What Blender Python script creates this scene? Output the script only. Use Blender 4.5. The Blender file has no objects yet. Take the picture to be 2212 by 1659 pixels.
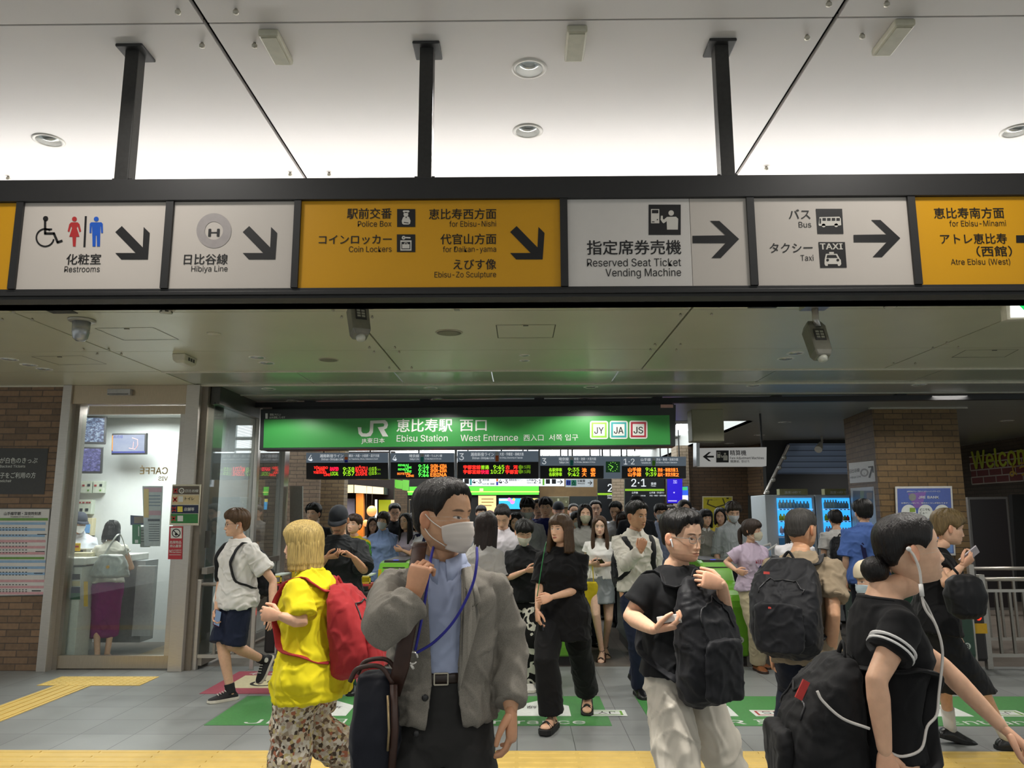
import bpy, bmesh, math, random
import numpy as np
from mathutils import Vector, Matrix, Quaternion
from mathutils import noise as mnoise

random.seed(7)
PI = math.pi
SC = bpy.context.scene
COL = SC.collection

# ---------------------------------------------------------------- camera
PW, PH, FPX, EYE = 2212, 1659, 1661.0, 1.62
def _camera_axes():
 roll = math.radians(0.22)
 y = Vector(((1126 - PW / 2) / FPX, -(1112 - PH / 2) / FPX, -1.0)).normalized()
 up = Vector((math.sin(-roll), math.cos(roll), 0))
 z = (up - y * up.dot(y)).normalized()
 return Matrix((y.cross(z), y, z))
CAMR = _camera_axes()
cam_data = bpy.data.cameras.new('camera')
cam = bpy.data.objects.new('camera', cam_data)
COL.objects.link(cam)
cam_data.sensor_fit = 'HORIZONTAL'
cam_data.sensor_width = 36.0
cam_data.lens = FPX / PW * 36.0
cam_data.clip_start = 0.05
cam_data.clip_end = 200
cam.matrix_world = Matrix.Translation((0, 0, EYE)) @ CAMR.to_4x4()
SC.camera = cam

def ray(px, py):
 return CAMR @ Vector(((px - PW / 2) / FPX, -(py - PH / 2) / FPX, -1.0))
def at(px, py, Y):
 r = ray(px, py); return Vector((0, 0, EYE)) + r * (Y / r.y)
def atz(px, py, z=0.0):
 r = ray(px, py); return Vector((0, 0, EYE)) + r * ((z - EYE) / r.z)
def atx(px, py, x):
 r = ray(px, py); return Vector((0, 0, EYE)) + r * (x / r.x)

# ---------------------------------------------------------------- look, world, lights
SC.view_settings.view_transform = 'Standard'
SC.view_settings.look = 'None'
SC.view_settings.gamma = 1.0
SC.view_settings.use_curve_mapping = False
SC.view_settings.exposure = 0.0
world = bpy.data.worlds.new('station_air'); SC.world = world
world.use_nodes = True
bg = world.node_tree.nodes['Background']
bg.inputs[0].default_value = (0.80, 0.86, 0.86, 1)
bg.inputs[1].default_value = 0.62

ZU, ZL = 3.50, 3.06          # front ceiling, inner ceiling
def lamp(loc, watts, size=0.16, color=(1, 0.96, 0.9), rot=(0, 0, 0), shape='DISK', sy=None, spread=2.6):
 l = bpy.data.lights.new('lamp_light', 'AREA'); l.shape = shape; l.size = size
 if sy: l.size_y = sy
 l.energy = watts; l.color = color; l.spread = spread
 o = bpy.data.objects.new('lamp_light', l); COL.objects.link(o)
 o.location = loc; o.rotation_euler = rot
 return o
# cove light above the sign that washes the front ceiling
lamp((-0.1, 4.36, 3.10), 62, 9.0, (1, 0.98, 0.96), (math.radians(-148), 0, 0), 'RECTANGLE', 0.10, 3.1)
# downlights of the concourse behind and around the camera
for ly in (-4.2, -1.1, 2.15):
 for lx in (-4.5, -1.5, 1.5, 4.5):
  lamp((lx, ly, 3.46), 30 if ly < 2 else 10, 0.30)
# ---------------------------------------------------------------- materials
def C(h):
 h = h.lstrip('#'); v = [int(h[i:i + 2], 16) / 255 for i in (0, 2, 4)]
 return tuple(x / 12.92 if x <= 0.04045 else ((x + 0.055) / 1.055) ** 2.4 for x in v) + (1.0,)
MATS = {}
def col4(c): return C(c) if isinstance(c, str) else (tuple(c) + (1.0,))[:4]
def _mat(name):
 m = bpy.data.materials.new(name); m.use_nodes = True
 nt = m.node_tree
 return m, nt, nt.nodes['Principled BSDF']
def _bump(nt, b, src, strength, dist=0.01):
 n = nt.nodes.new('ShaderNodeBump'); n.inputs['Strength'].default_value = strength; n.inputs['Distance'].default_value = dist
 nt.links.new(src, n.inputs['Height']); nt.links.new(n.outputs['Normal'], b.inputs['Normal'])
def _coord(nt, scale=(1, 1, 1), kind='Object'):
 t = nt.nodes.new('ShaderNodeTexCoord'); mp = nt.nodes.new('ShaderNodeMapping'); mp.inputs['Scale'].default_value = scale
 nt.links.new(t.outputs[kind], mp.inputs['Vector']); return mp.outputs['Vector']
def _noise(nt, vec, scale, detail=3, rough=0.5):
 n = nt.nodes.new('ShaderNodeTexNoise'); n.inputs['Scale'].default_value = scale; n.inputs['Detail'].default_value = detail
 n.inputs['Roughness'].default_value = rough; nt.links.new(vec, n.inputs['Vector']); return n.outputs['Fac']
def _ramp(nt, fac, stops):
 r = nt.nodes.new('ShaderNodeValToRGB'); e = r.color_ramp.elements
 while len(e) < len(stops): e.new(0.5)
 for k, (p, c) in enumerate(stops): e[k].position = p; e[k].color = c
 nt.links.new(fac, r.inputs['Fac']); return r.outputs['Color']
def _mix(nt, fac, a, b):
 n = nt.nodes.new('ShaderNodeMix'); n.data_type = 'RGBA'
 for sock, v in ((n.inputs[0], fac), (n.inputs[6], a), (n.inputs[7], b)):
  if hasattr(v, 'links'): nt.links.new(v, sock)
  else: sock.default_value = v
 return n.outputs[2]
def sc_col(c, k): return (min(c[0] * k, 1), min(c[1] * k, 1), min(c[2] * k, 1), 1)

def plain(color, rough=0.5, metal=0.0, var=0.06, nscale=30, bump=0.0, spec=0.5, key='', coat=0.0):
 """painted, plastic or metal surface with a little procedural unevenness"""
 k = ('plain', str(color), rough, metal, var, nscale, bump, spec, key, coat)
 if k in MATS: return MATS[k]
 m, nt, b = _mat('surface_' + (key or str(len(MATS)))); c = col4(color)
 v = _coord(nt); f = _noise(nt, v, nscale)
 nt.links.new(_ramp(nt, f, [(0.3, sc_col(c, 1 - var)), (0.7, sc_col(c, 1 + var))]), b.inputs['Base Color'])
 b.inputs['Roughness'].default_value = rough; b.inputs['Metallic'].default_value = metal
 b.inputs['Specular IOR Level'].default_value = spec; b.inputs['Coat Weight'].default_value = coat
 if bump: _bump(nt, b, f, bump)
 MATS[k] = m; return m
def glow(color, strength=1.0, base=None, rough=0.4, key=''):
 k = ('glow', str(color), strength, str(base), key)
 if k in MATS: return MATS[k]
 m, nt, b = _mat('lit_' + str(len(MATS))); c = col4(color)
 b.inputs['Base Color'].default_value = col4(base) if base else sc_col(c, 0.5)
 b.inputs['Emission Color'].default_value = c; b.inputs['Emission Strength'].default_value = strength
 b.inputs['Roughness'].default_value = rough
 MATS[k] = m; return m
def steel(color='#c2bcb4', rough=0.3, key='steel', stretch=(1, 1, 60)):
 k = ('steel', str(color), rough, key, stretch)
 if k in MATS: return MATS[k]
 m, nt, b = _mat('brushed_' + key); c = col4(color)
 v = _coord(nt, stretch); f = _noise(nt, v, 14, 4)
 nt.links.new(_ramp(nt, f, [(0.3, sc_col(c, 0.86)), (0.7, sc_col(c, 1.1))]), b.inputs['Base Color'])
 b.inputs['Metallic'].default_value = .62; b.inputs['Roughness'].default_value = rough
 _bump(nt, b, f, 0.04, 0.002); MATS[k] = m; return m
def glass(color=(0.93, 0.97, 0.96), rough=0.0, key='glass', tint=1.0):
 k = ('glass', color, rough, key)
 if k in MATS: return MATS[k]
 m = bpy.data.materials.new('pane_' + key); m.use_nodes = True; nt = m.node_tree
 for n in list(nt.nodes): nt.nodes.remove(n)
 out = nt.nodes.new('ShaderNodeOutputMaterial'); mix = nt.nodes.new('ShaderNodeMixShader')
 tr = nt.nodes.new('ShaderNodeBsdfTransparent'); gl = nt.nodes.new('ShaderNodeBsdfGlossy'); fr = nt.nodes.new('ShaderNodeFresnel')
 v = _coord(nt); f = _noise(nt, v, 1.7)
 nt.links.new(_ramp(nt, f, [(0.2, (color[0], color[1], color[2], 1)), (0.8, (color[0] * .97, color[1] * .97, color[2] * .98, 1))]), tr.inputs['Color'])
 gl.inputs['Roughness'].default_value = rough; ge = nt.nodes.new('ShaderNodeNewGeometry'); mr = nt.nodes.new('ShaderNodeMapRange'); mr.inputs['To Min'].default_value = 1.52; mr.inputs['To Max'].default_value = 1 / 1.52; nt.links.new(ge.outputs['Backfacing'], mr.inputs['Value']); nt.links.new(mr.outputs[0], fr.inputs['IOR'])
 sc = nt.nodes.new('ShaderNodeMath'); sc.operation = 'MULTIPLY'; sc.inputs[1].default_value = 1.3; sc.use_clamp = True
 nt.links.new(fr.outputs[0], sc.inputs[0]); nt.links.new(sc.outputs[0], mix.inputs[0])
 nt.links.new(tr.outputs[0], mix.inputs[1]); nt.links.new(gl.outputs[0], mix.inputs[2]); nt.links.new(mix.outputs[0], out.inputs[0])
 MATS[k] = m; return m
def brick(c1, c2, mortar, w=0.24, h=0.075, key='brick', axis='xz', mort=0.006, rough=0.6):
 k = ('brick', c1, c2, key, axis, w, h)
 if k in MATS: return MATS[k]
 m, nt, b = _mat('masonry_' + key)
 t = nt.nodes.new('ShaderNodeTexCoord'); sep = nt.nodes.new('ShaderNodeSeparateXYZ'); cb = nt.nodes.new('ShaderNodeCombineXYZ')
 nt.links.new(t.outputs['Object'], sep.inputs[0])
 nt.links.new(sep.outputs['X' if axis[0] == 'x' else 'Y'], cb.inputs[0]); nt.links.new(sep.outputs['Z'], cb.inputs[1])
 br = nt.nodes.new('ShaderNodeTexBrick'); nt.links.new(cb.outputs[0], br.inputs['Vector'])
 br.inputs['Color1'].default_value = C(c1); br.inputs['Color2'].default_value = C(c2); br.inputs['Mortar'].default_value = C(mortar)
 br.inputs['Scale'].default_value = 1; br.inputs['Mortar Size'].default_value = mort; br.inputs['Mortar Smooth'].default_value = 0.2
 br.inputs['Bias'].default_value = -0.25; br.inputs['Brick Width'].default_value = w; br.inputs['Row Height'].default_value = h
 f = _noise(nt, _coord(nt), 26, 4)
 g = _ramp(nt, f, [(0.25, (0.82, 0.82, 0.82, 1)), (0.75, (1.1, 1.1, 1.1, 1))])
 mm = nt.nodes.new('ShaderNodeMix'); mm.data_type = 'RGBA'; mm.blend_type = 'MULTIPLY'; mm.inputs[0].default_value = 1
 nt.links.new(br.outputs['Color'], mm.inputs[6]); nt.links.new(g, mm.inputs[7]); nt.links.new(mm.outputs[2], b.inputs['Base Color'])
 b.inputs['Roughness'].default_value = rough
 inv = nt.nodes.new('ShaderNodeMath'); inv.operation = 'SUBTRACT'; inv.inputs[0].default_value = 1
 nt.links.new(br.outputs['Fac'], inv.inputs[1]); _bump(nt, b, inv.outputs[0], 0.6, 0.006)
 MATS[k] = m; return m
def fabric(color, rough=0.85, var=0.12, wrinkle=0.35, weave=900, heather=0.0, key='', sheen=0.05, stripe=None, wscale=9):
 """woven cloth: soft folds as bump, weave, optional two-tone heather or thin stripes"""
 k = ('fabric', str(color), rough, var, wrinkle, weave, heather, key, str(stripe), wscale)
 if k in MATS: return MATS[k]
 m, nt, b = _mat('cloth_' + str(len(MATS))); c = col4(color)
 v = _coord(nt); big = _noise(nt, v, 6, 3)
 base = _ramp(nt, big, [(0.3, sc_col(c, 1 - var)), (0.7, sc_col(c, 1 + var * 0.6))])
 if heather:
  hn = _noise(nt, _coord(nt, (1, 1, 0.5)), 520, 1)
  g = _ramp(nt, hn, [(0.35, sc_col(c, 1 - heather)), (0.65, sc_col(c, 1 + heather))]); base = _mix(nt, 0.6, base, g)
 if stripe:
  w = nt.nodes.new('ShaderNodeTexWave'); w.inputs['Scale'].default_value = stripe[1]; nt.links.new(v, w.inputs['Vector'])
  s = _ramp(nt, w.outputs['Fac'], [(0.86, (0, 0, 0, 1)), (0.95, (1, 1, 1, 1))]); base = _mix(nt, s, base, C(stripe[0]))
 nt.links.new(base, b.inputs['Base Color'])
 b.inputs['Roughness'].default_value = rough; b.inputs['Specular IOR Level'].default_value = 0.25
 b.inputs['Sheen Weight'].default_value = sheen
 fold = _noise(nt, _coord(nt, (1, 1, 0.55)), wscale, 2, 0.45); cr = nt.nodes.new('ShaderNodeTexNoise'); cr.noise_type = 'RIDGED_MULTIFRACTAL'; cr.inputs['Scale'].default_value = 11; cr.inputs['Detail'].default_value = 1.5; cr.inputs['Distortion'].default_value = .6; nt.links.new(_coord(nt, (1, 1, 0.5)), cr.inputs['Vector'])
 ad = nt.nodes.new('ShaderNodeMath'); ad.operation = 'MULTIPLY_ADD'; ad.inputs[1].default_value = .22; nt.links.new(cr.outputs[0], ad.inputs[0]); nt.links.new(fold, ad.inputs[2])
 _bump(nt, b, ad.outputs[0], wrinkle * 1.3, 0.035); MATS[k] = m; return m
def printed(colors, scale=30, key='', rough=0.85, stretch=(1, 1, 1), kind='voronoi', thr=0.5):
 """cloth with an all-over print"""
 k = ('print', str(colors), scale, key)
 if k in MATS: return MATS[k]
 m, nt, b = _mat('print_' + str(len(MATS))); v = _coord(nt, stretch)
 n = len(colors)
 if kind == 'voronoi':
  t = nt.nodes.new('ShaderNodeTexVoronoi'); t.inputs['Scale'].default_value = scale; nt.links.new(v, t.inputs['Vector'])
  sp = nt.nodes.new('ShaderNodeSeparateColor'); nt.links.new(t.outputs['Color'], sp.inputs[0]); f = sp.outputs[0]
 else:
  f = _noise(nt, v, scale, 1.5, 0.4)
 r = nt.nodes.new('ShaderNodeValToRGB'); r.color_ramp.interpolation = 'CONSTANT'; e = r.color_ramp.elements
 while len(e) < n: e.new(0.5)
 for i, cc in enumerate(colors):
  e[i].position = (i / n if kind == 'voronoi' else (0 if i == 0 else thr + 0.11 * (i - 1))); e[i].color = C(cc)
 nt.links.new(f, r.inputs['Fac']); nt.links.new(r.outputs['Color'], b.inputs['Base Color'])
 b.inputs['Roughness'].default_value = rough; b.inputs['Specular IOR Level'].default_value = 0.2
 _bump(nt, b, _noise(nt, _coord(nt, (1, 1, 0.5)), 9, 2), 0.35, 0.03)
 MATS[k] = m; return m
def hair_mat(color, rough=0.55):
 k = ('hair', color, rough)
 if k in MATS: return MATS[k]
 m, nt, b = _mat('hair_' + str(len(MATS))); c = col4(color)
 v = _coord(nt, (1, 1, 0.07)); f = _noise(nt, v, 190, 3)
 nt.links.new(_ramp(nt, f, [(0.3, sc_col(c, 0.6)), (0.7, sc_col(c, 1.35))]), b.inputs['Base Color'])
 b.inputs['Roughness'].default_value = rough; b.inputs['Specular IOR Level'].default_value = 0.35
 _bump(nt, b, f, 0.8, 0.006); MATS[k] = m; return m
def skin_mat():
 k = ('skin',)
 if k in MATS: return MATS[k]
 m, nt, b = _mat('skin'); a = nt.nodes.new('ShaderNodeVertexColor'); a.layer_name = 'tone'
 f = _noise(nt, _coord(nt), 45, 4)
 g = _ramp(nt, f, [(0.3, (0.93, 0.9, 0.88, 1)), (0.7, (1.04, 1.02, 1.0, 1))])
 mm = nt.nodes.new('ShaderNodeMix'); mm.data_type = 'RGBA'; mm.blend_type = 'MULTIPLY'; mm.inputs[0].default_value = 1
 nt.links.new(a.outputs['Color'], mm.inputs[6]); nt.links.new(g, mm.inputs[7]); nt.links.new(mm.outputs[2], b.inputs['Base Color'])
 b.inputs['Roughness'].default_value = 0.48; b.inputs['Specular IOR Level'].default_value = 0.4
 b.inputs['Subsurface Weight'].default_value = 0.12; b.inputs['Subsurface Radius'].default_value = (0.02, 0.008, 0.004)
 b.inputs['Subsurface Scale'].default_value = 0.5
 MATS[k] = m; return m

# ---------------------------------------------------------------- scratch scene for text and remeshing (removed at the end)
TMP = bpy.data.scenes.new('scratch')
def _evaluated(o):
 TMP.collection.objects.link(o)
 vl = TMP.view_layers[0]; vl.update()
 me = bpy.data.meshes.new_from_object(o.evaluated_get(vl.depsgraph))
 d = o.data; bpy.data.objects.remove(o)
 (bpy.data.curves if isinstance(d, bpy.types.Curve) else bpy.data.meshes).remove(d)
 return me
TXT = {}
def _sans():
 try: return bpy.data.fonts.load(bpy.utils.system_resource('DATAFILES', path='fonts') + '/Inter.woff2')
 except Exception: return None
SANS = _sans()
def text_geo(s, bold=0.0):
 k = s
 if k not in TXT:
  c = bpy.data.curves.new('lettering', 'FONT'); c.body = s; c.size = 1; c.resolution_u = 3
  if SANS and all(ord(ch) < 0x250 for ch in s): c.font = SANS
  me = _evaluated(bpy.data.objects.new('lettering', c))
  v = np.empty(len(me.vertices) * 3); me.vertices.foreach_get('co', v); v = v.reshape(-1, 3)
  f = [tuple(p.vertices) for p in me.polygons]; bpy.data.meshes.remove(me)
  if SANS and s != 'H' and all(ord(ch) < 0x250 for ch in s): v = v * (.715 / text_geo('H')[0][:, 1].max())
  TXT[k] = (v, f)
 return TXT[k]

# ---------------------------------------------------------------- mesh builder
class MB:
 def __init__(s): s.v = []; s.f = []; s.m = []
 def add(s, vs, fs, mi=0):
  b = len(s.v); s.v.extend([tuple(p) for p in vs]); s.f.extend([tuple(b + i for i in f) for f in fs]); s.m.extend([mi] * len(fs)); return s
 def box(s, x0, x1, y0, y1, z0, z1, mi=0):
  if x0 > x1: x0, x1 = x1, x0
  if y0 > y1: y0, y1 = y1, y0
  if z0 > z1: z0, z1 = z1, z0
  vs = [(x, y, z) for x in (x0, x1) for y in (y0, y1) for z in (z0, z1)]
  return s.add(vs, [(0, 1, 3, 2), (4, 6, 7, 5), (0, 4, 5, 1), (2, 3, 7, 6), (0, 2, 6, 4), (1, 5, 7, 3)], mi)
 def quad(s, a, b, c, d, mi=0): return s.add([a, b, c, d], [(0, 1, 2, 3)], mi)
 def loft(s, rings, mi=0, cap=True, closed=True):
  n = len(rings[0]); vs = [p for r in rings for p in r]; fs = []
  for i in range(len(rings) - 1):
   for j in range(n if closed else n - 1):
    k = (j + 1) % n; fs.append((i * n + j, i * n + k, (i + 1) * n + k, (i + 1) * n + j))
  if cap: fs.append(tuple(range(n - 1, -1, -1))); fs.append(tuple((len(rings) - 1) * n + j for j in range(n)))
  return s.add(vs, fs, mi)
 def tube(s, path, r, n=10, mi=0, round_end=False, flat=1.0, side=None):
  """swept tube; r a number or a list; flat squeezes it into a strap"""
  path = [Vector(p) for p in path]; m = len(path)
  rs = [r] * m if not hasattr(r, '__len__') else list(r)
  if round_end:
   d0 = (path[0] - path[1]).normalized(); d1 = (path[-1] - path[-2]).normalized()
   pre, post, rp, rq = [], [], [], []
   for a in (80, 55, 28):
    k = math.radians(a); pre.append(path[0] + d0 * rs[0] * math.sin(k)); rp.append(rs[0] * math.cos(k))
   for a in (28, 55, 80):
    k = math.radians(a); post.append(path[-1] + d1 * rs[-1] * math.sin(k)); rq.append(rs[-1] * math.cos(k))
   path = pre + path + post; rs = rp + rs + rq; m = len(path)
  t = (path[1] - path[0]).normalized()
  u = Vector(side) if side is not None else (Vector((0, 0, 1)) if abs(t.z) < 0.9 else Vector((1, 0, 0)))
  u = (u - t * u.dot(t)).normalized(); rings = []
  for i in range(m):
   if i == 0: t2 = path[1] - path[0]
   elif i == m - 1: t2 = path[-1] - path[-2]
   else: t2 = path[i + 1] - path[i - 1]
   t2.normalize(); u = (u - t2 * u.dot(t2)).normalized(); w = t2.cross(u)
   rings.append([path[i] + (u * math.cos(2 * PI * j / n) + w * (math.sin(2 * PI * j / n) * flat)) * rs[i] for j in range(n)])
  return s.loft(rings, mi)
 def cyl(s, p0, p1, r0, r1=None, n=20, mi=0): return s.tube([p0, p1], [r0, r0 if r1 is None else r1], n, mi)
 def lathe(s, prof, c=(0, 0, 0), n=28, mi=0):
  """profile of (radius, z) turned about a vertical axis through c"""
  return s.loft([[(c[0] + r * math.cos(2 * PI * j / n), c[1] + r * math.sin(2 * PI * j / n), c[2] + z) for j in range(n)] for r, z in prof], mi)
 def prism(s, poly, y0, y1, mi=0):
  """outline in (x, z) pushed from y0 to y1"""
  a = sum(poly[i][0] * poly[(i + 1) % len(poly)][1] - poly[(i + 1) % len(poly)][0] * poly[i][1] for i in range(len(poly)))
  if a < 0: poly = poly[::-1]
  n = len(poly); vs = [(x, y0, z) for x, z in poly] + [(x, y1, z) for x, z in poly]
  fs = [tuple(range(n)), tuple(range(2 * n - 1, n - 1, -1))] + [(i, n + i, n + (i + 1) % n, (i + 1) % n) for i in range(n)]
  return s.add(vs, fs, mi)
 def ball(s, c, r, n=16, mi=0):
  rx, ry, rz = (r, r, r) if not hasattr(r, '__len__') else r
  k = max(6, n // 2); rings = []
  for i in range(k + 1):
   a = -PI / 2 + PI * min(max(i / k, 0.004), 0.996)
   rings.append([(c[0] + rx * math.cos(a) * math.cos(2 * PI * j / n), c[1] + ry * math.cos(a) * math.sin(2 * PI * j / n), c[2] + rz * math.sin(a)) for j in range(n)])
  return s.loft(rings, mi)
 def text(s, t, x, z, h, y=-0.002, align='l', bold=0.0, xs=1.0, mi=0, width=None, mirror=False):
  v, f = text_geo(t, bold)
  if not len(v): return s
  w0, w1 = v[:, 0].min(), v[:, 0].max()
  if width: xs = width / ((w1 - w0) * h)
  off = {'l': -w0, 'c': -(w0 + w1) / 2, 'r': -w1}[align]
  mx = -1 if mirror else 1
  shifts = [(0, 0)] if bold < .005 else [(-bold, 0), (bold, 0), (0, bold * .6), (0, -bold * .6)]
  for i_, (dx, dz) in enumerate(shifts): s.add([(x + mx * (p[0] + off + dx) * h * xs, y - .00012 * i_, z + (p[1] + dz) * h) for p in v], f, mi)
  return s
 def xf(s, M):
  s.v = [tuple(M @ Vector(p)) for p in s.v]; return s
 def mesh(s, name):
  me = bpy.data.meshes.new(name); me.from_pydata(s.v, [], s.f); return me
 def build(s, name, mats, parent=None, smooth=False, loc=None, rotz=0.0, bevel=0.0, solid=True):
  me = s.mesh(name)
  mats = mats if isinstance(mats, (list, tuple)) else [mats]
  for m in mats: me.materials.append(m)
  if len(mats) > 1: me.polygons.foreach_set('material_index', s.m)
  if solid:
   b = bmesh.new(); b.from_mesh(me); bmesh.ops.recalc_face_normals(b, faces=b.faces); b.to_mesh(me); b.free()
  if smooth: me.polygons.foreach_set('use_smooth', [True] * len(me.polygons))
  o = bpy.data.objects.new(name, me); COL.objects.link(o)
  if parent: o.parent = parent
  if loc is not None: o.location = loc
  if rotz: o.rotation_euler = (0, 0, rotz)
  if bevel:
   w = o.modifiers.new('edge', 'BEVEL'); w.width = bevel; w.segments = 2; w.limit_method = 'ANGLE'; w.angle_limit = math.radians(40)
  return o
def tag(o, label=None, cat=None, group=None, kind=None):
 if label: o['label'] = label
 if cat: o['category'] = cat
 if group: o['group'] = group
 if kind: o['kind'] = kind
 return o
def thing(name, label, cat, loc=(0, 0, 0), rotz=0.0, group=None):
 o = bpy.data.objects.new(name, None); COL.objects.link(o); o.empty_display_size = 0.1
 o.location = loc; o.rotation_euler = (0, 0, rotz)
 return tag(o, label, cat, group)
def struct(o): o['kind'] = 'structure'; return o
def copy_tree(o, parent=None):
 kids = [c for c in o.children]
 c = o.copy(); COL.objects.link(c); c.parent = parent
 for k in kids: copy_tree(k, c)
 return c
class Panel:
 """a flat face in the place; uv() reads where a ray through the photograph meets it, in the face's own metres"""
 def __init__(s, px, py, Y, rotz=0.0):
  s.o = at(px, py, Y); s.rz = rotz; s.R = Matrix.Rotation(rotz, 3, 'Z'); s.n = s.R @ Vector((0, -1, 0))
 def uv(s, px, py):
  r = ray(px, py); e = Vector((0, 0, EYE)); k = (s.o - e).dot(s.n) / r.dot(s.n)
  q = s.R.transposed() @ (e + r * k - s.o); return q.x, q.z
 def m(s, px): return px * s.o.y / FPX
# ---------------------------------------------------------------- drawing on flat faces with positions read off the photograph
class Draw:
 def __init__(s, panel, y=-0.003): s.p = panel; s.y = y; s.b = MB()
 def pt(s, q):
  u, v = s.p.uv(*q); return (u, s.y, v)
 def poly(s, pts, mi=0):
  vs = [s.pt(q) for q in pts]
  a = sum(vs[i][0] * vs[(i + 1) % len(vs)][2] - vs[(i + 1) % len(vs)][0] * vs[i][2] for i in range(len(vs)))
  if a < 0: vs = vs[::-1]
  s.b.add(vs, [tuple(range(len(vs)))], mi); return s
 def rect(s, x0, y0, x1, y1, mi=0): return s.poly([(x0, y0), (x1, y0), (x1, y1), (x0, y1)], mi)
 def disc(s, cx, cy, r, mi=0, n=28, ry=None): return s.poly([(cx + r * math.cos(2 * PI * i / n), cy + (ry or r) * math.sin(2 * PI * i / n)) for i in range(n)], mi)
 def arc(s, cx, cy, r0, r1, a0=0, a1=360, mi=0, n=30):
  for i in range(n):
   a = math.radians(a0 + (a1 - a0) * i / n); b = math.radians(a0 + (a1 - a0) * (i + 1) / n)
   s.poly([(cx + r0 * math.cos(a), cy + r0 * math.sin(a)), (cx + r1 * math.cos(a), cy + r1 * math.sin(a)), (cx + r1 * math.cos(b), cy + r1 * math.sin(b)), (cx + r0 * math.cos(b), cy + r0 * math.sin(b))], mi)
  return s
 def line(s, pts, w, mi=0):
  for (x0, y0), (x1, y1) in zip(pts, pts[1:]):
   L = math.hypot(x1 - x0, y1 - y0) or 1; nx, ny = -(y1 - y0) / L * w / 2, (x1 - x0) / L * w / 2
   ex, ey = (x1 - x0) / L * w * .3, (y1 - y0) / L * w * .3
   s.poly([(x0 + nx - ex, y0 + ny - ey), (x1 + nx + ex, y1 + ny + ey), (x1 - nx + ex, y1 - ny + ey), (x0 - nx - ex, y0 - ny - ey)], mi)
  return s
 def text(s, t, px, py, em, align='l', bold=0.0, mi=0, wpx=None, mirror=False):
  u, v = s.p.uv(px, py); k = s.p.uv(px, py - 10)[1] - v
  s.b.text(t, u, v, em * k / 10, s.y, align, bold, 1.0, mi, None if wpx is None else abs(s.p.uv(px + wpx, py)[0] - u), mirror); return s
 def build(s, name, mats, parent): return s.b.build(name, mats, parent, solid=False)
def slab(p, pts, y0, y1, name, mat, parent, bevel=0.0):
 """a board whose outline is read off the photograph"""
 return MB().prism([p.uv(*q) for q in pts], y0, y1).build(name, mat, parent, bevel=bevel)

M_BLACK = plain('#1c1c1d', 0.45, key='black_paint')
M_FRAME = plain('#282727', 0.5, var=0.04, key='sign_frame')
M_WHITE = plain('#d9d6d0', 0.45, var=0.02, key='white_paint')
M_INK = plain('#161415', 0.5, var=0, key='ink')
M_STEEL = steel()
M_STEELD = steel('#9a948b', 0.32, 'dark_steel')

# ---------------------------------------------------------------- floor
def tile_floor(name, x0, x1, y0, y1, c1, c2, joint, rough, ox, oy, w=0.411, h=0.4135):
 m, nt, b = _mat('paving_' + name)
 v = _coord(nt); br = nt.nodes.new('ShaderNodeTexBrick'); br.offset = 0; br.squash = 1
 mp = v.node; mp.inputs['Location'].default_value = (-ox, -oy, 0)
 nt.links.new(v, br.inputs['Vector']); br.inputs['Scale'].default_value = 1
 br.inputs['Brick Width'].default_value = w; br.inputs['Row Height'].default_value = h; br.inputs['Mortar Size'].default_value = 0.0028
 br.inputs['Mortar Smooth'].default_value = 0.1
 br.inputs['Color1'].default_value = C(c1); br.inputs['Color2'].default_value = C(c2); br.inputs['Mortar'].default_value = C(joint)
 f = _noise(nt, _coord(nt), 3.0, 5, 0.6); f2 = _noise(nt, _coord(nt), 160, 2)
 g = _ramp(nt, f, [(0.3, (0.88, 0.88, 0.87, 1)), (0.7, (1.05, 1.05, 1.05, 1))])
 mm = nt.nodes.new('ShaderNodeMix'); mm.data_type = 'RGBA'; mm.blend_type = 'MULTIPLY'; mm.inputs[0].default_value = 1
 nt.links.new(br.outputs['Color'], mm.inputs[6]); nt.links.new(g, mm.inputs[7]); nt.links.new(mm.outputs[2], b.inputs['Base Color'])
 rr = nt.nodes.new('ShaderNodeMapRange'); rr.inputs['To Min'].default_value = rough - 0.1; rr.inputs['To Max'].default_value = rough + 0.1
 nt.links.new(f, rr.inputs['Value']); nt.links.new(rr.outputs[0], b.inputs['Roughness'])
 _bump(nt, b, f2, 0.12, 0.003)
 return struct(MB().box(x0, x1, y0, y1, -0.12, 0.0).build(name, m))
FY = 8.72
tile_floor('floor', -9, 9, -6, FY, '#8b8e8d', '#7f8281', '#4d4f4f', 0.42, -0.036, 5.69)
tile_floor('floor_inner', -9, 12, FY, 32, '#6e665e', '#655d55', '#3c3833', 0.4, -0.036, 5.69)

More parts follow.
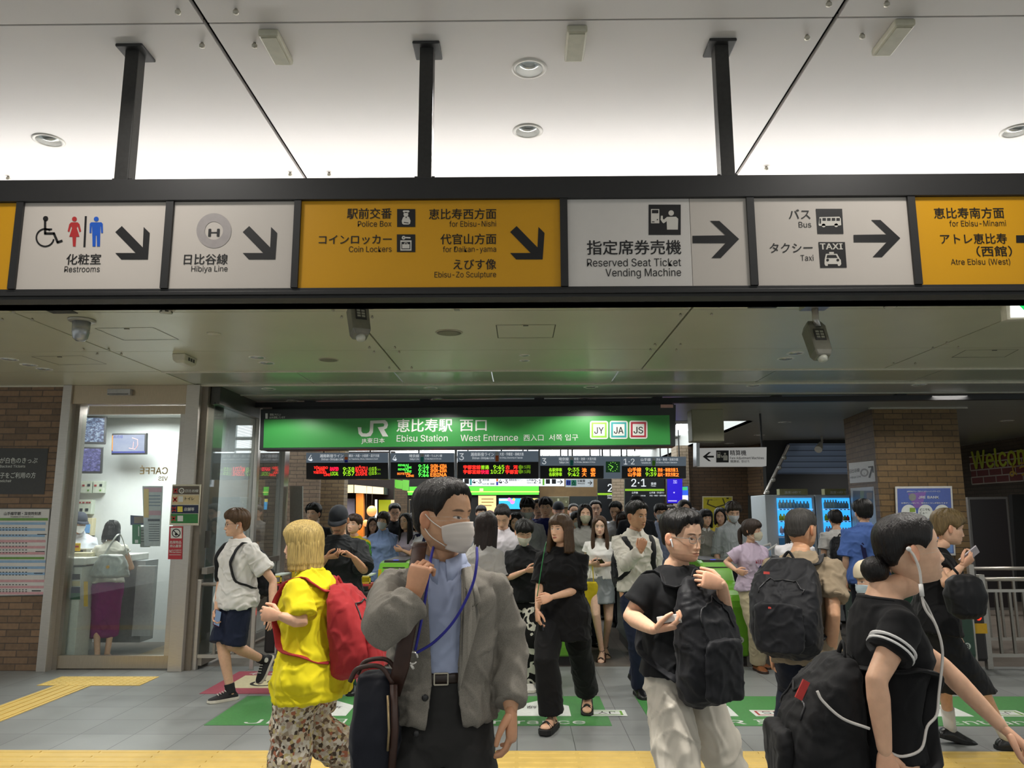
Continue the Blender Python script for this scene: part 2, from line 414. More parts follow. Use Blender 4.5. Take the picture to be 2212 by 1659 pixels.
M_YEL = plain('#d6b661', 0.55, var=0.06, nscale=8, key='tactile_yellow')
def tactile(name, label, x0, x1, y0, y1, bars_along, group=None):
 b = MB().box(x0, x1, y0, y1, 0.0, 0.005)
 if bars_along == 'x':
  n = max(1, round((y1 - y0) / 0.092))
  for i in range(n):
   yc = y0 + (i + 0.5) * (y1 - y0) / n
   L = 0.411; k0 = math.floor((x0 + 0.036) / L)
   for k in range(k0, k0 + int((x1 - x0) / L) + 2):
    a, c = max(x0, -0.036 + k * L + 0.012), min(x1, -0.036 + (k + 1) * L - 0.012)
    if c > a: b.add([(a, yc - .017, .005), (c, yc - .017, .005), (c, yc + .017, .005), (a, yc + .017, .005), (a, yc - .009, .0105), (c, yc - .009, .0105), (c, yc + .009, .0105), (a, yc + .009, .0105)], [(4, 5, 6, 7), (0, 1, 5, 4), (1, 2, 6, 5), (2, 3, 7, 6), (3, 0, 4, 7)])
 elif bars_along == 'y':
  n = max(1, round((x1 - x0) / 0.092))
  for i in range(n):
   xc = x0 + (i + 0.5) * (x1 - x0) / n
   b.box(xc - .012, xc + .012, y0 + .01, y1 - .01, .005, .010)
 else:
  nx, ny = round((x1 - x0) / 0.068), round((y1 - y0) / 0.068)
  for i in range(nx):
   for j in range(ny):
    xc, yc = x0 + (i + .5) * (x1 - x0) / nx, y0 + (j + .5) * (y1 - y0) / ny
    b.lathe([(.017, 0), (.014, .004), (.008, .006)], (xc, yc, .005), 8)
 return tag(b.build(name, M_YEL), label, 'tactile paving', group)
tactile('tactile_paving', 'long yellow tactile strip across the floor in front of the walkers', -6.5, 6.5, 5.285, 5.69, 'x')
tactile('tactile_paving', 'dotted yellow tactile pad on the floor before the steel door', atz(55, 1482).x + .1, atz(300, 1482).x, 7.76, 8.17, 'dots')
tactile('tactile_paving', 'narrow yellow tactile path leading to the dotted pad', atz(112, 1484).x, atz(190, 1484).x, 5.70, 7.75, 'y')
tactile('tactile_paving', 'yellow tactile tile inside the ticket booth door', -4.05, -3.74, 8.75, 9.35, 'y')

# floor films: lie flat, drawn in metres
M_GREEN = plain('#448844', 0.5, var=0.09, nscale=40, key='green_film')
M_PINK = plain('#a04656', 0.55, var=0.1, nscale=30, key='red_film')
M_CREAM = plain('#cfc7a2', 0.55, var=0.06, key='cream_film')
M_FILMW = plain('#d8dcd6', 0.55, var=0.06, key='white_film')
def floor_text(b, s, x, y, h, w=None, mi=0, turned=False, z=0.0045):
 v, f = text_geo(s, 0.015); w0, w1 = v[:, 0].min(), v[:, 0].max(); k = (w / (w1 - w0)) if w else h
 vs = [((x + (p[0] - w0) * k) if not turned else (x - (p[0] - w0) * k), (y + p[1] * h) if not turned else (y - p[1] * h), z) for p in v]
 b.add(vs, f, mi)
def entrance_film(x0, x1, y0, y1, label, jr_x, en_x, marks):
 t = thing('floor_marking', label, 'floor marking', ((x0 + x1) / 2, (y0 + y1) / 2, 0), 0, 'green entrance films on the floor')
 cx, cy = (x0 + x1) / 2, (y0 + y1) / 2
 MB().box(x0 - cx, x1 - cx, y0 - cy, y1 - cy, 0.0, 0.003).build('film', M_GREEN, t)
 b = MB(); floor_text(b, 'JR', jr_x - cx, y0 + .04 - cy, .17, .34); floor_text(b, '東日本', jr_x + .42 - cx, y0 + .05 - cy, .17, .62)
 floor_text(b, 'Entrance', en_x - cx, y0 + .04 - cy, .17, .85); b.build('lettering', M_FILMW, t, solid=False)
 for ax, code, cc in marks:
  a = MB(); ax -= cx; yb = y0 + .28 - cy
  a.add([(ax, yb, .0042), (ax + .46, yb, .0042), (ax + .46, yb + .34, .0042), (ax + .23, yb + .55, .0042), (ax, yb + .34, .0042)], [(0, 1, 2, 3, 4)]); a.build('arrow', M_FILMW, t, solid=False)
  k = MB(); lx = ax + .60
  k.add([(lx, yb, .0042), (lx + .32, yb, .0042), (lx + .32, yb + .2, .0042), (lx, yb + .2, .0042)], [(0, 1, 2, 3)], 0)
  k.add([(lx + .03, yb + .03, .0046), (lx + .29, yb + .03, .0046), (lx + .29, yb + .17, .0046), (lx + .03, yb + .17, .0046)], [(0, 1, 2, 3)], 1)
  k.add([(lx + .05, yb + .045, .005), (lx + .27, yb + .045, .005), (lx + .27, yb + .155, .005), (lx + .05, yb + .155, .005)], [(0, 1, 2, 3)], 0)
  floor_text(k, code, lx + .235, yb + .148, .11, .15, 2, True, .0054)
  k.build('line_mark', [M_FILMW, plain(cc, .5, key='mark' + cc), M_INK], t, solid=False)
  n = MB(); floor_text(n, {'JY': '山手線', 'JA': '埼京線', 'JS': '湘南新宿'}[code], ax + .36, yb + .33, .11, .26, 0, True, .005); n.build('lettering', M_INK, t, solid=False)
entrance_film(-2.49, 0.70, 6.35, 7.33, 'green entrance film on the floor behind the man in grey jacket', -2.2, -0.35, [(-0.06, 'JY', '#6aa02c'), (-1.9, 'JA', '#2a9a8a')])
entrance_film(1.02, 4.75, 6.35, 7.33, 'green entrance film on the floor right of the woman in black clothes', 1.42, 3.35, [(1.30, 'JS', '#a83a3a'), (3.2, 'JY', '#6aa02c')])
def wheelchair_film():
 x0, x1, y0, y1 = -2.97, -1.62, 7.42, 8.44
 t = thing('floor_marking', 'faded red film with wheelchair symbol on the floor before the gates', 'floor marking', ((x0 + x1) / 2, (y0 + y1) / 2, 0))
 hx, hy = (x1 - x0) / 2, (y1 - y0) / 2
 MB().box(-hx, hx, -hy, hy, 0, .003).build('film', M_PINK, t)
 MB().box(-hx + .14, hx - .3, -.28, .3, .003, .0042).build('panel', M_CREAM, t)
 b = MB()
 def arc(cx, cy, r0, r1, a0, a1):
  for i in range(24):
   p, q = math.radians(a0 + (a1 - a0) * i / 24), math.radians(a0 + (a1 - a0) * (i + 1) / 24)
   b.add([(cx + r * math.cos(a), cy + r * math.sin(a), .0052) for r, a in ((r0, p), (r1, p), (r1, q), (r0, q))], [(0, 1, 2, 3)])
 arc(-.22, -.07, .10, .135, 100, 350); b.add([(-.21, .0, .0052), (-.17, .0, .0052), (-.17, .2, .0052), (-.21, .2, .0052)], [(0, 1, 2, 3)])
 b.add([(-.21, .0, .0052), (-.03, .0, .0052), (.06, -.16, .0052), (.03, -.18, .0052), (-.06, -.035, .0052), (-.21, -.035, .0052)], [(0, 1, 2, 3, 4, 5)]); arc(-.19, .24, 0, .035, 0, 360)
 b.build('symbol', M_INK, t, solid=False)
 c = MB(); floor_text(c, 'もちしーと', -hx + .15, hy - .17, .13, .9); floor_text(c, 'コン', hx - .36, hy - .17, .13, .3); c.build('lettering', M_FILMW, t, solid=False)
wheelchair_film()

# ---------------------------------------------------------------- ceilings
M_CEILU = plain('#d8d3cf', 0.38, var=0.015, nscale=3, key='front_ceiling', spec=0.4)
M_CEILL = plain('#c6c3ab', 0.33, var=0.03, nscale=2, key='inner_ceiling', spec=0.5)
M_GAP = plain('#2b2a28', 0.8, key='ceiling_gap')
YF = 4.45            # front ceiling ends here in a drop
def ceiling_panels(name, xs, ys, z, mat, gap, t=0.02):
 b = MB(); gx = gap * 2
 for i in range(len(xs) - 1):
  for j in range(len(ys) - 1):
   b.box(xs[i] + gx / 2, xs[i + 1] - gx / 2, ys[j] + gap / 2, ys[j + 1] - gap / 2, z, z + t)
 return struct(b.build(name, mat))
CEIL = {'U': [], 'L': [], 'S': []}; HOLES = {'U': [], 'L': [], 'S': []}
JX = [-10.93, -8.5, -6.07, -3.643, -1.214, 1.214, 3.643, 6.07, 8.5, 10.93]
CEIL['U'] += [ceiling_panels('ceiling', [-9, -6.07, -3.643, -1.214, 1.214, 3.643, 6.07, 9], [-6, -1.7, 0.5, 2.69, YF], ZU, M_CEILU, 0.010)]
struct(MB().box(-9, 9, -6, YF, ZU + 0.16, ZU + 0.18).build('ceiling_backing', M_GAP))
JXL = [-9, -6.07, -3.643, -1.214, 1.214, 3.643, 6.07, 9]
CEIL['L'] += [ceiling_panels('ceiling_inner', JXL, [YF, 5.33, 6.66, 7.63], ZL, M_CEILL, 0.008)]
CEIL['L'] += [ceiling_panels('ceiling_inner', [-9, -6.07, -3.643], [7.64, 8.47], ZL, M_CEILL, 0.006)]
ceiling_panels('ceiling_inner', [-3.643, -2.3, -1.3, -0.3, 1.0, 2.6, 4.3, 6.0, 9], [7.66, 8.45], ZL + .004, plain('#a9ab98', .2, var=.04, nscale=2, key='gloss_ceiling'), 0.006)
struct(MB().box(-9, 9, YF, 8.5, ZL + .16, ZL + .18).build('ceiling_backing', M_GAP))
struct(MB().box(-9, 9, YF - .03, YF, ZL, ZU).build('trim_1', M_CEILU))
struct(MB().box(-3.643, 9, 7.625, 7.655, ZL - .012, ZL + .02).build('trim_2', plain('#cfcaba', .4, key='ceiling_trim')))
struct(MB().box(-9, 9, 8.45, 8.48, ZL - .014, ZL + .02).build('trim_3', plain('#cfcaba', .4, key='ceiling_trim')))
struct(MB().box(-3.5, 9, 9.17, 9.20, ZL - .012, ZL + .02).build('trim_4', plain('#a9a69a', .4, key='ceiling_trim2')))
# lit ribbed strip at the end of the front ceiling
cove = thing('strip_light', 'ribbed white strip light along the ceiling end above the long sign', 'light', (0, 4.36, 3.33))
b = MB()
for i in range(300): b.box(-7.5 + i * .05, -7.5 + i * .05 + .036, -.012, .0, -.04, .06)
b.build('lamp_cover', glow('#efe9da', 0.85, '#e8e4da'), cove); MB().box(-7.5, 7.5, 0, .04, -.05, .08).build('housing', M_WHITE, cove)

def slat_ceiling_mat():
 m, nt, b = _mat('slat_metal'); t = nt.nodes.new('ShaderNodeTexCoord'); sp = nt.nodes.new('ShaderNodeSeparateXYZ'); nt.links.new(t.outputs['Object'], sp.inputs[0])
 w = nt.nodes.new('ShaderNodeMath'); w.operation = 'MULTIPLY'; w.inputs[1].default_value = 1 / 0.085; nt.links.new(sp.outputs['Y'], w.inputs[0])
 fr = nt.nodes.new('ShaderNodeMath'); fr.operation = 'FRACT'; nt.links.new(w.outputs[0], fr.inputs[0])
 nt.links.new(_ramp(nt, fr.outputs[0], [(0.0, C('#4a4b48')), (0.10, C('#a0a29b')), (0.9, C('#aaaca5')), (1.0, C('#4a4b48'))]), b.inputs['Base Color'])
 b.inputs['Metallic'].default_value = 0.3; b.inputs['Roughness'].default_value = 0.3
 _bump(nt, b, fr.outputs[0], 0.25, 0.01); return m
M_SLAT = slat_ceiling_mat()
SKX, SKY0, SKY1 = 3.6, 12.0, 27.0
for a in ((-9, 12, 8.48, SKY0), (SKX, 12, SKY0, 32), (-9, SKX, SKY1, 32)): CEIL['S'] += [struct(MB().box(*a, ZL, ZL + .03).build('ceiling_slats', M_SLAT))]
# luminous ceiling above the gates' far side: glowing ribbed bands between beams
lum = thing('luminous_ceiling', 'bright white ribbed luminous ceiling beyond the departure boards', 'light', (0, SKY0, ZL))
M_LUM = glow('#eef3f4', 3.0, '#e0e4e4'); M_BEAM = plain('#8d908c', .5, key='lum_beam')
y = 0.0
for k in range(5):
 bn = MB(); n = 60
 for i in range(n):
  x = -9 + i * (SKX + 9) / n; bn.box(x, x + (SKX + 9) / n - .03, y + .15, y + 2.35, .32, .36)
 bn.build('lamp_cover', M_LUM, lum); MB().box(-9, SKX, y + 2.4, y + 2.95, .30, .4).build('beam', M_BEAM, lum); y += 3.0
MB().box(SKX, SKX + .05, 0, 15, .0, .45).box(-9, SKX, -.05, 0, .0, .45).box(-9, SKX, -.05, 15.1, .42, .46).build('housing', plain('#c9ccc9', .5, key='lum_housing'), lum)

# ---------------------------------------------------------------- ceiling fittings
bolt_mesh = MB().lathe([(.001, -.022), (.011, -.018), (.011, -.008), (.006, -.006), (.006, 0)], n=12)
bolt0 = None
def bolts(pts, z, label, group):
 global bolt0
 for px, py in pts:
  q = atz(px, py, z)
  if bolt0 is None: bolt0 = o = bolt_mesh.build('ceiling_bolt', plain('#b9b4a6', .4, .5, key='bolt'), smooth=True)
  else: o = bolt0.copy(); COL.objects.link(o)
  o.location = (q.x, q.y, z); tag(o, label, 'bolt', group)
bolts([(385, 20), (510, 20), (437, 93), (550, 93), (1790, 3), (1915, 3), (1743, 76), (1862, 73), (627, 373), (711, 373), (1570, 362), (1655, 360), (18, 381)], ZU,
   'small steel bolt head beside a joint of the white front ceiling', 'bolts in the white front ceiling')
bolts([(30, 670), (5, 687), (70, 687), (180, 752), (235, 752), (210, 762), (262, 762), (720, 667), (790, 667), (738, 682), (804, 682), (798, 748), (853, 748), (808, 758), (862, 758), (841, 792), (889, 792), (1485, 661), (1553, 659), (1470, 677), (1537, 676), (1415, 742), (1470, 742), (1405, 753), (1461, 753), (2045, 738), (2015, 749), (2070, 748), (1930, 783), (1977, 783)], ZL,
   'tiny bolt head beside a joint of the beige inner ceiling', 'bolts in the beige inner ceiling')

def downlight(px, py, lvl, r, label, group, on=1.0, watts=12, deep=0.09, spot=None):
 z = {'U': ZU, 'L': ZL, 'S': ZL}[lvl]; q = atz(px, py, z); HOLES[lvl].append((q.x, q.y, r * .92)); t = thing('ceiling_downlight', label, 'light', (q.x, q.y, z), 0, group)
 MB().lathe([(r * .86, .02), (r * .86, -.003), (r, -.005), (r * 1.12, -.002), (r * 1.12, .02)], n=36).build('trim_ring', plain('#d8d4cc', .4, key='lamp_ring'), t, smooth=True)
 MB().lathe([(r * .88, -.003), (r * .84, .0), (r * .55, deep), (r * .53, deep)], n=36).build('reflector', plain('#c9cbc8', .22, .75, key='reflector'), t, smooth=True)
 rb, zb_ = (r * .5, deep - .012) if deep > .03 else (r * .82, -.002)
 MB().lathe([(.001, zb_), (rb, zb_), (rb, zb_ + .01), (.001, zb_ + .01)], n=24).build('bulb', glow('#fff6ea', 5.0 * on), t)
 if spot:
  l = bpy.data.lights.new('lamp_light', 'SPOT'); l.energy = spot; l.spot_size = math.radians(150); l.spot_blend = .25; l.shadow_soft_size = r * .5; l.color = (1, .97, .92)
  o = bpy.data.objects.new('lamp_light', l); COL.objects.link(o); o.location = (q.x, q.y, z - .02)
 elif watts: lamp((q.x, q.y, z - .02), watts, r * 1.4, (1, .96, .9), spread=2.4)
 return t
def cut_holes():
 """open the ceilings where lamps are recessed"""
 for lvl, hs in HOLES.items():
  if not hs: continue
  cb = MB(); z = {'U': ZU, 'L': ZL, 'S': ZL}[lvl]
  for x, y, r in hs: cb.cyl((x, y, z - .05), (x, y, z + .08), r, n=28)
  cut = bpy.data.objects.new('cutter', cb.mesh('cutter')); TMP.collection.objects.link(cut)
  for o in CEIL[lvl]:
   k = bpy.data.objects.new('panelwork', o.data); m = k.modifiers.new('cut', 'BOOLEAN'); m.operation = 'DIFFERENCE'; m.solver = 'EXACT'; m.object = cut
   TMP.collection.objects.link(k); vl = TMP.view_layers[0]; vl.update()
   me = bpy.data.meshes.new_from_object(k.evaluated_get(vl.depsgraph)); o.data = me; bpy.data.objects.remove(k)
  bpy.data.objects.remove(cut)
UP = 'white ceiling downlight with chrome reflector '
for (px, py, w) in ((1143, 148, 'second row from sign, above the middle of it'), (1140, 283, 'just above the middle of the long sign'), (105, 303, 'left of the leftmost black post'), (2196, 283, 'right of the rightmost black post')):
 downlight(px, py, 'U', .068, UP + w, 'downlights of the front ceiling', 1, 30, deep=.075)
# ---------------------------------------------------------------- the long overhead direction sign
SY = 2.81
P_S = Panel(1106, 520, SY)
M_PANELW = plain('#cfc6bd', 0.38, var=0.012, nscale=4, key='sign_white')
M_PANELY = plain('#dc9f14', 0.38, var=0.012, nscale=4, key='sign_yellow')
sign = thing('overhead_direction_sign', 'long dark framed overhead sign with white and yellow direction panels', 'sign', P_S.o)
zt, zb = P_S.uv(1106, 388)[1], P_S.uv(1106, 645)[1]
pt_, pb_ = P_S.uv(1106, 434)[1], P_S.uv(1106, 622)[1]
fr = MB().box(-3.2, 3.2, -.028, .14, pt_, zt).box(-3.2, 3.2, -.016, .14, pb_ - .014, pb_).box(-3.2, 3.2, -.028, .14, pb_ - .029, pb_ - .014).box(-3.2, 3.2, -.02, .14, zb, pb_ - .029)
fr.box(-3.2, 3.2, .05, .14, zb, zt)
fr.build('frame', M_FRAME, sign, bevel=.002)
def sx(px): return P_S.uv(px, 530)[0]
div = [(-60, -46), (34.5, 49.5), (358, 374), (635.5, 650), (1210, 1226), (1614, 1630), (1963, 1979)]
for a, c in div: MB().box(sx(a), sx(c), -.024, .04, pb_, pt_).build('divider', M_FRAME, sign)
def spanel(x0, x1, mat, label=None):
 o = MB().box(sx(x0), sx(x1), -.012, .03, pb_ + .001, pt_ - .001).build('sign_panel', mat, sign)
 if label: o['label'] = label
 return o
DY = -.0135
dn = Draw(P_S, DY)
ARR_D = [(253, 505), (267, 491), (309, 538), (314, 493), (327, 506), (323, 562), (265, 562), (252, 550), (296, 548)]
def arrow_down(dx, sc=1.0): return [(x + dx, y) for x, y in ((253, 504), (267, 491), (312, 537), (314, 493), (327, 506), (323, 563), (266, 563), (253, 549), (297, 549))]
def arrow_right(dx, dy=0): return [(x + dx, y + dy) for x, y in ((1494, 512), (1565, 511), (1532, 480), (1552, 480), (1594.5, 519), (1555, 560), (1535, 560), (1565, 528), (1494.5, 528))]
# -- restrooms
p1 = spanel(48, 359, M_PANELW, 'white restrooms panel')
d = Draw(P_S, DY)
d.text('化粧室', 147, 572, 24.6, 'l', .012, wpx=74); d.text('Restrooms', 143, 590, 17.2, 'l', .004, wpx=76); d.build('lettering', M_INK, p1)
d = Draw(P_S, DY); d.poly(arrow_down(0)); d.build('arrow', M_INK, p1)
def wheelchair(d, cx, cy, s, mi=0):
 """seated figure on a wheel, about 60 px tall at s=1"""
 d.arc(cx, cy, 17 * s, 20.5 * s, 100, 305, mi); d.arc(cx, cy, 17 * s, 20.5 * s, 10, 100, mi); d.disc(cx + 1 * s, cy - 41 * s, 5.6 * s, mi)
 d.line([(cx, cy - 36 * s), (cx, cy - 9 * s), (cx + 19 * s, cy - 9 * s), (cx + 27 * s, cy + 10 * s), (cx + 36 * s, cy + 7 * s)], 5 * s, mi); d.line([(cx, cy - 18 * s), (cx + 14 * s, cy - 18 * s)], 3.6 * s, mi)
def lady(d, cx, y0, s, mi=0):
 d.disc(cx, y0 + 5 * s, 5.2 * s, mi)
 d.poly([(cx + x * s, y0 + y * s) for x, y in ((-7, 12), (7, 12), (11, 16), (14.5, 31), (11, 33), (7, 20), (5, 24), (11, 43), (4, 43), (2.6, 64), (-3.2, 64), (-4.4, 43), (-11, 43), (-5, 24), (-7, 20), (-11, 33), (-14.5, 31), (-11, 16))], mi)
def gent(d, cx, y0, s, mi=0):
 d.disc(cx, y0 + 5 * s, 5.2 * s, mi)
 d.poly([(cx + x * s, y0 + y * s) for x, y in ((-11, 12), (11, 12), (14, 15), (14.5, 35), (10.5, 35), (9.5, 20), (9, 20), (8, 64), (1.5, 64), (.8, 40), (-.8, 40), (-1.5, 64), (-8, 64), (-9, 20), (-9.5, 20), (-10.5, 35), (-14.5, 35), (-14, 15))], mi)
d = Draw(P_S, DY); wheelchair(d, 102, 516, 1.0); d.line([(189.5, 471), (186.5, 535)], 4.4); d.build('pictogram', M_INK, p1)
d = Draw(P_S, DY); lady(d, 165, 471, 1.0); d.build('pictogram', plain('#b03030', .4, key='sign_red'), p1)['label'] = 'red woman figure'
d = Draw(P_S, DY); gent(d, 212, 471, 1.0); d.build('pictogram', plain('#1f58bd', .4, key='sign_blue'), p1)['label'] = 'blue man figure'
# -- metro line
p2 = spanel(372, 636, M_PANELW, 'white subway line panel')
d = Draw(P_S, DY); d.text('日比谷線', 400, 572, 24.5, 'l', .012, wpx=94); d.text('Hibiya Line', 416, 589, 17, 'l', .004, wpx=78); d.text('H', 464.5, 513.5, 32, 'c', .02, wpx=22); d.build('lettering', M_INK, p2)
d = Draw(P_S, DY); d.poly(arrow_down(274)); d.build('arrow', M_INK, p2)
d = Draw(P_S, DY); d.arc(465, 501, 19.5, 37.5, n=48); d.build('pictogram', plain('#aaa2a0', .4, key='ring_grey'), p2)
# -- yellow panel
p3 = spanel(650, 1211, M_PANELY, 'wide yellow panel with police box and lockers')
d = Draw(P_S, DY)
for t, xr, yb, em, w, bo in (('駅前交番', 847, 473, 24.5, 96, .012), ('Police Box', 847, 492, 17, 73, .004), ('コインロッカー', 847, 528, 23, 157, .012), ('Coin Lockers', 847, 546.5, 17, 92, .004), ('恵比寿西方面', 1072, 474, 24.5, 145, .012), ('for Ebisu-Nishi', 1072, 492, 17, 101, .004), ('代官山方面', 1072, 528, 24.5, 120, .012), ('for Daikan-yama', 1072, 546.5, 17, 115, .004), ('えびす像', 1072, 582.5, 24.5, 92, .012), ('Ebisu-Zo Sculpture', 1072, 601, 17, 133, .004)):
 d.text(t, xr, yb, em, 'r', bo, wpx=w)
d.build('lettering', M_INK, p3)
d = Draw(P_S, DY); d.poly(arrow_down(849, 1)); d.build('arrow', M_INK, p3)
M_PICW = plain('#d8d2c8', .4, var=0.01, key='picto_white')
d = Draw(P_S, DY); d.rect(859, 454.5, 898, 493, 0); d.y -= .0006
d.disc(878, 466, 5.2, 1); d.poly([(871, 459.5), (873, 457.5), (884, 457.5), (886, 460), (882, 463), (874, 463)], 1)
d.poly([(872, 472), (876, 470), (878.5, 475), (881, 470), (885, 472), (888, 480), (887, 486), (884, 488), (873, 488), (870, 486), (869, 480)], 1); d.y -= .0006; d.line([(874, 483.5), (883, 484.5)], 1.6, 0)
d.build('pictogram', [M_INK, M_PICW], p3)
d = Draw(P_S, DY); d.rect(858.5, 509, 898, 547, 0); d.y -= .0006
d.arc(873, 516.3, 1.2, 4, mi=1, n=16); d.line([(877, 516), (887, 516.5)], 3, 1); d.rect(866, 522, 890, 544, 1); d.y -= .0006; d.rect(868.5, 525.5, 887.5, 541, 0); d.y -= .0006
d.rect(870, 530.5, 886, 539.5, 1); d.line([(875, 530), (875, 527.7), (881, 527.7), (881, 530)], 1.4, 1); d.build('pictogram', [M_INK, M_PICW], p3)
# -- ticket machine
p4 = spanel(1226, 1491, plain('#dbd5cf', .38, var=.01, key='sign_white_film'), 'brighter white overlay with ticket machine')
d = Draw(P_S, DY)
for t, yb, em, w, bo in (('指定席券売機', 549, 33.5, 203, .012), ('Reserved Seat Ticket', 577, 23, 203, .004), ('Vending Machine', 598.5, 23, 163, .004)): d.text(t, 1470, yb, em, 'r', bo, wpx=w)
d.build('lettering', M_INK, p4)
def ticket_picto(d, x0, y0, w, h, base=0, fg=1):
 X = lambda x: x0 + x * w; Y = lambda y: y0 + y * h
 d.rect(x0, y0, x0 + w, y0 + h, base); d.y -= .0006
 d.rect(X(.07), Y(.15), X(.33), Y(.62), fg); d.disc(X(.70), Y(.28), .085 * w, fg)
 d.poly([(X(a), Y(b)) for a, b in ((.37, .5), (.38, .37), (.44, .37), (.44, .47), (.47, .5), (.57, .41), (.85, .40), (.92, .47), (.91, .83), (.57, .83), (.56, .55), (.47, .62), (.43, .60))], fg)
 d.y -= .0006; d.rect(X(.10), Y(.18), X(.30), Y(.29), base); d.rect(X(.1), Y(.56), X(.18), Y(.585), base); d.disc(X(.27), Y(.5), .02 * w, base)
d = Draw(P_S, DY); ticket_picto(d, 1400, 445, 69, 65); d.build('pictogram', [M_INK, M_PICW], p4)
p5 = spanel(1492, 1615, M_PANELW)
d = Draw(P_S, DY); d.poly(arrow_right(0)); d.build('arrow', M_INK, p5)
# -- bus and taxi
p6 = spanel(1629, 1966, M_PANELW, 'white bus and taxi panel')
d = Draw(P_S, DY)
for t, xr, yb, em, w, bo in (('バス', 1748, 475, 24.5, 46, .012), ('Bus', 1750, 494, 17, 27, .004), ('タクシー', 1753, 547, 24, 92, .012), ('Taxi', 1755, 565.5, 17, 28, .004)): d.text(t, xr, yb, em, 'r', bo, wpx=w)
d.build('lettering', M_INK, p6)
d = Draw(P_S, DY); d.poly(arrow_right(346.5, -2)); d.build('arrow', M_INK, p6)
d = Draw(P_S, DY); d.poly([(1759.5, 454), (1816, 454), (1819, 508), (1763, 508)], 0); d.y -= .0006
d.poly([(1767, 472), (1810, 471), (1813, 475), (1814, 489), (1811, 490), (1767, 491), (1765, 489)], 1); d.disc(1776, 490, 4, 1); d.disc(1803, 489.5, 4, 1); d.y -= .0006
for x in (1773.5, 1783.5, 1793.5, 1803.5): d.rect(x, 474, x + 7.4, 480, 0)
d.rect(1767, 475, 1770.5, 486, 0); d.build('pictogram', [M_INK, M_PICW], p6)
d = Draw(P_S, DY); d.poly([(1765, 525.5), (1822, 525.5), (1826, 580.5), (1769, 581)], 0); d.y -= .0006
d.text('TAXI', 1769, 541.5, 17.5, 'l', .03, 1, wpx=48); d.poly([(1781, 551), (1805, 551), (1811, 562), (1813, 564), (1814, 573), (1811, 577), (1807, 577), (1806, 573), (1785, 573), (1785, 577), (1780, 577), (1778, 573), (1778, 564)], 1); d.rect(1788, 547, 1798, 551.5, 1)
d.y -= .0006; d.poly([(1783.5, 553.5), (1802.5, 553.5), (1806, 560), (1782, 560)], 0); d.disc(1784.5, 564.5, 3, 0); d.disc(1806.5, 564.5, 3, 0); d.build('pictogram', [M_INK, M_PICW], p6)
# -- yellow panels at the ends
p7 = spanel(1978, 2420, M_PANELY, 'yellow panel cut off by the right edge')
d = Draw(P_S, DY)
for t, xr, yb, em, w, bo in (('恵比寿南方面', 2165, 472, 25, 151, .012), ('for Ebisu-Minami', 2169, 491, 17, 122, .004), ('アトレ恵比寿', 2171, 527, 24, 143, .012), ('（西館）', 2182, 554, 24, 76, .012), ('Atre Ebisu (West)', 2178, 573.5, 17, 128, .004)): d.text(t, xr, yb, em, 'r', bo, wpx=w)
d.build('lettering', M_INK, p7)
d = Draw(P_S, DY); d.poly(arrow_right(696, -1)); d.build('arrow', M_INK, p7)
p0 = spanel(-330, 36, M_PANELY, 'yellow panel cut off by the left edge')
MB().box(-3.2, sx(-330), -.012, .03, pb_, pt_).box(sx(2420), 3.2, -.012, .03, pb_, pt_).build('end_plate', M_FRAME, sign)
for px, top in ((277, 92), (920, 88), (1563, 80)):
 u = (P_S.uv(px, 100)[0]); 
 q = atz(px, top, ZU); hz = ZU - P_S.o.z
 u = q.x - P_S.o.x
 post = MB().box(u - .028, u + .028, .03, .088, zt - .01, hz).build('hanging_post', plain('#2e2d2b', .5, var=.15, nscale=60, key='post'), sign, bevel=.003)
 MB().box(u - .055, u + .055, .0, .12, hz - .012, hz).build('mounting_plate', M_FRAME, post, bevel=.004)
 k = MB()
 for s_ in (-1, 1):
  k.box(u + s_ * .028, u + s_ * .040, .04, .08, zt, zt + .035); k.cyl((u + s_ * .05, .06, zt + .018), (u + s_ * .03, .06, zt + .018), .007, n=8)
 k.build('bracket', M_FRAME, post)

# ---------------------------------------------------------------- lit exit sign at the right edge
P_E = Panel(2200, 662, 4.7)
ex = thing('exit_sign', 'lit white and green exit sign at the right edge under the long sign', 'sign', P_E.o)
slab(P_E, [(2171, 636), (2420, 630), (2420, 683), (2176, 690)], 0, .06, 'housing', plain('#c7c3b0', .4, key='exit_case'), ex)
slab(P_E, [(2181, 638), (2420, 632), (2420, 680), (2183, 686)], -.004, .0, 'lit_face', glow('#f2f6f4', 1.6), ex)
d = Draw(P_E, -.006); d.poly([(2192, 652), (2212, 633), (2240, 633), (2240, 672), (2212, 672)]); d.build('arrow', glow('#12c85a', 1.3), ex)
MB().box(.02, .04, .02, .04, P_E.uv(2190, 636)[1] - .01, ZL - P_E.o.z).build('hanger', M_STEEL, ex)

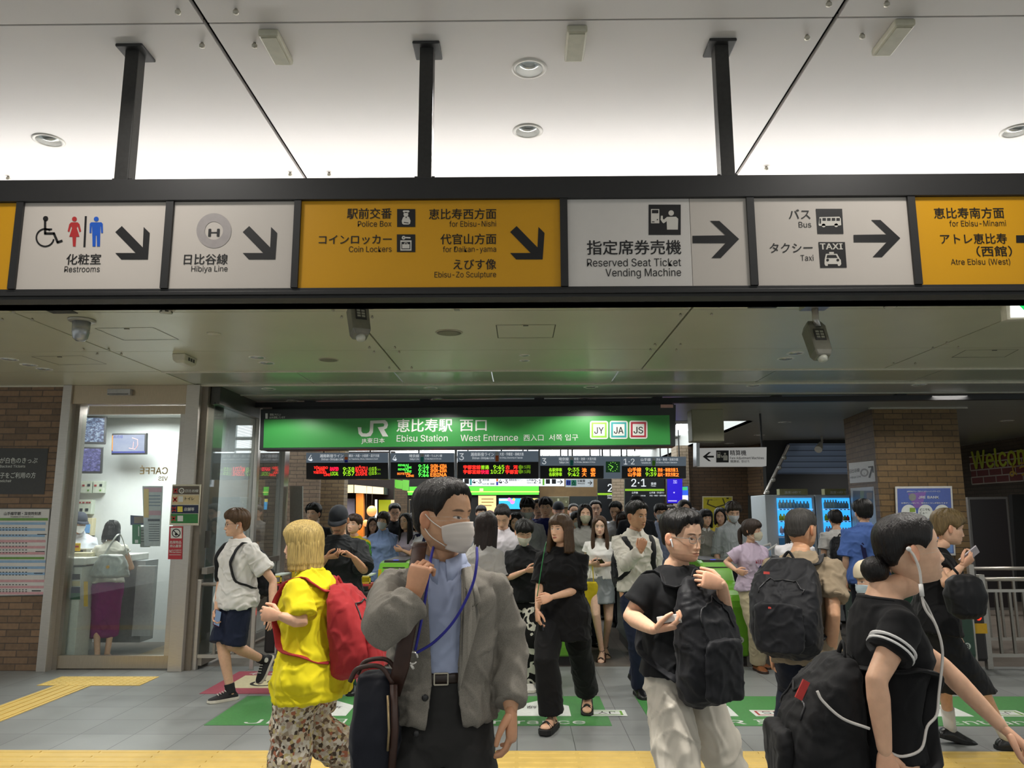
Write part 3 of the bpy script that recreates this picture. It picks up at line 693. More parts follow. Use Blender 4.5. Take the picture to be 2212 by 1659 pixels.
# ---------------------------------------------------------------- station name sign over the gates
RZ = math.radians(-3.0)
P_J = Panel(1010, 925, 9.38, RZ)
M_JFRAME = plain('#2c2f30', .35, var=.03, key='station_sign_frame')
jr = thing('station_name_sign', 'green station name sign hanging over the ticket gates', 'sign', P_J.o, RZ)
slab(P_J, [(563, 884), (1460, 874), (1459, 964), (560, 972)], 0.0, .28, 'frame', M_JFRAME, jr, .006)
slab(P_J, [(571, 906), (1446, 897), (1448, 960.5), (569, 967.5)], -.004, .01, 'sign_face', plain('#3a8f45', .3, var=.015, nscale=3, key='station_green', coat=.2), jr)
M_SW = plain('#d6d8d2', .35, var=.01, key='sign_letter_white')
d = Draw(P_J, -.0065)
d.text('恵比寿駅', 857, 931, 30, 'l', .018, wpx=120); d.text('西口', 994, 929.5, 29, 'l', .014, wpx=57); d.text('Ebisu Station', 857, 954, 19, 'l', .006, wpx=110); d.text('West Entrance', 995, 953, 19, 'l', .006, wpx=124)
d.text('西入口', 1131, 951.5, 15.5, 'l', .006, wpx=43); d.text('서쪽 입구', 1186, 951, 15, 'l', .006, wpx=63); d.text('JR東日本', 781, 956.5, 12, 'l', .012, wpx=50); d.build('lettering', M_SW, jr)
d = Draw(P_J, -.0065)   # the two-letter mark
d.poly([(773, 923), (781, 923), (781, 932), (784, 936), (792, 936.5), (797, 934), (799, 930), (800, 909), (832, 907.5), (837, 912), (838.5, 918), (836, 925), (830, 928), (839, 943), (827, 943), (816, 923), (829, 921.5), (830.5, 917), (828, 914.5), (807, 915), (806, 934), (801, 942), (793, 943.5), (781, 943), (775, 937)]); d.build('logo', M_SW, jr)
for px, t, c in ((1294, 'JY', '#8cc63f'), (1336.5, 'JA', '#3a9c9c'), (1379, 'JS', '#a83040')):
 d = Draw(P_J, -.0065); yy = 929 - (px - 1294) * .008
 def rr(r, h, mi):
  cxs = [(px + sx_ * (r - 5) + 5 * math.cos(a), yy + sy_ * (r - 5) + 5 * math.sin(a)) for sx_, sy_, a0 in ((1, 1, 0), (-1, 1, 90), (-1, -1, 180), (1, -1, 270)) for a in [math.radians(a0 + k * 22.5) for k in range(5)]]; d.poly(cxs, mi)
 rr(19.6, 0, 0); d.y -= .0007; d.rect(px - 16.5, yy - 16.5, px + 16.5, yy + 16.5, 1); d.y -= .0007; d.rect(px - 12.5, yy - 12.5, px + 12.5, yy + 12.5, 0); d.y -= .0007
 d.text(t, px, yy + 8, 19.5, 'c', .02, 2, wpx=20); d.build('line_badge', [M_SW, plain(c, .4, key='badge' + c), M_INK], jr)
d = Draw(P_J, -.0035); d.rect(573.5, 893, 578.5, 904.5, 0); d.text('環境にやさしい', 583, 898, 5.5, 'l', .01, 0, wpx=24); d.text('LEDを使用しています', 582, 904, 5.5, 'l', .01, 0, wpx=34); d.build('lettering', M_SW, jr)
cbl = MB(); us, vs = P_J.uv(1452, 880); cbl.tube([(us, .1, vs + .02), (us + .03, .1, vs + .06), (us + .02, .1, vs - .10), (us + .05, .1, vs - .2)], .008, 8); cbl.build('cable', M_BLACK, jr)
d = Draw(P_J, -.004); d.rect(1427, 874, 1454, 881, 0); d.build('sticker', plain('#b98e86', .5, key='sticker'), jr)
# black carrier beam with its hangers, running on to the right
P_B = Panel(1200, 868, 9.55, RZ)
beam = thing('sign_carrier_beam', 'long black steel beam under the slatted ceiling carrying the green sign', 'beam', P_B.o, RZ)
b = MB(); u0, v0 = P_B.uv(545, 876); u1, v1 = P_B.uv(2330, 862)
vc = P_B.uv(1200, 868)[1]
b.box(u0, u1 + 1.0, -.04, .04, vc - .035, vc + .03).build('rail', M_BLACK, beam)
zc = ZL - P_B.o.z
for px in (671, 919, 1165, 1419, 1676, 1944):
 u = P_B.uv(px, 860)[0]
 MB().box(u - .035, u + .035, -.035, .035, vc + .03, zc).box(u - .06, u + .06, -.06, .06, zc - .015, zc).build('hanger', M_BLACK, beam)
u0, u1 = P_B.uv(590, 880)[0], P_B.uv(1452, 874)[0]; MB().box(u0, u1, -.03, .03, P_B.uv(1000, 886)[1], vc - .035).build('bracket_plate', M_BLACK, beam)

# ---------------------------------------------------------------- departure boards
M_BHEAD = glow('#5c6873', .6, '#4c565f')
M_BDARK = plain('#0b0a0d', .3, key='board_dark')
M_HW = glow('#e4e8ec', .55, '#c8ccd0')
LED = {'r': glow('#ff2a20', 2.2), 'o': glow('#ff7a28', 2.2), 'g': glow('#4fe04a', 1.8), 'y': glow('#8ac41e', 1.6), 'm': glow('#ff1840', 2.2), 'd': glow('#5f8a12', .9)}
def board(label, x0, x1, yt, yh, yb, num, line, eng, dest, bars, rows, Y=12.0, sub=None):
 P = Panel((x0 + x1) / 2, (yt + yb) / 2, Y)
 t = thing('departure_board', label, 'departure board', P.o, 0, 'departure boards over the gates')
 slab(P, [(x0, yt), (x1, yt), (x1, yb), (x0, yb)], .004, .22, 'case', M_BDARK, t)
 h = slab(P, [(x0, yt), (x1, yt), (x1, yh), (x0, yh)], -.004, .01, 'header', M_BHEAD, t)
 d = Draw(P, -.006); hh = yh - yt
 d.text(num, x0 + 4, yh - hh * .16, hh * .86, 'l', .01); xl = x0 + (x1 - x0) * .47
 lw = 7.2 * len(line); d.text(line, xl - 3, yt + hh * .45, hh * .36, 'r', .015, wpx=lw); d.text(eng, xl - 3, yt + hh * .75, hh * .28, 'r', .012, wpx=lw * .94)
 d.text(dest, xl + 9, yt + hh * .42, hh * .31, 'l', .012, wpx=4.7 * len(dest)); d.text(sub or 'for ' + {'4': 'Yokohama, Ofuna, Odawara & Zushi', '3': 'Omiya, Utsunomiya & Takasaki', '1·2': 'Shibuya, Shinjuku & Ikebukuro'}.get(num, ''), xl + 9, yt + hh * .70, hh * .2, 'l', .008, wpx=4.5 * len(dest))
 d.build('lettering', M_HW, h)
 for k, (c, a, e) in enumerate(bars):
  d = Draw(P, -.0055); d.rect(xl, yt + hh * a, xl + 7, yt + hh * e); d.build('line_mark', plain(c, .5, key='mark' + c), h)
 by = {}
 for s, x, y, em, w, c in rows: by.setdefault(c, []).append((s, x, y, em, w))
 for c, its in by.items():
  d = Draw(P, -.0005)
  for s, x, y, em, w in its: d.text(s, x, y, em, 'l', .035, wpx=w)
  d.build('lit_text', LED[c], t)
 return t
board('departure board numbered 4 for the orange line, leftmost of the row', 661.5, 838, 978, 999.5, 1035, '4', '湘南新宿ライン', 'Shōnan-Shinjuku Line', '横浜・大船・小田原・逗子方面', [('#dcdcdc', .1, .38), ('#e8712b', .42, .70), ('#1c22b8', .72, .98)],
   [('TŌKAIDO', 678, 1013, 7, 30, 'r'), ('LINE', 684, 1017, 6, 18, 'r'), ('YOKOSUKA', 677, 1023, 7, 28, 'r'), ('LINE', 700, 1028, 7, 13, 'r'), ('RAPID', 713, 1017, 11, 18, 'm'), ('LOCAL', 714, 1027, 11, 17, 'y'), ('9:38', 741, 1018, 12, 24, 'y'), ('9:57', 741, 1027.5, 12, 24, 'y'), ('KŌZU', 768, 1017, 12, 25, 'r'), ('ZUSHI', 768, 1027, 12, 25, 'r'), ('●', 796, 1018, 12, 8, 'd'), ('●', 796, 1027, 12, 8, 'd'), ('15', 804, 1016, 10, 9, 'y'), ('15', 804, 1025, 10, 9, 'y'), ('Cars', 813, 1016, 6, 9, 'd'), ('Cars', 813, 1025, 6, 9, 'd')])
board('departure board numbered 4 for the teal line, second of the row', 844, 981, 978.5, 998.5, 1034, '4', '埼京線', 'Saikyo Line', '大崎・りんかい線', [('#dcdcdc', .1, .38), ('#27a39a', .42, .98)],
   [('RINKAI', 860, 1007, 6, 23, 'g'), ('LINE', 875, 1012, 6, 14, 'g'), ('RINKAI', 860, 1016, 6, 23, 'g'), ('LINE', 875, 1020.5, 6, 14, 'g'), ('SOTETSU', 858, 1025.5, 6, 28, 'o'), ('LINE', 878, 1030, 6, 16, 'o'), ('9:34', 904, 1012, 12, 22, 'g'), ('9:41', 904, 1021, 12, 22, 'g'), ('9:44', 904, 1030, 12, 22, 'g'), ('SHIN-KIBA', 930, 1011, 11, 35, 'o'), ('SHIN-KIBA', 930, 1020, 11, 35, 'o'), ('EBINA', 930, 1029.5, 11, 35, 'o')], sub='for Osaki, Rinkai Line & Shin-kiba')
board('departure board numbered 3 with red place names, third of the row', 988, 1163, 974, 997.5, 1033, '3', '湘南新宿ライン', 'Shōnan-Shinjuku Line', '大宮・宇都宮・高崎方面', [('#dcdcdc', .1, .38), ('#e8712b', .42, .98)],
   [('宇都宮線', 1001, 1013, 9.5, 37, 'r'), ('宇都宮線', 1001, 1023, 9.5, 37, 'r'), ('普通', 1039, 1013, 9.5, 17, 'y'), ('快速', 1039, 1023, 9.5, 17, 'm'), ('9:45', 1066, 1013, 11.5, 23, 'y'), ('10:27', 1060, 1023, 11.5, 29, 'y'), ('古', 1092, 1013, 9.5, 9, 'r'), ('河', 1109, 1013, 9.5, 9, 'r'), ('宇都宮', 1092, 1023, 9.5, 27, 'r'), ('●', 1120, 1013.5, 12, 8, 'd'), ('●', 1120, 1023, 12, 8, 'd'), ('15両', 1129, 1012, 9, 17, 'd'), ('15両', 1129, 1022, 9, 17, 'd')])
board('departure board numbered 3 left of the green clock', 1167, 1304, 985, 1006, 1033, '3', '埼京線', 'Saikyo Line', '新宿・池袋・大宮方面', [('#dcdcdc', .1, .38), ('#27a39a', .42, .98)],
   [('各駅停車', 1186, 1018.5, 9, 28, 'y'), ('各駅停車', 1186, 1028, 9, 28, 'y'), ('9:35', 1227, 1018.5, 11, 24, 'y'), ('9:42', 1227, 1028.5, 11, 24, 'y'), ('池', 1257, 1019, 9.5, 10, 'o'), ('袋', 1276, 1019, 9.5, 10, 'o'), ('大', 1257, 1028.5, 9.5, 10, 'o'), ('宮', 1276, 1028.5, 9.5, 10, 'o')], sub='for Shinjuku, Ikebukuro & Omiya')
board('departure board numbered 1 and 2 right of the green clock', 1343.5, 1482, 986.5, 1006.5, 1033, '1·2', '山手線', 'Yamanote Line', '渋谷・新宿・池袋方面', [('#dcdcdc', .1, .38), ('#6dbb2f', .42, .98)],
   [('山手線', 1357, 1018.5, 10, 28, 'o'), ('山手線', 1357, 1028.5, 10, 28, 'o'), ('9:41', 1395, 1018, 11, 23, 'y'), ('9:39', 1395, 1028.5, 11, 23, 'y'), ('渋谷・新宿方面', 1421, 1018.5, 9, 38, 'o'), ('品川・東京方面', 1421, 1028.5, 9, 38, 'o'), ('1', 1461, 1018.5, 10, 4, 'o'), ('2', 1460, 1029, 10, 6, 'o')])
P_C = Panel(1324, 1009, 12.0)
ck = thing('wall_clock', 'square green lit clock between two departure boards', 'clock', P_C.o)
slab(P_C, [(1304.5, 986), (1343, 986), (1343, 1033), (1304.5, 1033)], 0, .2, 'case', M_BHEAD, ck)
d = Draw(P_C, -.003); d.rect(1308.5, 997, 1339.5, 1020.5); d.build('dial', glow('#12391a', .6, '#0d2212'), ck)
d = Draw(P_C, -.005)
for k in range(12):
 a = math.radians(k * 30); d.disc(1324 + 9.6 * math.sin(a), 1008.5 - 9.6 * math.cos(a), 1.0, n=8)
d.line([(1324, 1008.5), (1317.5, 1005)], 1.6); d.line([(1324, 1008.5), (1318, 1015.5)], 1.2); d.build('hands', glow('#7fd14a', 1.3), ck)
for (x, y0, y1, w) in ((841.5, 958, 1034, 3.2), (984.5, 957, 1034, 5), (1165, 954, 1033, 4.2)):
 P = Panel(x, 1000, 12.02); o = slab(P, [(x - w / 2, y0), (x + w / 2, y0), (x + w / 2, y1), (x - w / 2, y1)], 0, .05, 'board_post', plain('#b9bec4', .3, .6, key='board_post'), None)
 o.location = P.o; tag(o, {841.5: 'slim grey post between the two boards numbered 4', 984.5: 'slim pale post right of the teal board numbered 4', 1165: 'slim pale post between the two boards numbered 3'}[x], 'post')
for (x, y0, y1) in ((700, 966, 978), (800, 966, 978), (905, 966, 978), (1083, 964, 975), (1236, 962, 985), (1301, 962, 985), (1342, 962, 986), (1371, 962, 972)):
 P = Panel(x, 970, 12.1); o = MB().cyl((0, 0, P.uv(x, y1)[1] - .02), (0, 0, ZL + .3 - P.o.z), .012, n=8).build('hanging_rod', M_BLACK)
 o.location = P.o; tag(o, 'thin black rod hanging a departure board from the bright ceiling', 'rod', 'rods holding the departure boards')

# ---------------------------------------------------------------- further hanging signs
def hang_sign(label, pts, Y, mat, items, name='direction_sign', rods=(), picts=None, group=None, thick=.06):
 cx, cy = sum(p[0] for p in pts) / len(pts), sum(p[1] for p in pts) / len(pts)
 P = Panel(cx, cy, Y); t = thing(name, label, 'sign', P.o, 0, group)
 slab(P, pts, 0, thick, 'board', mat, t)
 for mtl, its in items.items():
  d = Draw(P, -.003)
  for it in its:
   if it[0] == 't': d.text(it[1], it[2], it[3], it[4], it[5] if len(it) > 5 else 'l', .012, wpx=it[6] if len(it) > 6 else None)
   elif it[0] == 'r': d.rect(*it[1:])
   elif it[0] == 'p': d.poly(it[1])
   elif it[0] == 'd': d.disc(*it[1:])
   elif it[0] == 'l': d.line(it[1], it[2])
   elif it[0] == 'a': d.arc(*it[1:])
  mats = {'w': M_SW, 'k': M_INK, 'lw': M_HW}
  d.build('lettering' if any(i[0] == 't' for i in its) else 'pictogram', mats[mtl] if mtl in mats else plain(mtl, .45, key='print' + mtl), t)
 if picts: picts(P, t)
 for px in rods:
  u = P.uv(px, cy)[0]; MB().cyl((u, thick / 2, P.uv(px, min(p[1] for p in pts))[1]), (u, thick / 2, ZL + (.3 if cx < 1450 and Y > 12 else 0) - P.o.z), .014, n=8).build('rod', M_BLACK, t)
 return t
M_LITW = glow('#dfe4ea', .75, '#d0d4d8')
def tp(x0, y0, w, h, Yoff=0):
 def f(P, t):
  d = Draw(P, -.003); ticket_picto(d, x0, y0, w, h); d.build('pictogram', [M_INK, M_PICW], t)
 return f
fa = hang_sign('white fare adjustment machine sign with left arrow hanging beside the beige box', [(1512, 968), (1656, 966), (1655.5, 1006.5), (1511, 1007)], 11.0, glow('#c9c7c4', .35, '#c4c2c0'),
    {'k': [('p', [(1518, 986.5), (1531, 976.5), (1536, 976.5), (1527, 984.5), (1542, 984.5), (1542, 988.5), (1527, 988.5), (1536, 996.5), (1531, 996.5)]), ('t', '精算機', 1577, 983, 12.5, 'l', 35), ('t', 'Fare Adjustment Machines', 1577, 992, 7.2, 'l', 73), ('t', '精算机  정산기', 1578, 999, 6, 'l', 40)]}, rods=(1652,), picts=tp(1547, 973, 27, 26), thick=.2)
o = slab(Panel(1508, 987, 11.0), [(1504, 945), (1511, 945), (1511, 1007), (1504, 1007)], -.01, .2, 'sign_post', plain('#b9bcc0', .3, .5, key='fare_post'), None); o.location = at(1508, 987, 11.0); tag(o, 'pale metal post at the left end of the fare adjustment sign', 'post')
P = Panel(1529, 918, 9.9); o = slab(P, [(1493, 884), (1563, 884), (1565, 953), (1496, 953)], 0, .25, 'ceiling_box', plain('#8b876f', .5, var=.03, key='beige_box'), None, .01); o.location = P.o; tag(o, 'plain beige box hanging from the ceiling right of the green sign', 'box')
hang_sign('white platform direction sign 4 and 3 below the boards', [(1000, 1033), (1141, 1033), (1141, 1050), (1000, 1050)], 14.5, M_LITW, {'k': [('t', '4·3', 1020, 1044, 11.5, 'l', 20), ('t', '埼京線', 1042, 1038.5, 5, 'l'), ('t', 'りんかい線・相鉄線', 1041, 1047, 4.5, 'l', 27), ('t', '4·3', 1077, 1044, 11.5, 'l', 20), ('t', '湘南新宿ライン', 1099, 1038.5, 4.8, 'l', 30), ('r', 1003, 1034.5, 1013, 1045)], '#2a9aa0': [('r', 1015, 1034.5, 1019, 1048)], '#e8712b': [('r', 1072, 1034, 1076, 1040)], '#2a2ab8': [('r', 1072, 1041, 1076, 1048)]}, rods=(1010, 1130))
hang_sign('white platform direction sign 2 and 1 with right arrow', [(1134, 1033), (1219, 1033), (1219, 1050), (1134, 1050)], 14.3, M_LITW, {'k': [('t', '2·1', 1153, 1044, 11.5, 'l', 16), ('t', '山手線', 1138, 1039, 5), ('t', 'Yamanote Line', 1138, 1044, 3, 'l', 13), ('r', 1179, 1035, 1188, 1045), ('r', 1192, 1035, 1201, 1045), ('l', [(1204, 1041), (1214, 1041)], 1.6), ('l', [(1210, 1036.5), (1215, 1041), (1210, 1045.5)], 1.6)], '#6dbb2f': [('r', 1172, 1034.5, 1176, 1048)]}, rods=(1140, 1212))
hang_sign('white restroom sign with green wheelchair square below the boards', [(1222, 1034), (1282, 1034), (1282, 1052), (1222, 1052)], 14.3, plain('#c2c8cc', .35, key='wc_white'), {'k': [('t', '化粧室', 1247, 1041, 6, 'l', 17), ('t', 'Restrooms', 1248, 1045.5, 3.4, 'l', 15), ('l', [(1270, 1043), (1278, 1043)], 1.2), ('l', [(1274.5, 1039), (1278.5, 1043), (1274.5, 1047)], 1.2)], '#2a3f9a': [('r', 1223, 1037, 1233, 1048)], '#1d6a52': [('r', 1234, 1037, 1245, 1049)], 'w': [('a', 1239, 1044, 2.2, 3.2), ('d', 1239, 1039.5, 1.1), ('r', 1225.5, 1039, 1227, 1047), ('r', 1229, 1039, 1230.5, 1047)]}, rods=(1228, 1276))
# black pillar boards
M_PB = plain('#14171b', .3, var=.02, key='pillar_board')
M_LIME = glow('#8fc31f', .5, '#7aa822')
def rods_up(P, t, xs, y0):
 for px in xs: u, v = P.uv(px, y0); MB().cyl((u, .05, v - .01), (u, .05, ZL + .30 - P.o.z), .014, n=8).build('rod', M_BLACK, t)
def pillar_board(label, x0, x1, y0, y1, Y, big, yb, bem, yline, bx, extra=()):
 P = Panel((x0 + x1) / 2, (y0 + y1) / 2, Y); t = thing('platform_board', label, 'sign', P.o)
 slab(P, [(x0, y0), (x1, y0), (x1, y1), (x0, y1)], 0, .12, 'board', M_PB, t)
 d = Draw(P, -.003); d.text(big, bx, yb, bem, 'l', .012)
 for s, x, y, em in extra: d.text(s, x, y, em, 'l', .01)
 d.build('lettering', M_HW, t); d = Draw(P, -.003); d.rect(x0, yline, x1, yline + 4.5); d.build('line_stripe', M_LIME, t); rods_up(P, t, (x0 + 6, x1 - 6), y0)
pillar_board('black platform board reading 2 and 1 with a lime stripe, below the boards', 1350, 1435, 1033, 1125, 16.0, '2·1', 1051, 23, 1056, 1364, [('番線', 1406, 1047, 6), ('Tracks', 1406, 1051, 3.5), ('山手線', 1365, 1066, 4.6), ('山手線（外回り）', 1403, 1066, 4.4), ('渋谷・新宿・池袋方面', 1403, 1072, 3.6), ('品川・東京・上野方面', 1365, 1072, 3)])
pillar_board('black platform board with a big 2 and lime stripe left of the pale pillar', 1291, 1326, 1033, 1125, 17.5, '2', 1062, 23, 1065, 1313, [('山手線', 1312, 1072, 4), ('渋谷方面', 1312, 1077, 4)])
# ---------------------------------------------------------------- lamps in the inner ceilings
for (px, py) in ((1133, 767.5), (1133, 779)): downlight(px, py, 'L', .045, 'small lit downlight above the middle of the gates, ' + ('the nearer' if py < 770 else 'the farther') + ' of a pair', 'small downlights of the inner ceiling', .13, 0, deep=.02)
for (px, py, w) in ((556, 772, 'nearer one of the pair left of the round speaker'), (576, 784, 'farther one of the pair left of the round speaker'), (1718, 763, 'nearer one of the pair left of the right camera'), (1697, 775, 'farther one of the pair left of the right camera'), (20, 776, 'first of three over the brick wall'), (62, 788, 'second of three over the brick wall'), (95, 797, 'third of three over the brick wall')):
 downlight(px, py, 'L', .07, 'bright inner ceiling downlight, ' + w, 'downlights of the inner ceiling', .3, 0, deep=.02)
for k, (px, py, sp) in enumerate(((580, 840, 60), (930, 838, 60), (1276, 836, 60), (1628, 833, 45), (1985, 831, 30))):
 downlight(px, py, 'S', .075, 'bright downlight in the slatted ceiling before the green sign, number %s from left' % ('one', 'two', 'three', 'four', 'five')[k], 'downlights of the slatted ceiling', .3, 0, deep=.02, spot=sp)
for k, (px, py) in enumerate(((632, 866), (945, 862), (1262, 861), (1578, 859), (1880, 857), (2168, 854))):
 downlight(px, py, 'S', .075, 'dimmer downlight in the slatted ceiling above the black beam, number %s from left' % ('one', 'two', 'three', 'four', 'five', 'six')[k], 'downlights of the slatted ceiling', .14, 0, deep=.02)
for k, (px, py) in enumerate(((1695, 912), (1640, 940), (1575, 958), (2175, 909))):
 downlight(px, py, 'S', .09, 'far downlight in the slatted ceiling near the ' + ('blue slatted shutter, nearest' if k == 0 else 'beige box, right of it' if k == 1 else 'fare adjustment sign, above it' if k == 2 else 'right brick pillar, right of it'), 'downlights of the slatted ceiling', .25, 0, deep=.02)
# added fill lights without fittings, placed to brighten the inner concourse
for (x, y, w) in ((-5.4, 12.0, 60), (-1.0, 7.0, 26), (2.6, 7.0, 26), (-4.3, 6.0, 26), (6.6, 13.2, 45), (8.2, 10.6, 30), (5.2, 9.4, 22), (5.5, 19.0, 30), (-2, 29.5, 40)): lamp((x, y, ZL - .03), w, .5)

# ---------------------------------------------------------------- fittings on the ceilings
def on_ceiling(px, py, z): q = atz(px, py, z); return (q.x, q.y, z)
M_GREYP = plain('#8d8b80', .4, key='grey_plastic'); M_CREAMP = plain('#c6c1ad', .45, var=.03, key='cream_plastic'); M_DARKV = plain('#3c3b38', .6, key='vent_dark')
for (px, py, w) in ((597, 96, 'left of the middle post'), (1243, 88, 'right of the middle post'), (1928, 75, 'at the right end of the front ceiling')):
 t = thing('ceiling_speaker', 'flat beige box on the white front ceiling, ' + w, 'speaker', on_ceiling(px, py, ZU), 0, 'beige boxes on the front ceiling')
 MB().box(-.04, .04, -.105, .105, -.03, 0).build('case', plain('#bcb8a4', .4, key='box_beige'), t, bevel=.008); MB().box(-.03, .03, -.09, .09, -.033, -.03).build('cover', plain('#b2af9a', .4, key='box_beige2'), t)
t = thing('dome_camera', 'silver bell shaped camera on the beige ceiling over the brick wall', 'camera', on_ceiling(177, 690, ZL))
MB().lathe([(.001, -.02), (.085, -.02), (.095, -.012), (.095, 0), (.001, 0)]).build('mount', plain('#a9a69a', .35, .4, key='cam_mount'), t, smooth=True)
MB().lathe([(.001, -.165), (.03, -.163), (.05, -.145), (.06, -.1), (.062, -.02), (.001, -.02)]).build('housing', steel('#b5b7ba', .25, 'silver', (1, 1, 1)), t, smooth=True)
for (px, py, w) in ((360, 661, 'above the silver door'), (1922, 648, 'right of the hanging camera')):
 t = thing('smoke_detector', 'white round smoke detector on the beige ceiling, ' + w, 'detector', on_ceiling(px, py, ZL), 0, 'smoke detectors')
 MB().lathe([(.001, -.028), (.056, -.028), (.062, -.02), (.062, 0), (.001, 0)]).build('base', plain('#cdc9b8', .4, key='det'), t, smooth=True)
 MB().lathe([(.001, -.058), (.03, -.056), (.04, -.048), (.042, -.028), (.001, -.028)]).build('sensor_head', plain('#c2beae', .4, key='det2'), t, smooth=True)
 v = MB()
 for k in range(6): a = k * PI / 3; v.add([(.041 * math.cos(a + s) + 0, .041 * math.sin(a + s), z) for s, z in ((-.28, -.047), (.28, -.047), (.28, -.038), (-.28, -.038))], [(0, 1, 2, 3)])
 v.xf(Matrix.Scale(1.06, 4)); v.build('vent', M_DARKV, t, solid=False)
for (px, py, w, sx_) in ((133, 672, 'left of the silver bell camera', .09), (1650, 660, 'left of the hanging camera', .10)):
 t = MB().box(-sx_, sx_, -.05, .05, -.006, 0).build('ceiling_vent', M_DARKV); t.location = on_ceiling(px, py, ZL); tag(t, 'dark flat vent plate in the beige ceiling ' + w, 'vent', 'dark vent plates')
for (px, py, r, w) in ((970, 718, .105, 'above the gates centre'), (710, 777, .09, 'left of the ceiling seam')):
 t = thing('ceiling_speaker', 'round flush speaker grille in the beige ceiling, ' + w, 'speaker', on_ceiling(px, py, ZL), 0, 'round ceiling speakers')
 MB().lathe([(.001, -.006), (r, -.006), (r * 1.05, 0), (.001, 0)]).build('rim', plain('#b3ad97', .5, key='spk_rim'), t, smooth=True); MB().lathe([(.001, -.012), (r * .6, -.011), (r * .92, -.006), (.001, -.006)]).build('grille', plain('#86826e', .6, bump=.4, nscale=300, key='spk_grille'), t, smooth=True)
t = MB().lathe([(.001, -.012), (.05, -.01), (.055, 0), (.001, 0)]).build('ceiling_disc', M_CREAMP, smooth=True); t.location = on_ceiling(462, 720, ZL); tag(t, 'small flat disc on the beige ceiling right of the bell camera', 'detector')
t = thing('emergency_light', 'cream oblong box on the beige ceiling before the glass wall', 'light', on_ceiling(400, 770, ZL))
MB().loft([[(x, y, -.0) for x, y in ((-.06, -.14), (.06, -.14), (.06, .14), (-.06, .14))], [(x, y, -.06) for x, y in ((-.055, -.13), (.055, -.13), (.055, .12), (-.055, .12))], [(x, y, -.08) for x, y in ((-.035, -.10), (.035, -.10), (.035, .09), (-.035, .09))]]).build('case', M_CREAMP, t, bevel=.008); v = MB()
for k in range(3): v.box(.057, .061, -.06 + k * .05, -.03 + k * .05, -.05, -.02)
v.build('vent', M_DARKV, t)
t = thing('ceiling_sensor', 'small square sensor on the beige ceiling above the round speaker', 'sensor', on_ceiling(987, 665, ZL)); MB().box(-.035, .035, -.04, .04, -.014, 0).build('case', M_CREAMP, t, bevel=.004); MB().box(-.02, .02, -.025, .025, -.017, -.014).build('lens', M_GREYP, t)
def hatch(pts, w):
 q = [atz(*p, ZL) for p in pts]; c = sum(q, Vector()) / 4; b = MB(); g = .004
 for i in range(4):
  a, d = q[i] - c, q[(i + 1) % 4] - c; n = (d - a).normalized(); s = Vector((-n.y, n.x, 0)) * g
  b.quad(*(tuple(k + Vector((0, 0, -.0012))) for k in (a - s, d - s, d + s, a + s)))
 hx = (max(p.x for p in q) - min(p.x for p in q)) * .4; hy = (q[2].y - q[0].y) * .1
 t = thing('access_hatch', 'flush access hatch in the beige ceiling ' + w, 'hatch', tuple(c), 0, 'ceiling access hatches'); b.build('seam', plain('#55533f', .6, key='seam'), t, solid=False); MB().box(-.02, .02, (q[0] - c).y * .9 - .006, (q[0] - c).y * .9 + .006, -.004, 0).build('latch', M_DARKV, t)
hatch([(1072, 702), (1200, 701), (1194, 729), (1076, 730)], 'right of the round speaker'); hatch([(205, 709), (330, 707), (386, 733), (268, 735)], 'right of the silver bell camera'); hatch([(68, 770), (176, 768), (230, 786), (128, 788)], 'over the brick wall'); hatch([(2086, 756), (2200, 755), (2170, 771), (2056, 772)], 'above the right brick pillar')

def box_camera(px, py, label, body_pts, Y, armtop, yaw):
 """a boxy unit on a bent steel arm"""
 c = at(px, py, Y); t = thing('ceiling_camera', label, 'camera', tuple(c)); h = ZL - c.z
 MB().box(-.085, .085, -.06, .06, h - .075, h).build('junction_box', steel('#a8a196', .3, 'box', (1, 1, 1)), t, bevel=.004)
 MB().tube([(0, 0, h - .07), (0, 0, h - .15), (.008, -.01, h - .2), (.0, 0, .13)], .022, 14).build('arm', steel('#c9c6c2', .15, 'chrome', (1, 1, 1)), t, smooth=True)
 M = Matrix.Rotation(yaw, 4, 'Z') @ Matrix.Rotation(math.radians(-24), 4, 'X')
 b = MB().loft([[(x, y, .14) for x, y in ((-.045, -.035), (.045, -.035), (.045, .045), (-.045, .045))], [(x, y, .09) for x, y in ((-.064, -.05), (.064, -.05), (.064, .06), (-.064, .06))], [(x, y, -.11) for x, y in ((-.06, -.05), (.06, -.05), (.06, .05), (-.06, .05))], [(x, y, -.145) for x, y in ((-.045, -.035), (.045, -.035), (.045, .04), (-.045, .04))]]).xf(M).build('housing', plain('#7d7c72', .35, .3, key='cam_body'), t, bevel=.01)
 MB().box(-.036, .036, -.056, -.048, -.035, .055).xf(M).build('front_plate', M_DARKV, b); k = MB()
 for i in range(3):
  for j in range(2): k.box(-.026 + j * .03, -.004 + j * .03, -.0585, -.056, -.02 + i * .022, -.006 + i * .022)
 k.xf(M).build('grille', plain('#a4a497', .4, key='cam_grille'), b); MB().lathe([(.001, -.03), (.028, -.026), (.034, 0), (.001, 0)], (0, .0, -.14)).xf(M).build('light_ring', plain('#c8cabf', .3, key='cam_tip'), t, smooth=True); MB().box(.060, .067, -.03, .035, -.09, .075).xf(M).build('side_trim', plain('#c2c1b6', .3, key='cam_trim'), t, bevel=.003)
box_camera(1765, 735, 'boxy camera on a bent chrome arm hanging under the right end of the sign', None, 5.05, None, math.radians(4))
box_camera(775, 690, 'boxy camera hanging just under the sign left of centre', None, 4.95, None, math.radians(28))

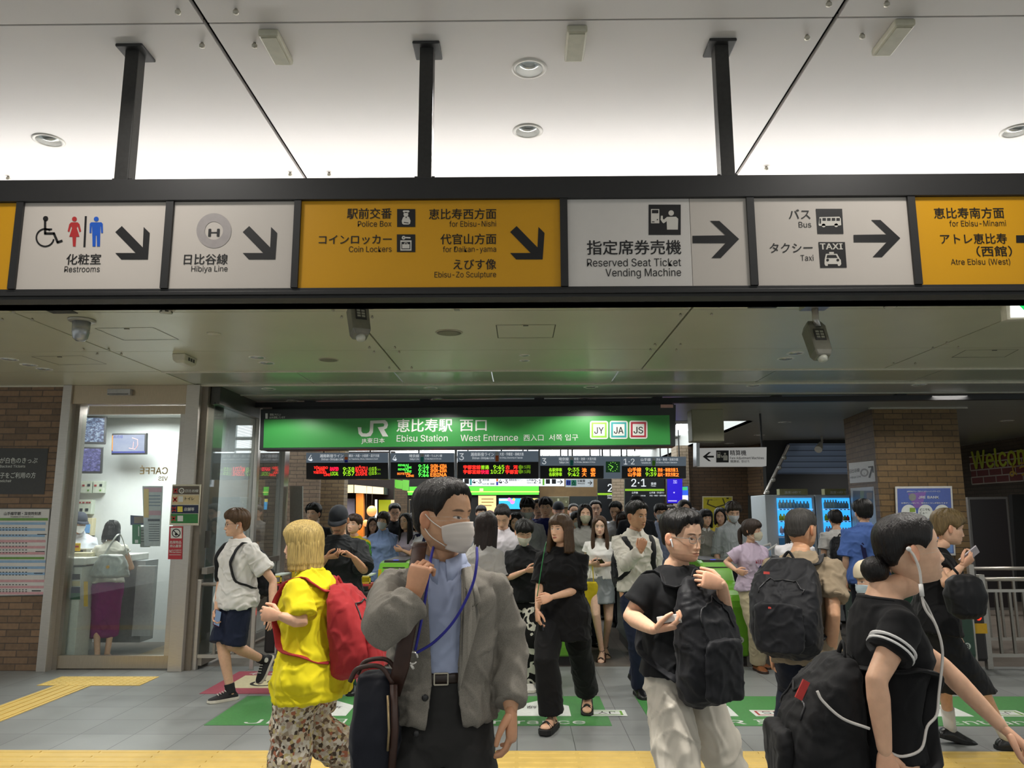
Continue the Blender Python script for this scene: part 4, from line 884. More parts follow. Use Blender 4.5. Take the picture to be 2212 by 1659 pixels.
# ---------------------------------------------------------------- left: brick wall, steel booth front
WY = 8.47
def X(px, py, Y=WY): return at(px, py, Y).x
def Z(px, py, Y=WY): return at(px, py, Y).z
M_BRL = brick('#8c7056', '#62503f', '#5c4e43', .262, .070, 'left_wall')
xb = X(113, 1150); struct(MB().box(-9, xb, WY, WY + .3, 0, ZL).build('wall_left', M_BRL))
bf = thing('booth_front', 'stainless steel frame of the ticket booth beside the brick wall', 'booth')
xl, xr = xb, X(398, 1200); x1 = X(157, 1150); dz = Z(260, 873)
MB().box(xl, xl + .10, WY - .06, WY + .06, 0, ZL).build('jamb', M_STEEL, bf, bevel=.004); MB().box(xl + .1, xl + .15, WY + .05, WY + .2, 0, dz).build('reveal', M_STEELD, bf)
MB().box(xl + .1, xr, WY - .03, WY + .12, dz, ZL).build('header', steel('#b9a992', .3, 'header', (60, 1, 1)), bf, bevel=.003)
MB().box(X(386, 1150), xr + .07, WY - .05, WY + .2, 0, ZL).build('jamb', M_STEEL, bf, bevel=.004)
t = thing('door_sensor', 'slim grey sensor over the sliding glass door', 'sensor', (X(265, 850), WY - .03, Z(265, 849))); MB().box(-.13, .13, -.06, 0, -.035, .035).build('case', plain('#aaa8a6', .35, .3, key='sensor_case'), t, bevel=.006); MB().box(-.12, .11, -.063, -.06, -.03, -.022).build('lens', M_DARKV, t)
dr = thing('sliding_door', 'sliding glass door of the ticket booth in a steel frame', 'door', (0, WY + .1, 0))
da, db = xl + .14, X(383, 1150); gz0, gz1 = Z(230, 1419), Z(260, 893)
MB().box(da, db, -.03, .03, 0.01, gz0).build('bottom_rail', steel('#b3a795', .3, 'rail', (60, 1, 1)), dr, bevel=.003); MB().box(da + .1, db, -.03, .03, gz1, dz - .01).build('top_rail', steel('#b9a992', .3, 'header', (60, 1, 1)), dr)
MB().box(db - .085, db, -.03, .03, gz0, gz1).build('stile', M_STEEL, dr)
MB().box(da + .02, db - .085, -.005, .005, gz0, gz1).build('pane', glass(key='door'), dr)
P = Panel(340, 1020, WY + .09); d = Draw(P, -.002); d.text('CAFFÉ', 362, 1024, 20, 'l', .02, wpx=None, mirror=True); d.text('VIS', 362, 1038, 12, 'l', .02, mirror=True)
o = d.build('glass_lettering', plain('#d9c08a', .5, key='gold_letter'), None); o.location = P.o; tag(o, 'golden mirrored cafe lettering on the glass door', 'lettering')
# narrow brown pier and the beige pier right of the door
struct(MB().box(xr + .07, X(432, 1100), WY + .02, WY + .5, 0, ZL).build('pillar_beside_door', plain('#7d7468', .35, .3, var=.05, key='pier')))
t = MB().box(X(421, 900), X(429, 900), WY - .03, WY + .02, Z(425, 985), ZL).build('cover_strip', plain('#8a6f50', .5, key='strip')); tag(t, 'short brown cover strip at the top of the pier beside the glass wall', 'strip')
def notice(name, label, pts, Y, base, items, cat='sign', rotz=0.0, thick=.012, frame=None, group=None, rims=.02):
 cx, cy = sum(p[0] for p in pts) / len(pts), sum(p[1] for p in pts) / len(pts); P = Panel(cx, cy, Y, rotz)
 t = thing(name, label, cat, P.o, rotz, group)
 if frame:
  slab(P, pts, -.008, thick, 'frame', frame, t, .003); k = rims
  pts = [(cx + (x - cx) * (1 - k * 2.2), cy + (y - cy) * (1 - k * 2)) for x, y in pts]; slab(P, pts, -.010, 0, 'sheet', base, t)
 else: slab(P, pts, -.004, thick, 'board', base, t)
 y = -.0112 if frame else -.0052
 for k, (mtl, its) in enumerate(items):
  d = Draw(P, y - k * .0005)
  for it in its:
   if it[0] == 't': d.text(it[1], it[2], it[3], it[4], it[5] if len(it) > 5 else 'l', .012, wpx=it[6] if len(it) > 6 else None)
   elif it[0] == 'r': d.rect(*it[1:])
   elif it[0] == 'p': d.poly(it[1])
   elif it[0] == 'd': d.disc(*it[1:])
   elif it[0] == 'l': d.line(it[1], it[2])
   elif it[0] == 'a': d.arc(*it[1:])
  d.build('lettering' if any(i[0] == 't' for i in its) else 'printed_area', {'w': M_SW, 'k': M_INK}.get(mtl) or plain(mtl, .45, key='print' + mtl), t)
 return t
notice('wall_sign', 'dark grey sign with white Japanese lines on the left brick wall', [(-60, 967.5), (104.5, 969), (96, 1068), (-60, 1067)], WY, plain('#3f3d3b', .45, key='wall_sign'), [('w', [('t', 'が白色のきっぷ', 0, 1000, 13.5, 'l', 81), ('t', 'Backed Tickets', 0, 1010, 7.5, 'l', 55), ('t', '子をご利用の方', 0, 1032, 13.5, 'l', 77), ('t', 'wheelchair', -10, 1041.5, 7.5, 'l', 35)])], thick=.03)
rows = []
def bars(y0, n, c): return [('r', -60, y0 + i * 13.2, 100 - i * .9, y0 + 5.5 + i * 13.2) for i in range(n)]
dots = [('r', 0 + 7 * i, y, 4 + 7 * i, y + 1.6) for y in (1139, 1144, 1155, 1172, 1179, 1187, 1193, 1226, 1235, 1241, 1262, 1273, 1277) for i in range(9)]
notice('timetable_board', 'framed timetable with blue and pink rows on the left brick wall', [(-60, 1097), (111, 1097), (97, 1287), (-60, 1290)], WY, plain('#d3d0cb', .25, var=.02, key='timetable_sheet', coat=.4),
    [('#6f9a4a', [('r', -60, 1119, 105, 1124.5), ('r', -60, 1203, 97, 1208)]), ('#8fb0cf', bars(1128, 3, 0) + bars(1210, 3, 0)), ('#cf9ea2', bars(1166, 3, 0) + bars(1252, 3, 0)), ('#3a3a3a', dots), ('k', [('t', '山手線早朝・深夜時刻表', 10, 1112.5, 8, 'l', 80), ('t', 'Timetable of Yamanote Line', 24, 1117.5, 3.6, 'l', 50), ('r', 82, 1153.5, 102, 1155), ('r', 78, 1190.5, 98, 1192), ('r', 75, 1237.5, 94, 1239), ('r', 70, 1275, 90, 1277)])], 'board', frame=plain('#6b6660', .3, .6, key='alu_dark'), rims=.015)
notice('notice_board', 'coloured notice of closed facilities on the pier beside the door', [(373, 1046.5), (434, 1046.5), (428, 1135), (366, 1134)], WY - .06, plain('#cfc9b4', .4, key='notice_cream'),
    [('#5e5347', [('r', 374, 1050, 431, 1068)]), ('#c9b78c', [('r', 373, 1070, 430, 1089)]), ('#1b2344', [('r', 371, 1091, 429, 1109)]), ('#2f7a3a', [('r', 370, 1110, 428, 1130)]), ('#b32c26', [('l', [(376, 1056), (383, 1064)], 3), ('l', [(383, 1056), (376, 1064)], 3), ('l', [(375, 1075), (382, 1083)], 3), ('l', [(382, 1075), (375, 1083)], 3), ('l', [(373, 1096), (380, 1104)], 3), ('l', [(380, 1096), (373, 1104)], 3), ('l', [(372, 1116), (379, 1124)], 3), ('l', [(379, 1116), (372, 1124)], 3)]), ('w', [('a', 393, 1060, 4, 6), ('t', 'H', 393, 1063, 8, 'c'), ('t', '日比谷線', 401, 1063, 7, 'l', 28), ('t', '店舗等', 398, 1103, 8, 'l', 22), ('r', 386, 1072, 396, 1084), ('r', 384, 1114, 396, 1126)]), ('#e0cf4a', [('r', 384, 1094, 395, 1106)]), ('k', [('t', 'トイレ', 400, 1080, 8, 'l', 20)])])
notice('warning_sign', 'red dangerous goods sign on the pier beside the door', [(366, 1137), (395, 1137), (393, 1208), (363, 1208)], WY - .055, plain('#b3303a', .45, key='warn_red'),
    [('w', [('r', 369, 1140, 393, 1163)]), ('k', [('a', 381, 1151.5, 7.5, 9.5), ('l', [(375, 1146), (387, 1157)], 2), ('d', 381, 1154, 3)]), ('w', [('t', '危険物品', 367, 1174, 7, 'l', 25), ('t', '持込厳禁', 367, 1182, 7, 'l', 25), ('t', 'NO', 366, 1194, 9, 'l', 8), ('t', 'HAZARDOUS', 375, 1190, 4, 'l', 17), ('t', 'MATERIALS', 375, 1194.5, 4, 'l', 17), ('r', 366, 1198, 391, 1199)])])

# ---- inside the booth
M_WALLW = plain('#c9ccca', .5, var=.02, key='booth_white'); BY = 10.35
xgl = -3.47
struct(MB().box(-7.5, xgl - .1, BY, BY + .1, 0, ZL).build('wall_booth_back', M_WALLW)); struct(MB().box(-7.5, -7.4, WY + .3, BY, 0, ZL).build('wall_booth_side', M_WALLW)); struct(MB().box(-7.5, xgl - .06, WY + .3, BY, 2.93, 2.96).build('ceiling_booth', plain('#c9cbc8', .5, key='booth_ceil')))
lamp((-5.0, 9.5, 2.9), 85, .9, (1, 1, .98), spread=3.0)
ct = thing('ticket_counter', 'white L shaped ticket counter behind the glass door', 'counter', (0, 0, 0))
cz = Z(150, 1203, 8.9); ca = X(128, 1300, 8.75)
MB().box(ca, X(187, 1330, 8.9), 8.72, 9.0, .05, cz - .1).build('body', plain('#cfd3cb', .4, key='counter_body'), ct, bevel=.004)
MB().box(ca - .9, ca, 8.9, 9.5, .05, cz - .1).build('body', plain('#cfd3cb', .4, key='counter_body'), ct)
MB().box(ca - .9, X(330, 1200, 10.0), 9.45, 9.9, cz - .08, cz).build('worktop', plain('#cfd0c8', .3, key='counter_top'), ct, bevel=.01); MB().box(ca - .02, X(205, 1210, 8.9), 8.68, 9.5, cz - .08, cz).build('worktop', plain('#cfd0c8', .3, key='counter_top'), ct, bevel=.01)
MB().box(X(205, 1300, 9.5), X(345, 1300, 10.0), 9.55, 9.88, .12, cz - .08).build('front_panel', plain('#8d9090', .4, key='counter_front'), ct); MB().box(X(290, 1300, 9.5), X(338, 1300, 9.6), 9.5, 9.56, .2, cz - .14).build('door', plain('#a5a8a8', .4, key='counter_door'), ct)
MB().box(X(200, 1300, 9.4), X(240, 1300, 9.4), 9.38, 9.5, .45, .78).build('shelf', M_BLACK, ct)
P = Panel(160, 1270, 8.715)
for (y0, y1, c, nm) in ((1240, 1252, '#4a4540', 0), (1255, 1266, '#c7bb8f', 0), (1268, 1281, '#26243a', 0), (1281, 1295, '#2e5c3a', 0)):
 d = Draw(P, 0); d.rect(150, y0, 173, y1); o = d.build('sticker', plain(c, .5, key='stk' + c), ct); o.location = P.o
d = Draw(P, -.001); d.rect(181, 1256, 190, 1310); o = d.build('sticker', plain('#c9a532', .5, key='stky'), ct); o.location = P.o; o['label'] = 'yellow vertical sticker'
def monitor(label, px, py, Y, w, h, yaw, tilt, kind, grp=None):
 c = at(px, py, Y); t = thing('wall_monitor', label, 'monitor', tuple(c), yaw, grp); M = Matrix.Rotation(tilt, 4, 'X')
 MB().box(-w / 2, w / 2, 0, .05, -h / 2, h / 2).xf(M).build('case', M_BLACK, t, bevel=.006)
 s = MB().box(-w / 2 + .02, w / 2 - .02, -.002, 0, -h / 2 + .03, h / 2 - .02).xf(M); m, nt, b = _mat('screen_' + label[:8]); v = _coord(nt, (1, 1, 1.6))
 if kind == 'map':
  f = _noise(nt, v, 7); col = _ramp(nt, f, [(0.4, C('#c3cbe6')), (0.7, C('#d6dcee'))])
 else:
  f = _noise(nt, v, 26, 4, .7); col = _ramp(nt, f, [(0.33, C('#10141f')), (0.46, C('#3c4c70')), (0.56, C('#8fa9c6')), (0.66, C('#e3eef6'))] if kind == 'cctv' else [(0.33, C('#14142a')), (0.5, C('#4a4a90')), (0.62, C('#7a76b4')), (0.75, C('#c8c8ec'))])
 nt.links.new(col, b.inputs['Emission Color']); b.inputs['Emission Strength'].default_value = .8; b.inputs['Base Color'].default_value = (.02, .02, .03, 1); b.inputs['Roughness'].default_value = .2
 s.build('screen', m, t)
 if kind == 'map':
  k = MB(); k.tube([(w * .1, -.004, h * .28), (w * .26, -.004, h * .2), (w * .27, -.004, -.02), (w * .2, -.004, -h * .25), (w * .02, -.004, -h * .2)], .004, 6); k.tube([(w * .15, -.004, h * .1), (w * .13, -.004, -h * .2)], .003, 6); k.xf(M).build('route_line', glow('#e0908a', .8), t)
  k = MB(); k.text('高崎線', -w * .45, h * .28, h * .16, -.004); k.box(-w * .48, w * .48, -.004, -.003, -h * .42, -h * .34); k.xf(M).build('lettering', glow('#3a3f78', .5), t, solid=False); k = MB().box(-w * .48, -w * .46, -.004, -.003, -h * .3, h * .4).xf(M).build('line_mark', glow('#e8823a', .8), t)
 MB().box(-.03, .03, .05, .12, -.05, .05).build('wall_arm', M_GREYP, t)
monitor('monitor with crowd camera view, upper one inside the booth', 186, 929, 9.8, .46, .36, math.radians(14), math.radians(8), 'cctv', 'camera monitors in the booth'); monitor('purplish camera monitor, lower one inside the booth', 178, 994, 9.8, .46, .34, math.radians(14), math.radians(8), 'cctv2', 'camera monitors in the booth'); monitor('screen with pale railway map hanging inside the booth', 278, 959, 10.0, .47, .28, math.radians(-4), math.radians(5), 'map')
def wallbox(label, px, py, Y, w, h, d_, items, name='intercom', mat=None):
 c = at(px, py, Y); t = thing(name, label, 'intercom' if name == 'intercom' else name.replace('_', ' '), tuple(c)); MB().box(-w / 2, w / 2, 0, d_, -h / 2, h / 2).build('case', mat or plain('#c3cbbb', .45, key='intercom'), t, bevel=.005)
 for nm, c_, x0, z0, x1, z1 in items: MB().box(x0 * w, x1 * w, -.006, 0, z0 * h, z1 * h).build(nm, plain(c_, .4, key='btn' + c_), t)
 return t
IB = [('button', '#a03030', -.35, .05, -.15, .2), ('button', '#20262a', .12, .05, .36, .25), ('button', '#6f9a4a', .15, -.35, .3, -.2)]
wallbox('pale wall intercom panel, left one of a pair in the booth', 186, 1052, BY - .07, .145, .16, .07, IB); wallbox('pale wall intercom panel, right one of a pair in the booth', 212, 1052, BY - .07, .145, .16, .07, IB)
wallbox('white intercom panel with four red lamps above the telephone', 182, 1095, BY - .09, .19, .19, .09, [('lamp', '#9a3030', -.4, .25, -.25, .35), ('lamp', '#9a3030', -.15, .25, 0, .35), ('lamp', '#9a3030', .1, .25, .25, .35), ('lamp', '#9a3030', .3, .25, .42, .35), ('button', '#20262a', -.3, -.3, -.1, -.1), ('button', '#20262a', .1, -.3, .3, -.1)])
t = wallbox('beige wall telephone with blue label in the booth', 185, 1138, BY - .1, .16, .23, .1, [('display', '#6f9fd0', -.05, -.35, .38, .15)], 'telephone', plain('#c9bf9c', .4, key='phone_beige')); MB().tube([(-.07, -.02, .1), (-.085, -.05, .03), (-.085, -.05, -.06), (-.07, -.02, -.12)], .022, 12).build('handset', plain('#d4c98e', .35, key='handset'), t, smooth=True)
wallbox('grey ticket device on the booth counter by the clerk', 168, 1195, 9.2, .2, .10, .18, [('screen', '#20262a', -.3, -.2, .3, .35)], 'ticket_device', M_GREYP)
wallbox('yellow notice card standing on the booth counter', 163, 1182, 8.95, .11, .09, .01, [('lettering', '#b03a1e', -.35, -.05, .35, .2)], 'notice_card', plain('#e6c21c', .5, key='card_yellow'))
wallbox('low cream card rack on the booth counter', 176, 1199, 8.93, .26, .055, .12, [('slot', '#a8a48e', -.45, .0, .45, .12)], 'card_rack', plain('#cfc9a8', .4, key='rack_cream'))
wallbox('black keypad at the end of the counter', 142, 1197, 8.75, .09, .10, .06, [('keys', '#6a655c', -.35, -.3, .35, .3)], 'keypad', M_BLACK)
for (lb, pts, c, its) in (('large white leaflet with pink panel taped inside the door glass', [(308, 1050), (352, 1050), (346, 1180), (312, 1180)], '#c2c6c8', [('#c99aa6', [('r', 311, 1053, 350, 1063), ('r', 316, 1103, 348, 1113)]), ('#6f7f94', [('r', 322, 1070 + 7 * i, 347, 1072 + 7 * i) for i in range(4)]), ('#e0c079', [('r', 311, 1056, 322, 1118)]), ('#3a3f46', [('r', 320, 1121, 346, 1126)] + [('r', 322, 1132 + 5 * i, 345, 1133.4 + 5 * i) for i in range(8)])]), ('green poster behind the door glass', [(286, 1133), (304, 1133), (304, 1175), (286, 1175)], '#2f7a4a', [('w', [('r', 292, 1166, 299, 1173), ('r', 299, 1137, 301, 1158)])]), ('dark blue leaflet behind the door glass, beside the green poster', [(282, 1113), (316, 1115), (316, 1134), (282, 1134)], '#35415e', [('#7a6a58', [('r', 290, 1116, 314, 1130)])]), ('grey printed sheet behind the door glass', [(303, 1138), (322, 1138), (324, 1182), (303, 1182)], '#8f958c', [('#3c4238', [('r', 305, 1145 + 6 * i, 320, 1147 + 6 * i) for i in range(5)])])):
 notice('leaflet', lb, pts, WY + .16 + (.004 if 'green' in lb else 0) + (.008 if 'sheet' in lb else 0) + (.012 if 'blue' in lb else 0), plain(c, .5, key='leaf' + c), its, 'leaflet', thick=.002, group='leaflets behind the door glass')

# ---------------------------------------------------------------- glass wall along the passage
GX = -3.45
gw = thing('glass_partition', 'tall glass wall with steel posts between booth and passage', 'partition', (GX, 0, 0))
def gy(px, py): return atx(px, py, GX).y
py1, py2, py3 = gy(545, 1100), gy(608, 1100), gy(430, 1100)
for yy, w in ((py1, .05), (py2, .11)):
 MB().box(-.06, .05, yy - w, yy + w, 0, ZL).build('post', M_STEEL, gw, bevel=.004)
ys = [8.55, py1 - .05, py2 - .11]; yb = [ys[0], py1 + .05, py2 + .11]
zrail = atx(500, 1222, GX).z
for a, c in ((8.55, py1 - .05), (py1 + .05, py2 - .11)):
 MB().box(-.006, .006, a, c, zrail + .03, 2.88).build('pane', glass((.80, .85, .86), key='partition'), gw); MB().box(-.006, .006, a, c, .12, zrail - .04).build('pane', glass((.78, .83, .83), key='partition_low'), gw)
 MB().box(-.03, .03, a, c, zrail - .04, zrail + .03).box(-.03, .03, a, c, .04, .12).build('rail', M_STEELD, gw)
 MB().box(-.05, .05, a, c, 2.86, ZL).build('top_rail', plain('#4a4945', .4, .4, key='top_rail'), gw)
o = MB().cyl((0, 0, -.09), (0, 0, .09), .03, n=14).build('lock', M_DARKV); o.location = (GX + .03, gy(443, 1165), atx(443, 1165, GX).z); tag(o, 'small dark lock on the edge of the glass wall', 'lock')
struct(MB().box(-7.5, GX - .1, 13.6, 13.7, 0, ZL).build('wall_passage', brick('#6b5a48', '#5c4c3e', '#453a30', .24, .0665, 'passage')))
# brick wall behind the left posts and the pale panel
struct(MB().box(-5.2, -3.65 + .4, 14.2, 14.5, 0, ZL).build('wall_far_left', brick('#7a6548', '#64523c', '#4a3d30', .24, .0665, 'far_left')))
P = Panel(640, 1105, 11.3); o = slab(P, [(626, 1050), (653, 1050), (653, 1320), (626, 1320)], 0, .05, 'signboard', plain('#a29c92', .4, key='pale_panel'), None); o.location = P.o; tag(o, 'pale grey upright board right of the steel posts', 'board')
def railing(label, x0, x1, Y, ztop, bars, label_rails, round_corner=False, mid=None):
 t = thing('railing', label, 'railing', (x0, Y, 0)); L = x1 - x0
 MB().box(-.03, .03, -.03, .03, 0, ztop + (.0 if round_corner else .05)).build('post', M_STEEL, t, bevel=.004)
 MB().tube([(0, 0, ztop), (L, 0, ztop)], .021, 12).build('handrail', M_STEEL, t, smooth=True)
 MB().box(0, L, -.015, .015, .12, .155).build('bottom_rail', M_STEEL, t)
 if mid: MB().box(0, L, -.014, .014, mid - .015, mid + .015).build('mid_rail', M_STEEL, t)
 for k in range(bars):
  xx = L * (k + 1) / (bars + 1); MB().box(xx - .013, xx + .013, -.013, .013, .15, mid or ztop).build('baluster', M_STEELD, t)
 return t
t = railing('short steel railing beside the man in white tee', X(425, 1350, 8.55), X(548, 1350, 8.55), 8.55, Z(480, 1262, 8.55), 2, '')
MB().box(X(548, 1350, 8.55) - X(425, 1350, 8.55) - .02, X(548, 1350, 8.55) - X(425, 1350, 8.55) + .02, -.02, .02, 0, Z(480, 1262, 8.55)).build('post', M_STEEL, t, bevel=.004)
xr0 = X(2128, 1350, 8.6); railing('steel railing in front at the right edge of the gates', xr0, xr0 + 1.6, 8.6, Z(2170, 1251, 8.6), 10, '', mid=Z(2170, 1276, 8.6))
xr1 = X(2108, 1350, 9.7); railing('second steel railing behind the front one at the right', xr1, xr1 + 2.0, 9.7, Z(2170, 1228, 9.7), 11, '', mid=Z(2170, 1250, 9.7))

# ---------------------------------------------------------------- ticket gates
M_GG = plain('#69a82e', .3, var=.03, key='gate_green', coat=.3); M_GG2 = plain('#2f4a3c', .35, var=.04, key='gate_dark_green', coat=.2); M_GD = plain('#2a2627', .4, key='gate_black'); M_GW = plain('#c4cdc4', .35, key='gate_white')
def gate(num, xc, Y, side, label, main=M_GG, L=1.9, w=.36):
 """side: +1 when the reader column is on the left of the green body, -1 when on its right"""
 t = thing('ticket_gate', label, 'ticket gate', (xc, Y, 0), 0, 'automatic ticket gates')
 prof = [(0, .10), (-.02, .2), (-.02, .62)] + [(.16 - .18 * math.cos(math.radians(a)), .62 + .2 * math.sin(math.radians(a))) for a in (20, 40, 60, 80)] + [(.3, .84), (.42, .87), (.5, .98), (.58, 1.06), (.7, 1.08), (L - .3, 1.08), (L, .95), (L, .10)]
 b = MB(); n = len(prof); bev = .03
 for x0, x1, ins in ((-w / 2, w / 2, 0),):
  ring0 = [(x0, y, z) for y, z in prof]; ring1 = [(x1, y, z) for y, z in prof]; b.loft([ring0, ring1])
 b.build('body', main, t, bevel=.022)
 MB().box(-w / 2 - .005 + .02, w / 2 - .015, .05, L - .05, .0, .10).build('plinth', M_GD, t)
 tp_ = MB(); tp_.add([(-w / 2 + .05, .52, 1.005), (w / 2 - .05, .52, 1.005), (w / 2 - .05, .64, 1.088), (-w / 2 + .05, .64, 1.088), (-w / 2 + .05, L - .35, 1.088), (w / 2 - .05, L - .35, 1.088)], [(0, 1, 2, 3), (3, 2, 5, 4)]); tp_.build('top_cover', M_GD, t, solid=False)
 MB().box(-.03, .03, .66, .70, 1.082, 1.09).build('status_light', glow('#2a4cff', 1.2), t)
 s = -side; xm = -side * (w / 2 + .075)
 m = MB().box(xm - .07, xm + .07, .02, L - .1, .12, .80).build('reader_column', M_GD, t, bevel=.03); MB().box(xm - .06, xm + .06, .06, .4, .80, .86).build('reader_hood', plain('#b0343a', .35, key='reader_red'), m, bevel=.01); MB().box(xm - .055, xm + .055, .02, .09, .80, .84).build('reader_panel', M_BLACK, m)
 f = MB()
 for z in (.865, .93): f.box(xm - .065, xm + .065, .10, .13, z, z + .012)
 for x in (-.065, .053): f.box(xm + x, xm + x + .012, .10, .13, .865, .942)
 f.build('reader_frame', plain('#d9c22a', .4, key='reader_yellow'), m); MB().box(xm - .055, xm + .055, .13, .5, .94, .955).build('reader_tray', M_GW, m)
 MB().cyl((xm, .015, .56), (xm, .03, .56), .03, n=16).build('stop_lamp', glow('#ff2a18', 2.2), m); xe = -side * (w / 2 + .002); MB().box(xe - .012, xe + .012, -.01, L, .12, .72).build('edge_strip', M_STEEL, t, bevel=.005)
 k = MB(); k.lathe([(.001, 0), (.034, 0), (.034, .002), (.001, .002)], n=24); k.xf(Matrix.Translation((w / 2 - .09, -.0225, .28)) @ Matrix.Rotation(PI / 2, 4, 'X')); nb = k.build('number_disc', M_GW, t); k = MB(); k.text(str(num), w / 2 - .09, .258, .06, -.026, 'c', .02); k.build('lettering', M_INK, nb, solid=False)
 st = MB().box(-side * (w / 2 - .04) - .018, -side * (w / 2 - .04) + .018, .40, .41, .72, 1.0); st.build('warning_sticker', plain('#d8b820', .4, key='stkyellow'), t)
 return t
gate(1, -2.52, 8.78, 1, 'ticket gate half hidden behind the woman in yellow tee', M_GG2)
gate(2, -1.50, 8.72, 1, 'green ticket gate numbered 2 left of the man in grey jacket')
gate(3, -.55, 8.72, 1, 'green ticket gate hidden behind the man in grey jacket'); gate(4, .42, 8.72, 1, 'green ticket gate glimpsed between the legs of the woman in black'); gate(5, 1.45, 8.72, -1, 'ticket gate with dark side behind the man in white shirt', M_GG2)
gate(6, 2.28, 8.72, 1, 'green ticket gate numbered 6 right of the man with front backpack'); gate(7, 3.2, 8.72, 1, 'ticket gate behind the man in beige tee', M_GG2); g8 = gate(8, 4.42, 8.32, -1, 'dark green wide ticket gate at the right end of the row', M_GG2, 2.0, .5)
for zz in (.40, .66): MB().box(-.256, -.25, .1, 1.9, zz, zz + .006).build('seam_strip', M_GW, g8)
k = MB(); k.box(-.257, -.25, .38, .46, .80, .90); k.build('side_icon', M_GW, g8); MB().box(.25, .4, .012, .018, .40, .50).build('warning_label', plain('#d8a820', .4, key='warn_label'), g8)

# ---------------------------------------------------------------- right brick pillar and what hangs on it
M_BRR = brick('#755c38', '#5a4629', '#463722', .262, .0785, 'pillar_x', 'xz'); M_BRS = brick('#6b5540', '#5c4836', '#4a3a2c', .262, .0785, 'pillar_y', 'yz')
cY = atz(1980, 881, ZL).y; cx0, cx1 = at(1893, 1000, cY).x, at(2073, 1000, cY).x + .03
q = atz(1822, 906, ZL); bk = q.y
pl = MB(); pl.add([(cx0, cY, 0), (cx1, cY, 0), (cx1, cY, ZL), (cx0, cY, ZL)], [(0, 1, 2, 3)], 0)
pl.add([(q.x, bk, 0), (cx0, cY, 0), (cx0, cY, ZL), (q.x, bk, ZL)], [(0, 1, 2, 3)], 1); pl.add([(cx1, cY, 0), (cx1, bk, 0), (cx1, bk, ZL), (cx1, cY, ZL)], [(0, 1, 2, 3)], 1); pl.add([(cx1, bk, 0), (q.x, bk, 0), (q.x, bk, ZL), (cx1, bk, ZL)], [(0, 1, 2, 3)], 0)
struct(pl.build('pillar_right', [M_BRR, M_BRS], solid=False)); struct(MB().box(cx0 - .05, cx1 + .12, cY - .06, cY, ZL - .02, ZL).build('trim_5', plain('#a9a69a', .4, key='ceiling_trim2')))
rzp = math.atan2(cY - bk, cx0 - q.x); 
def on_side(px, py):
 n = Vector((math.sin(rzp), -math.cos(rzp), 0)); r = ray(px, py); k = (Vector((cx0, cY, 0)) - Vector((0, 0, EYE))).dot(n) / r.dot(n); return (Vector((0, 0, EYE)) + r * k).y - .02
notice('line_sign', 'white subway line sign with slanted arrow on the pillar side', [(1834, 1000.5), (1888, 995), (1891, 1040), (1836.5, 1044)], on_side(1862, 1020), plain('#bdbab6', .35, key='line_sign'), [('k', [('t', '日比谷線', 1836, 1022, 9, 'l', 22), ('t', 'Hibiya Line', 1838, 1034, 6, 'l', 23), ('l', [(1879, 1031), (1885, 1010)], 4), ('l', [(1877, 1009), (1886, 1008), (1887, 1020)], 3), ('t', 'H', 1868, 1025, 8, 'c')]), ('#7a7470', [('a', 1868, 1021, 5.5, 9)])], rotz=rzp)
notice('poster', 'narrow framed photo poster on the pillar side behind the man in blue shirt', [(1838, 1054.5), (1888, 1051), (1898, 1172), (1845, 1174)], on_side(1866, 1110), plain('#a9adb0', .35, key='poster_grey'), [('#3c4452', [('r', 1844, 1060, 1888, 1092)]), ('#5d6f52', [('r', 1860, 1060, 1868, 1086)]), ('#6a5a4a', [('r', 1874, 1064, 1886, 1078)]), ('k', [('t', 'しん', 1853, 1132, 12, 'l')])], rotz=rzp, frame=plain('#b9bbbb', .3, .5, key='alu'), rims=.03)
notice('poster', 'blue bank poster in a white frame on the front of the right pillar', [(1933, 1051), (2056, 1050), (2064, 1200), (1938, 1200)], cY - .03, plain('#46599e', .35, var=.05, key='poster_blue', coat=.3), [('#6f93c9', [('r', 1942, 1160, 2057, 1194)]), ('#7a5aa0', [('p', [(1960, 1066), (2000, 1062), (1990, 1096), (1975, 1098)])]), ('#cfd2cc', [('d', 1962, 1106, 16), ('d', 1998, 1106, 16), ('d', 2034, 1106, 16)]), ('#7d7f7c', [('d', 1970, 1074, 8)]), ('#7f9a3a', [('r', 1964, 1097, 1976, 1106)]), ('w', [('t', 'JRE BANK', 1983, 1077, 7.5, 'l', 44), ('t', 'JR東日本グループがつくるネットバンクサービス', 1958, 1063, 3.4, 'l', 72), ('t', 'お得がいっぱいで、毎日のくらしが変わります', 1946, 1088, 3.4, 'l', 100)]), ('k', [('t', 'どこでも', 1986, 1103, 6), ('t', 'ビュー', 1986, 1110, 6)])], frame=plain('#c6c4be', .35, .2, key='white_frame'), rims=.03)

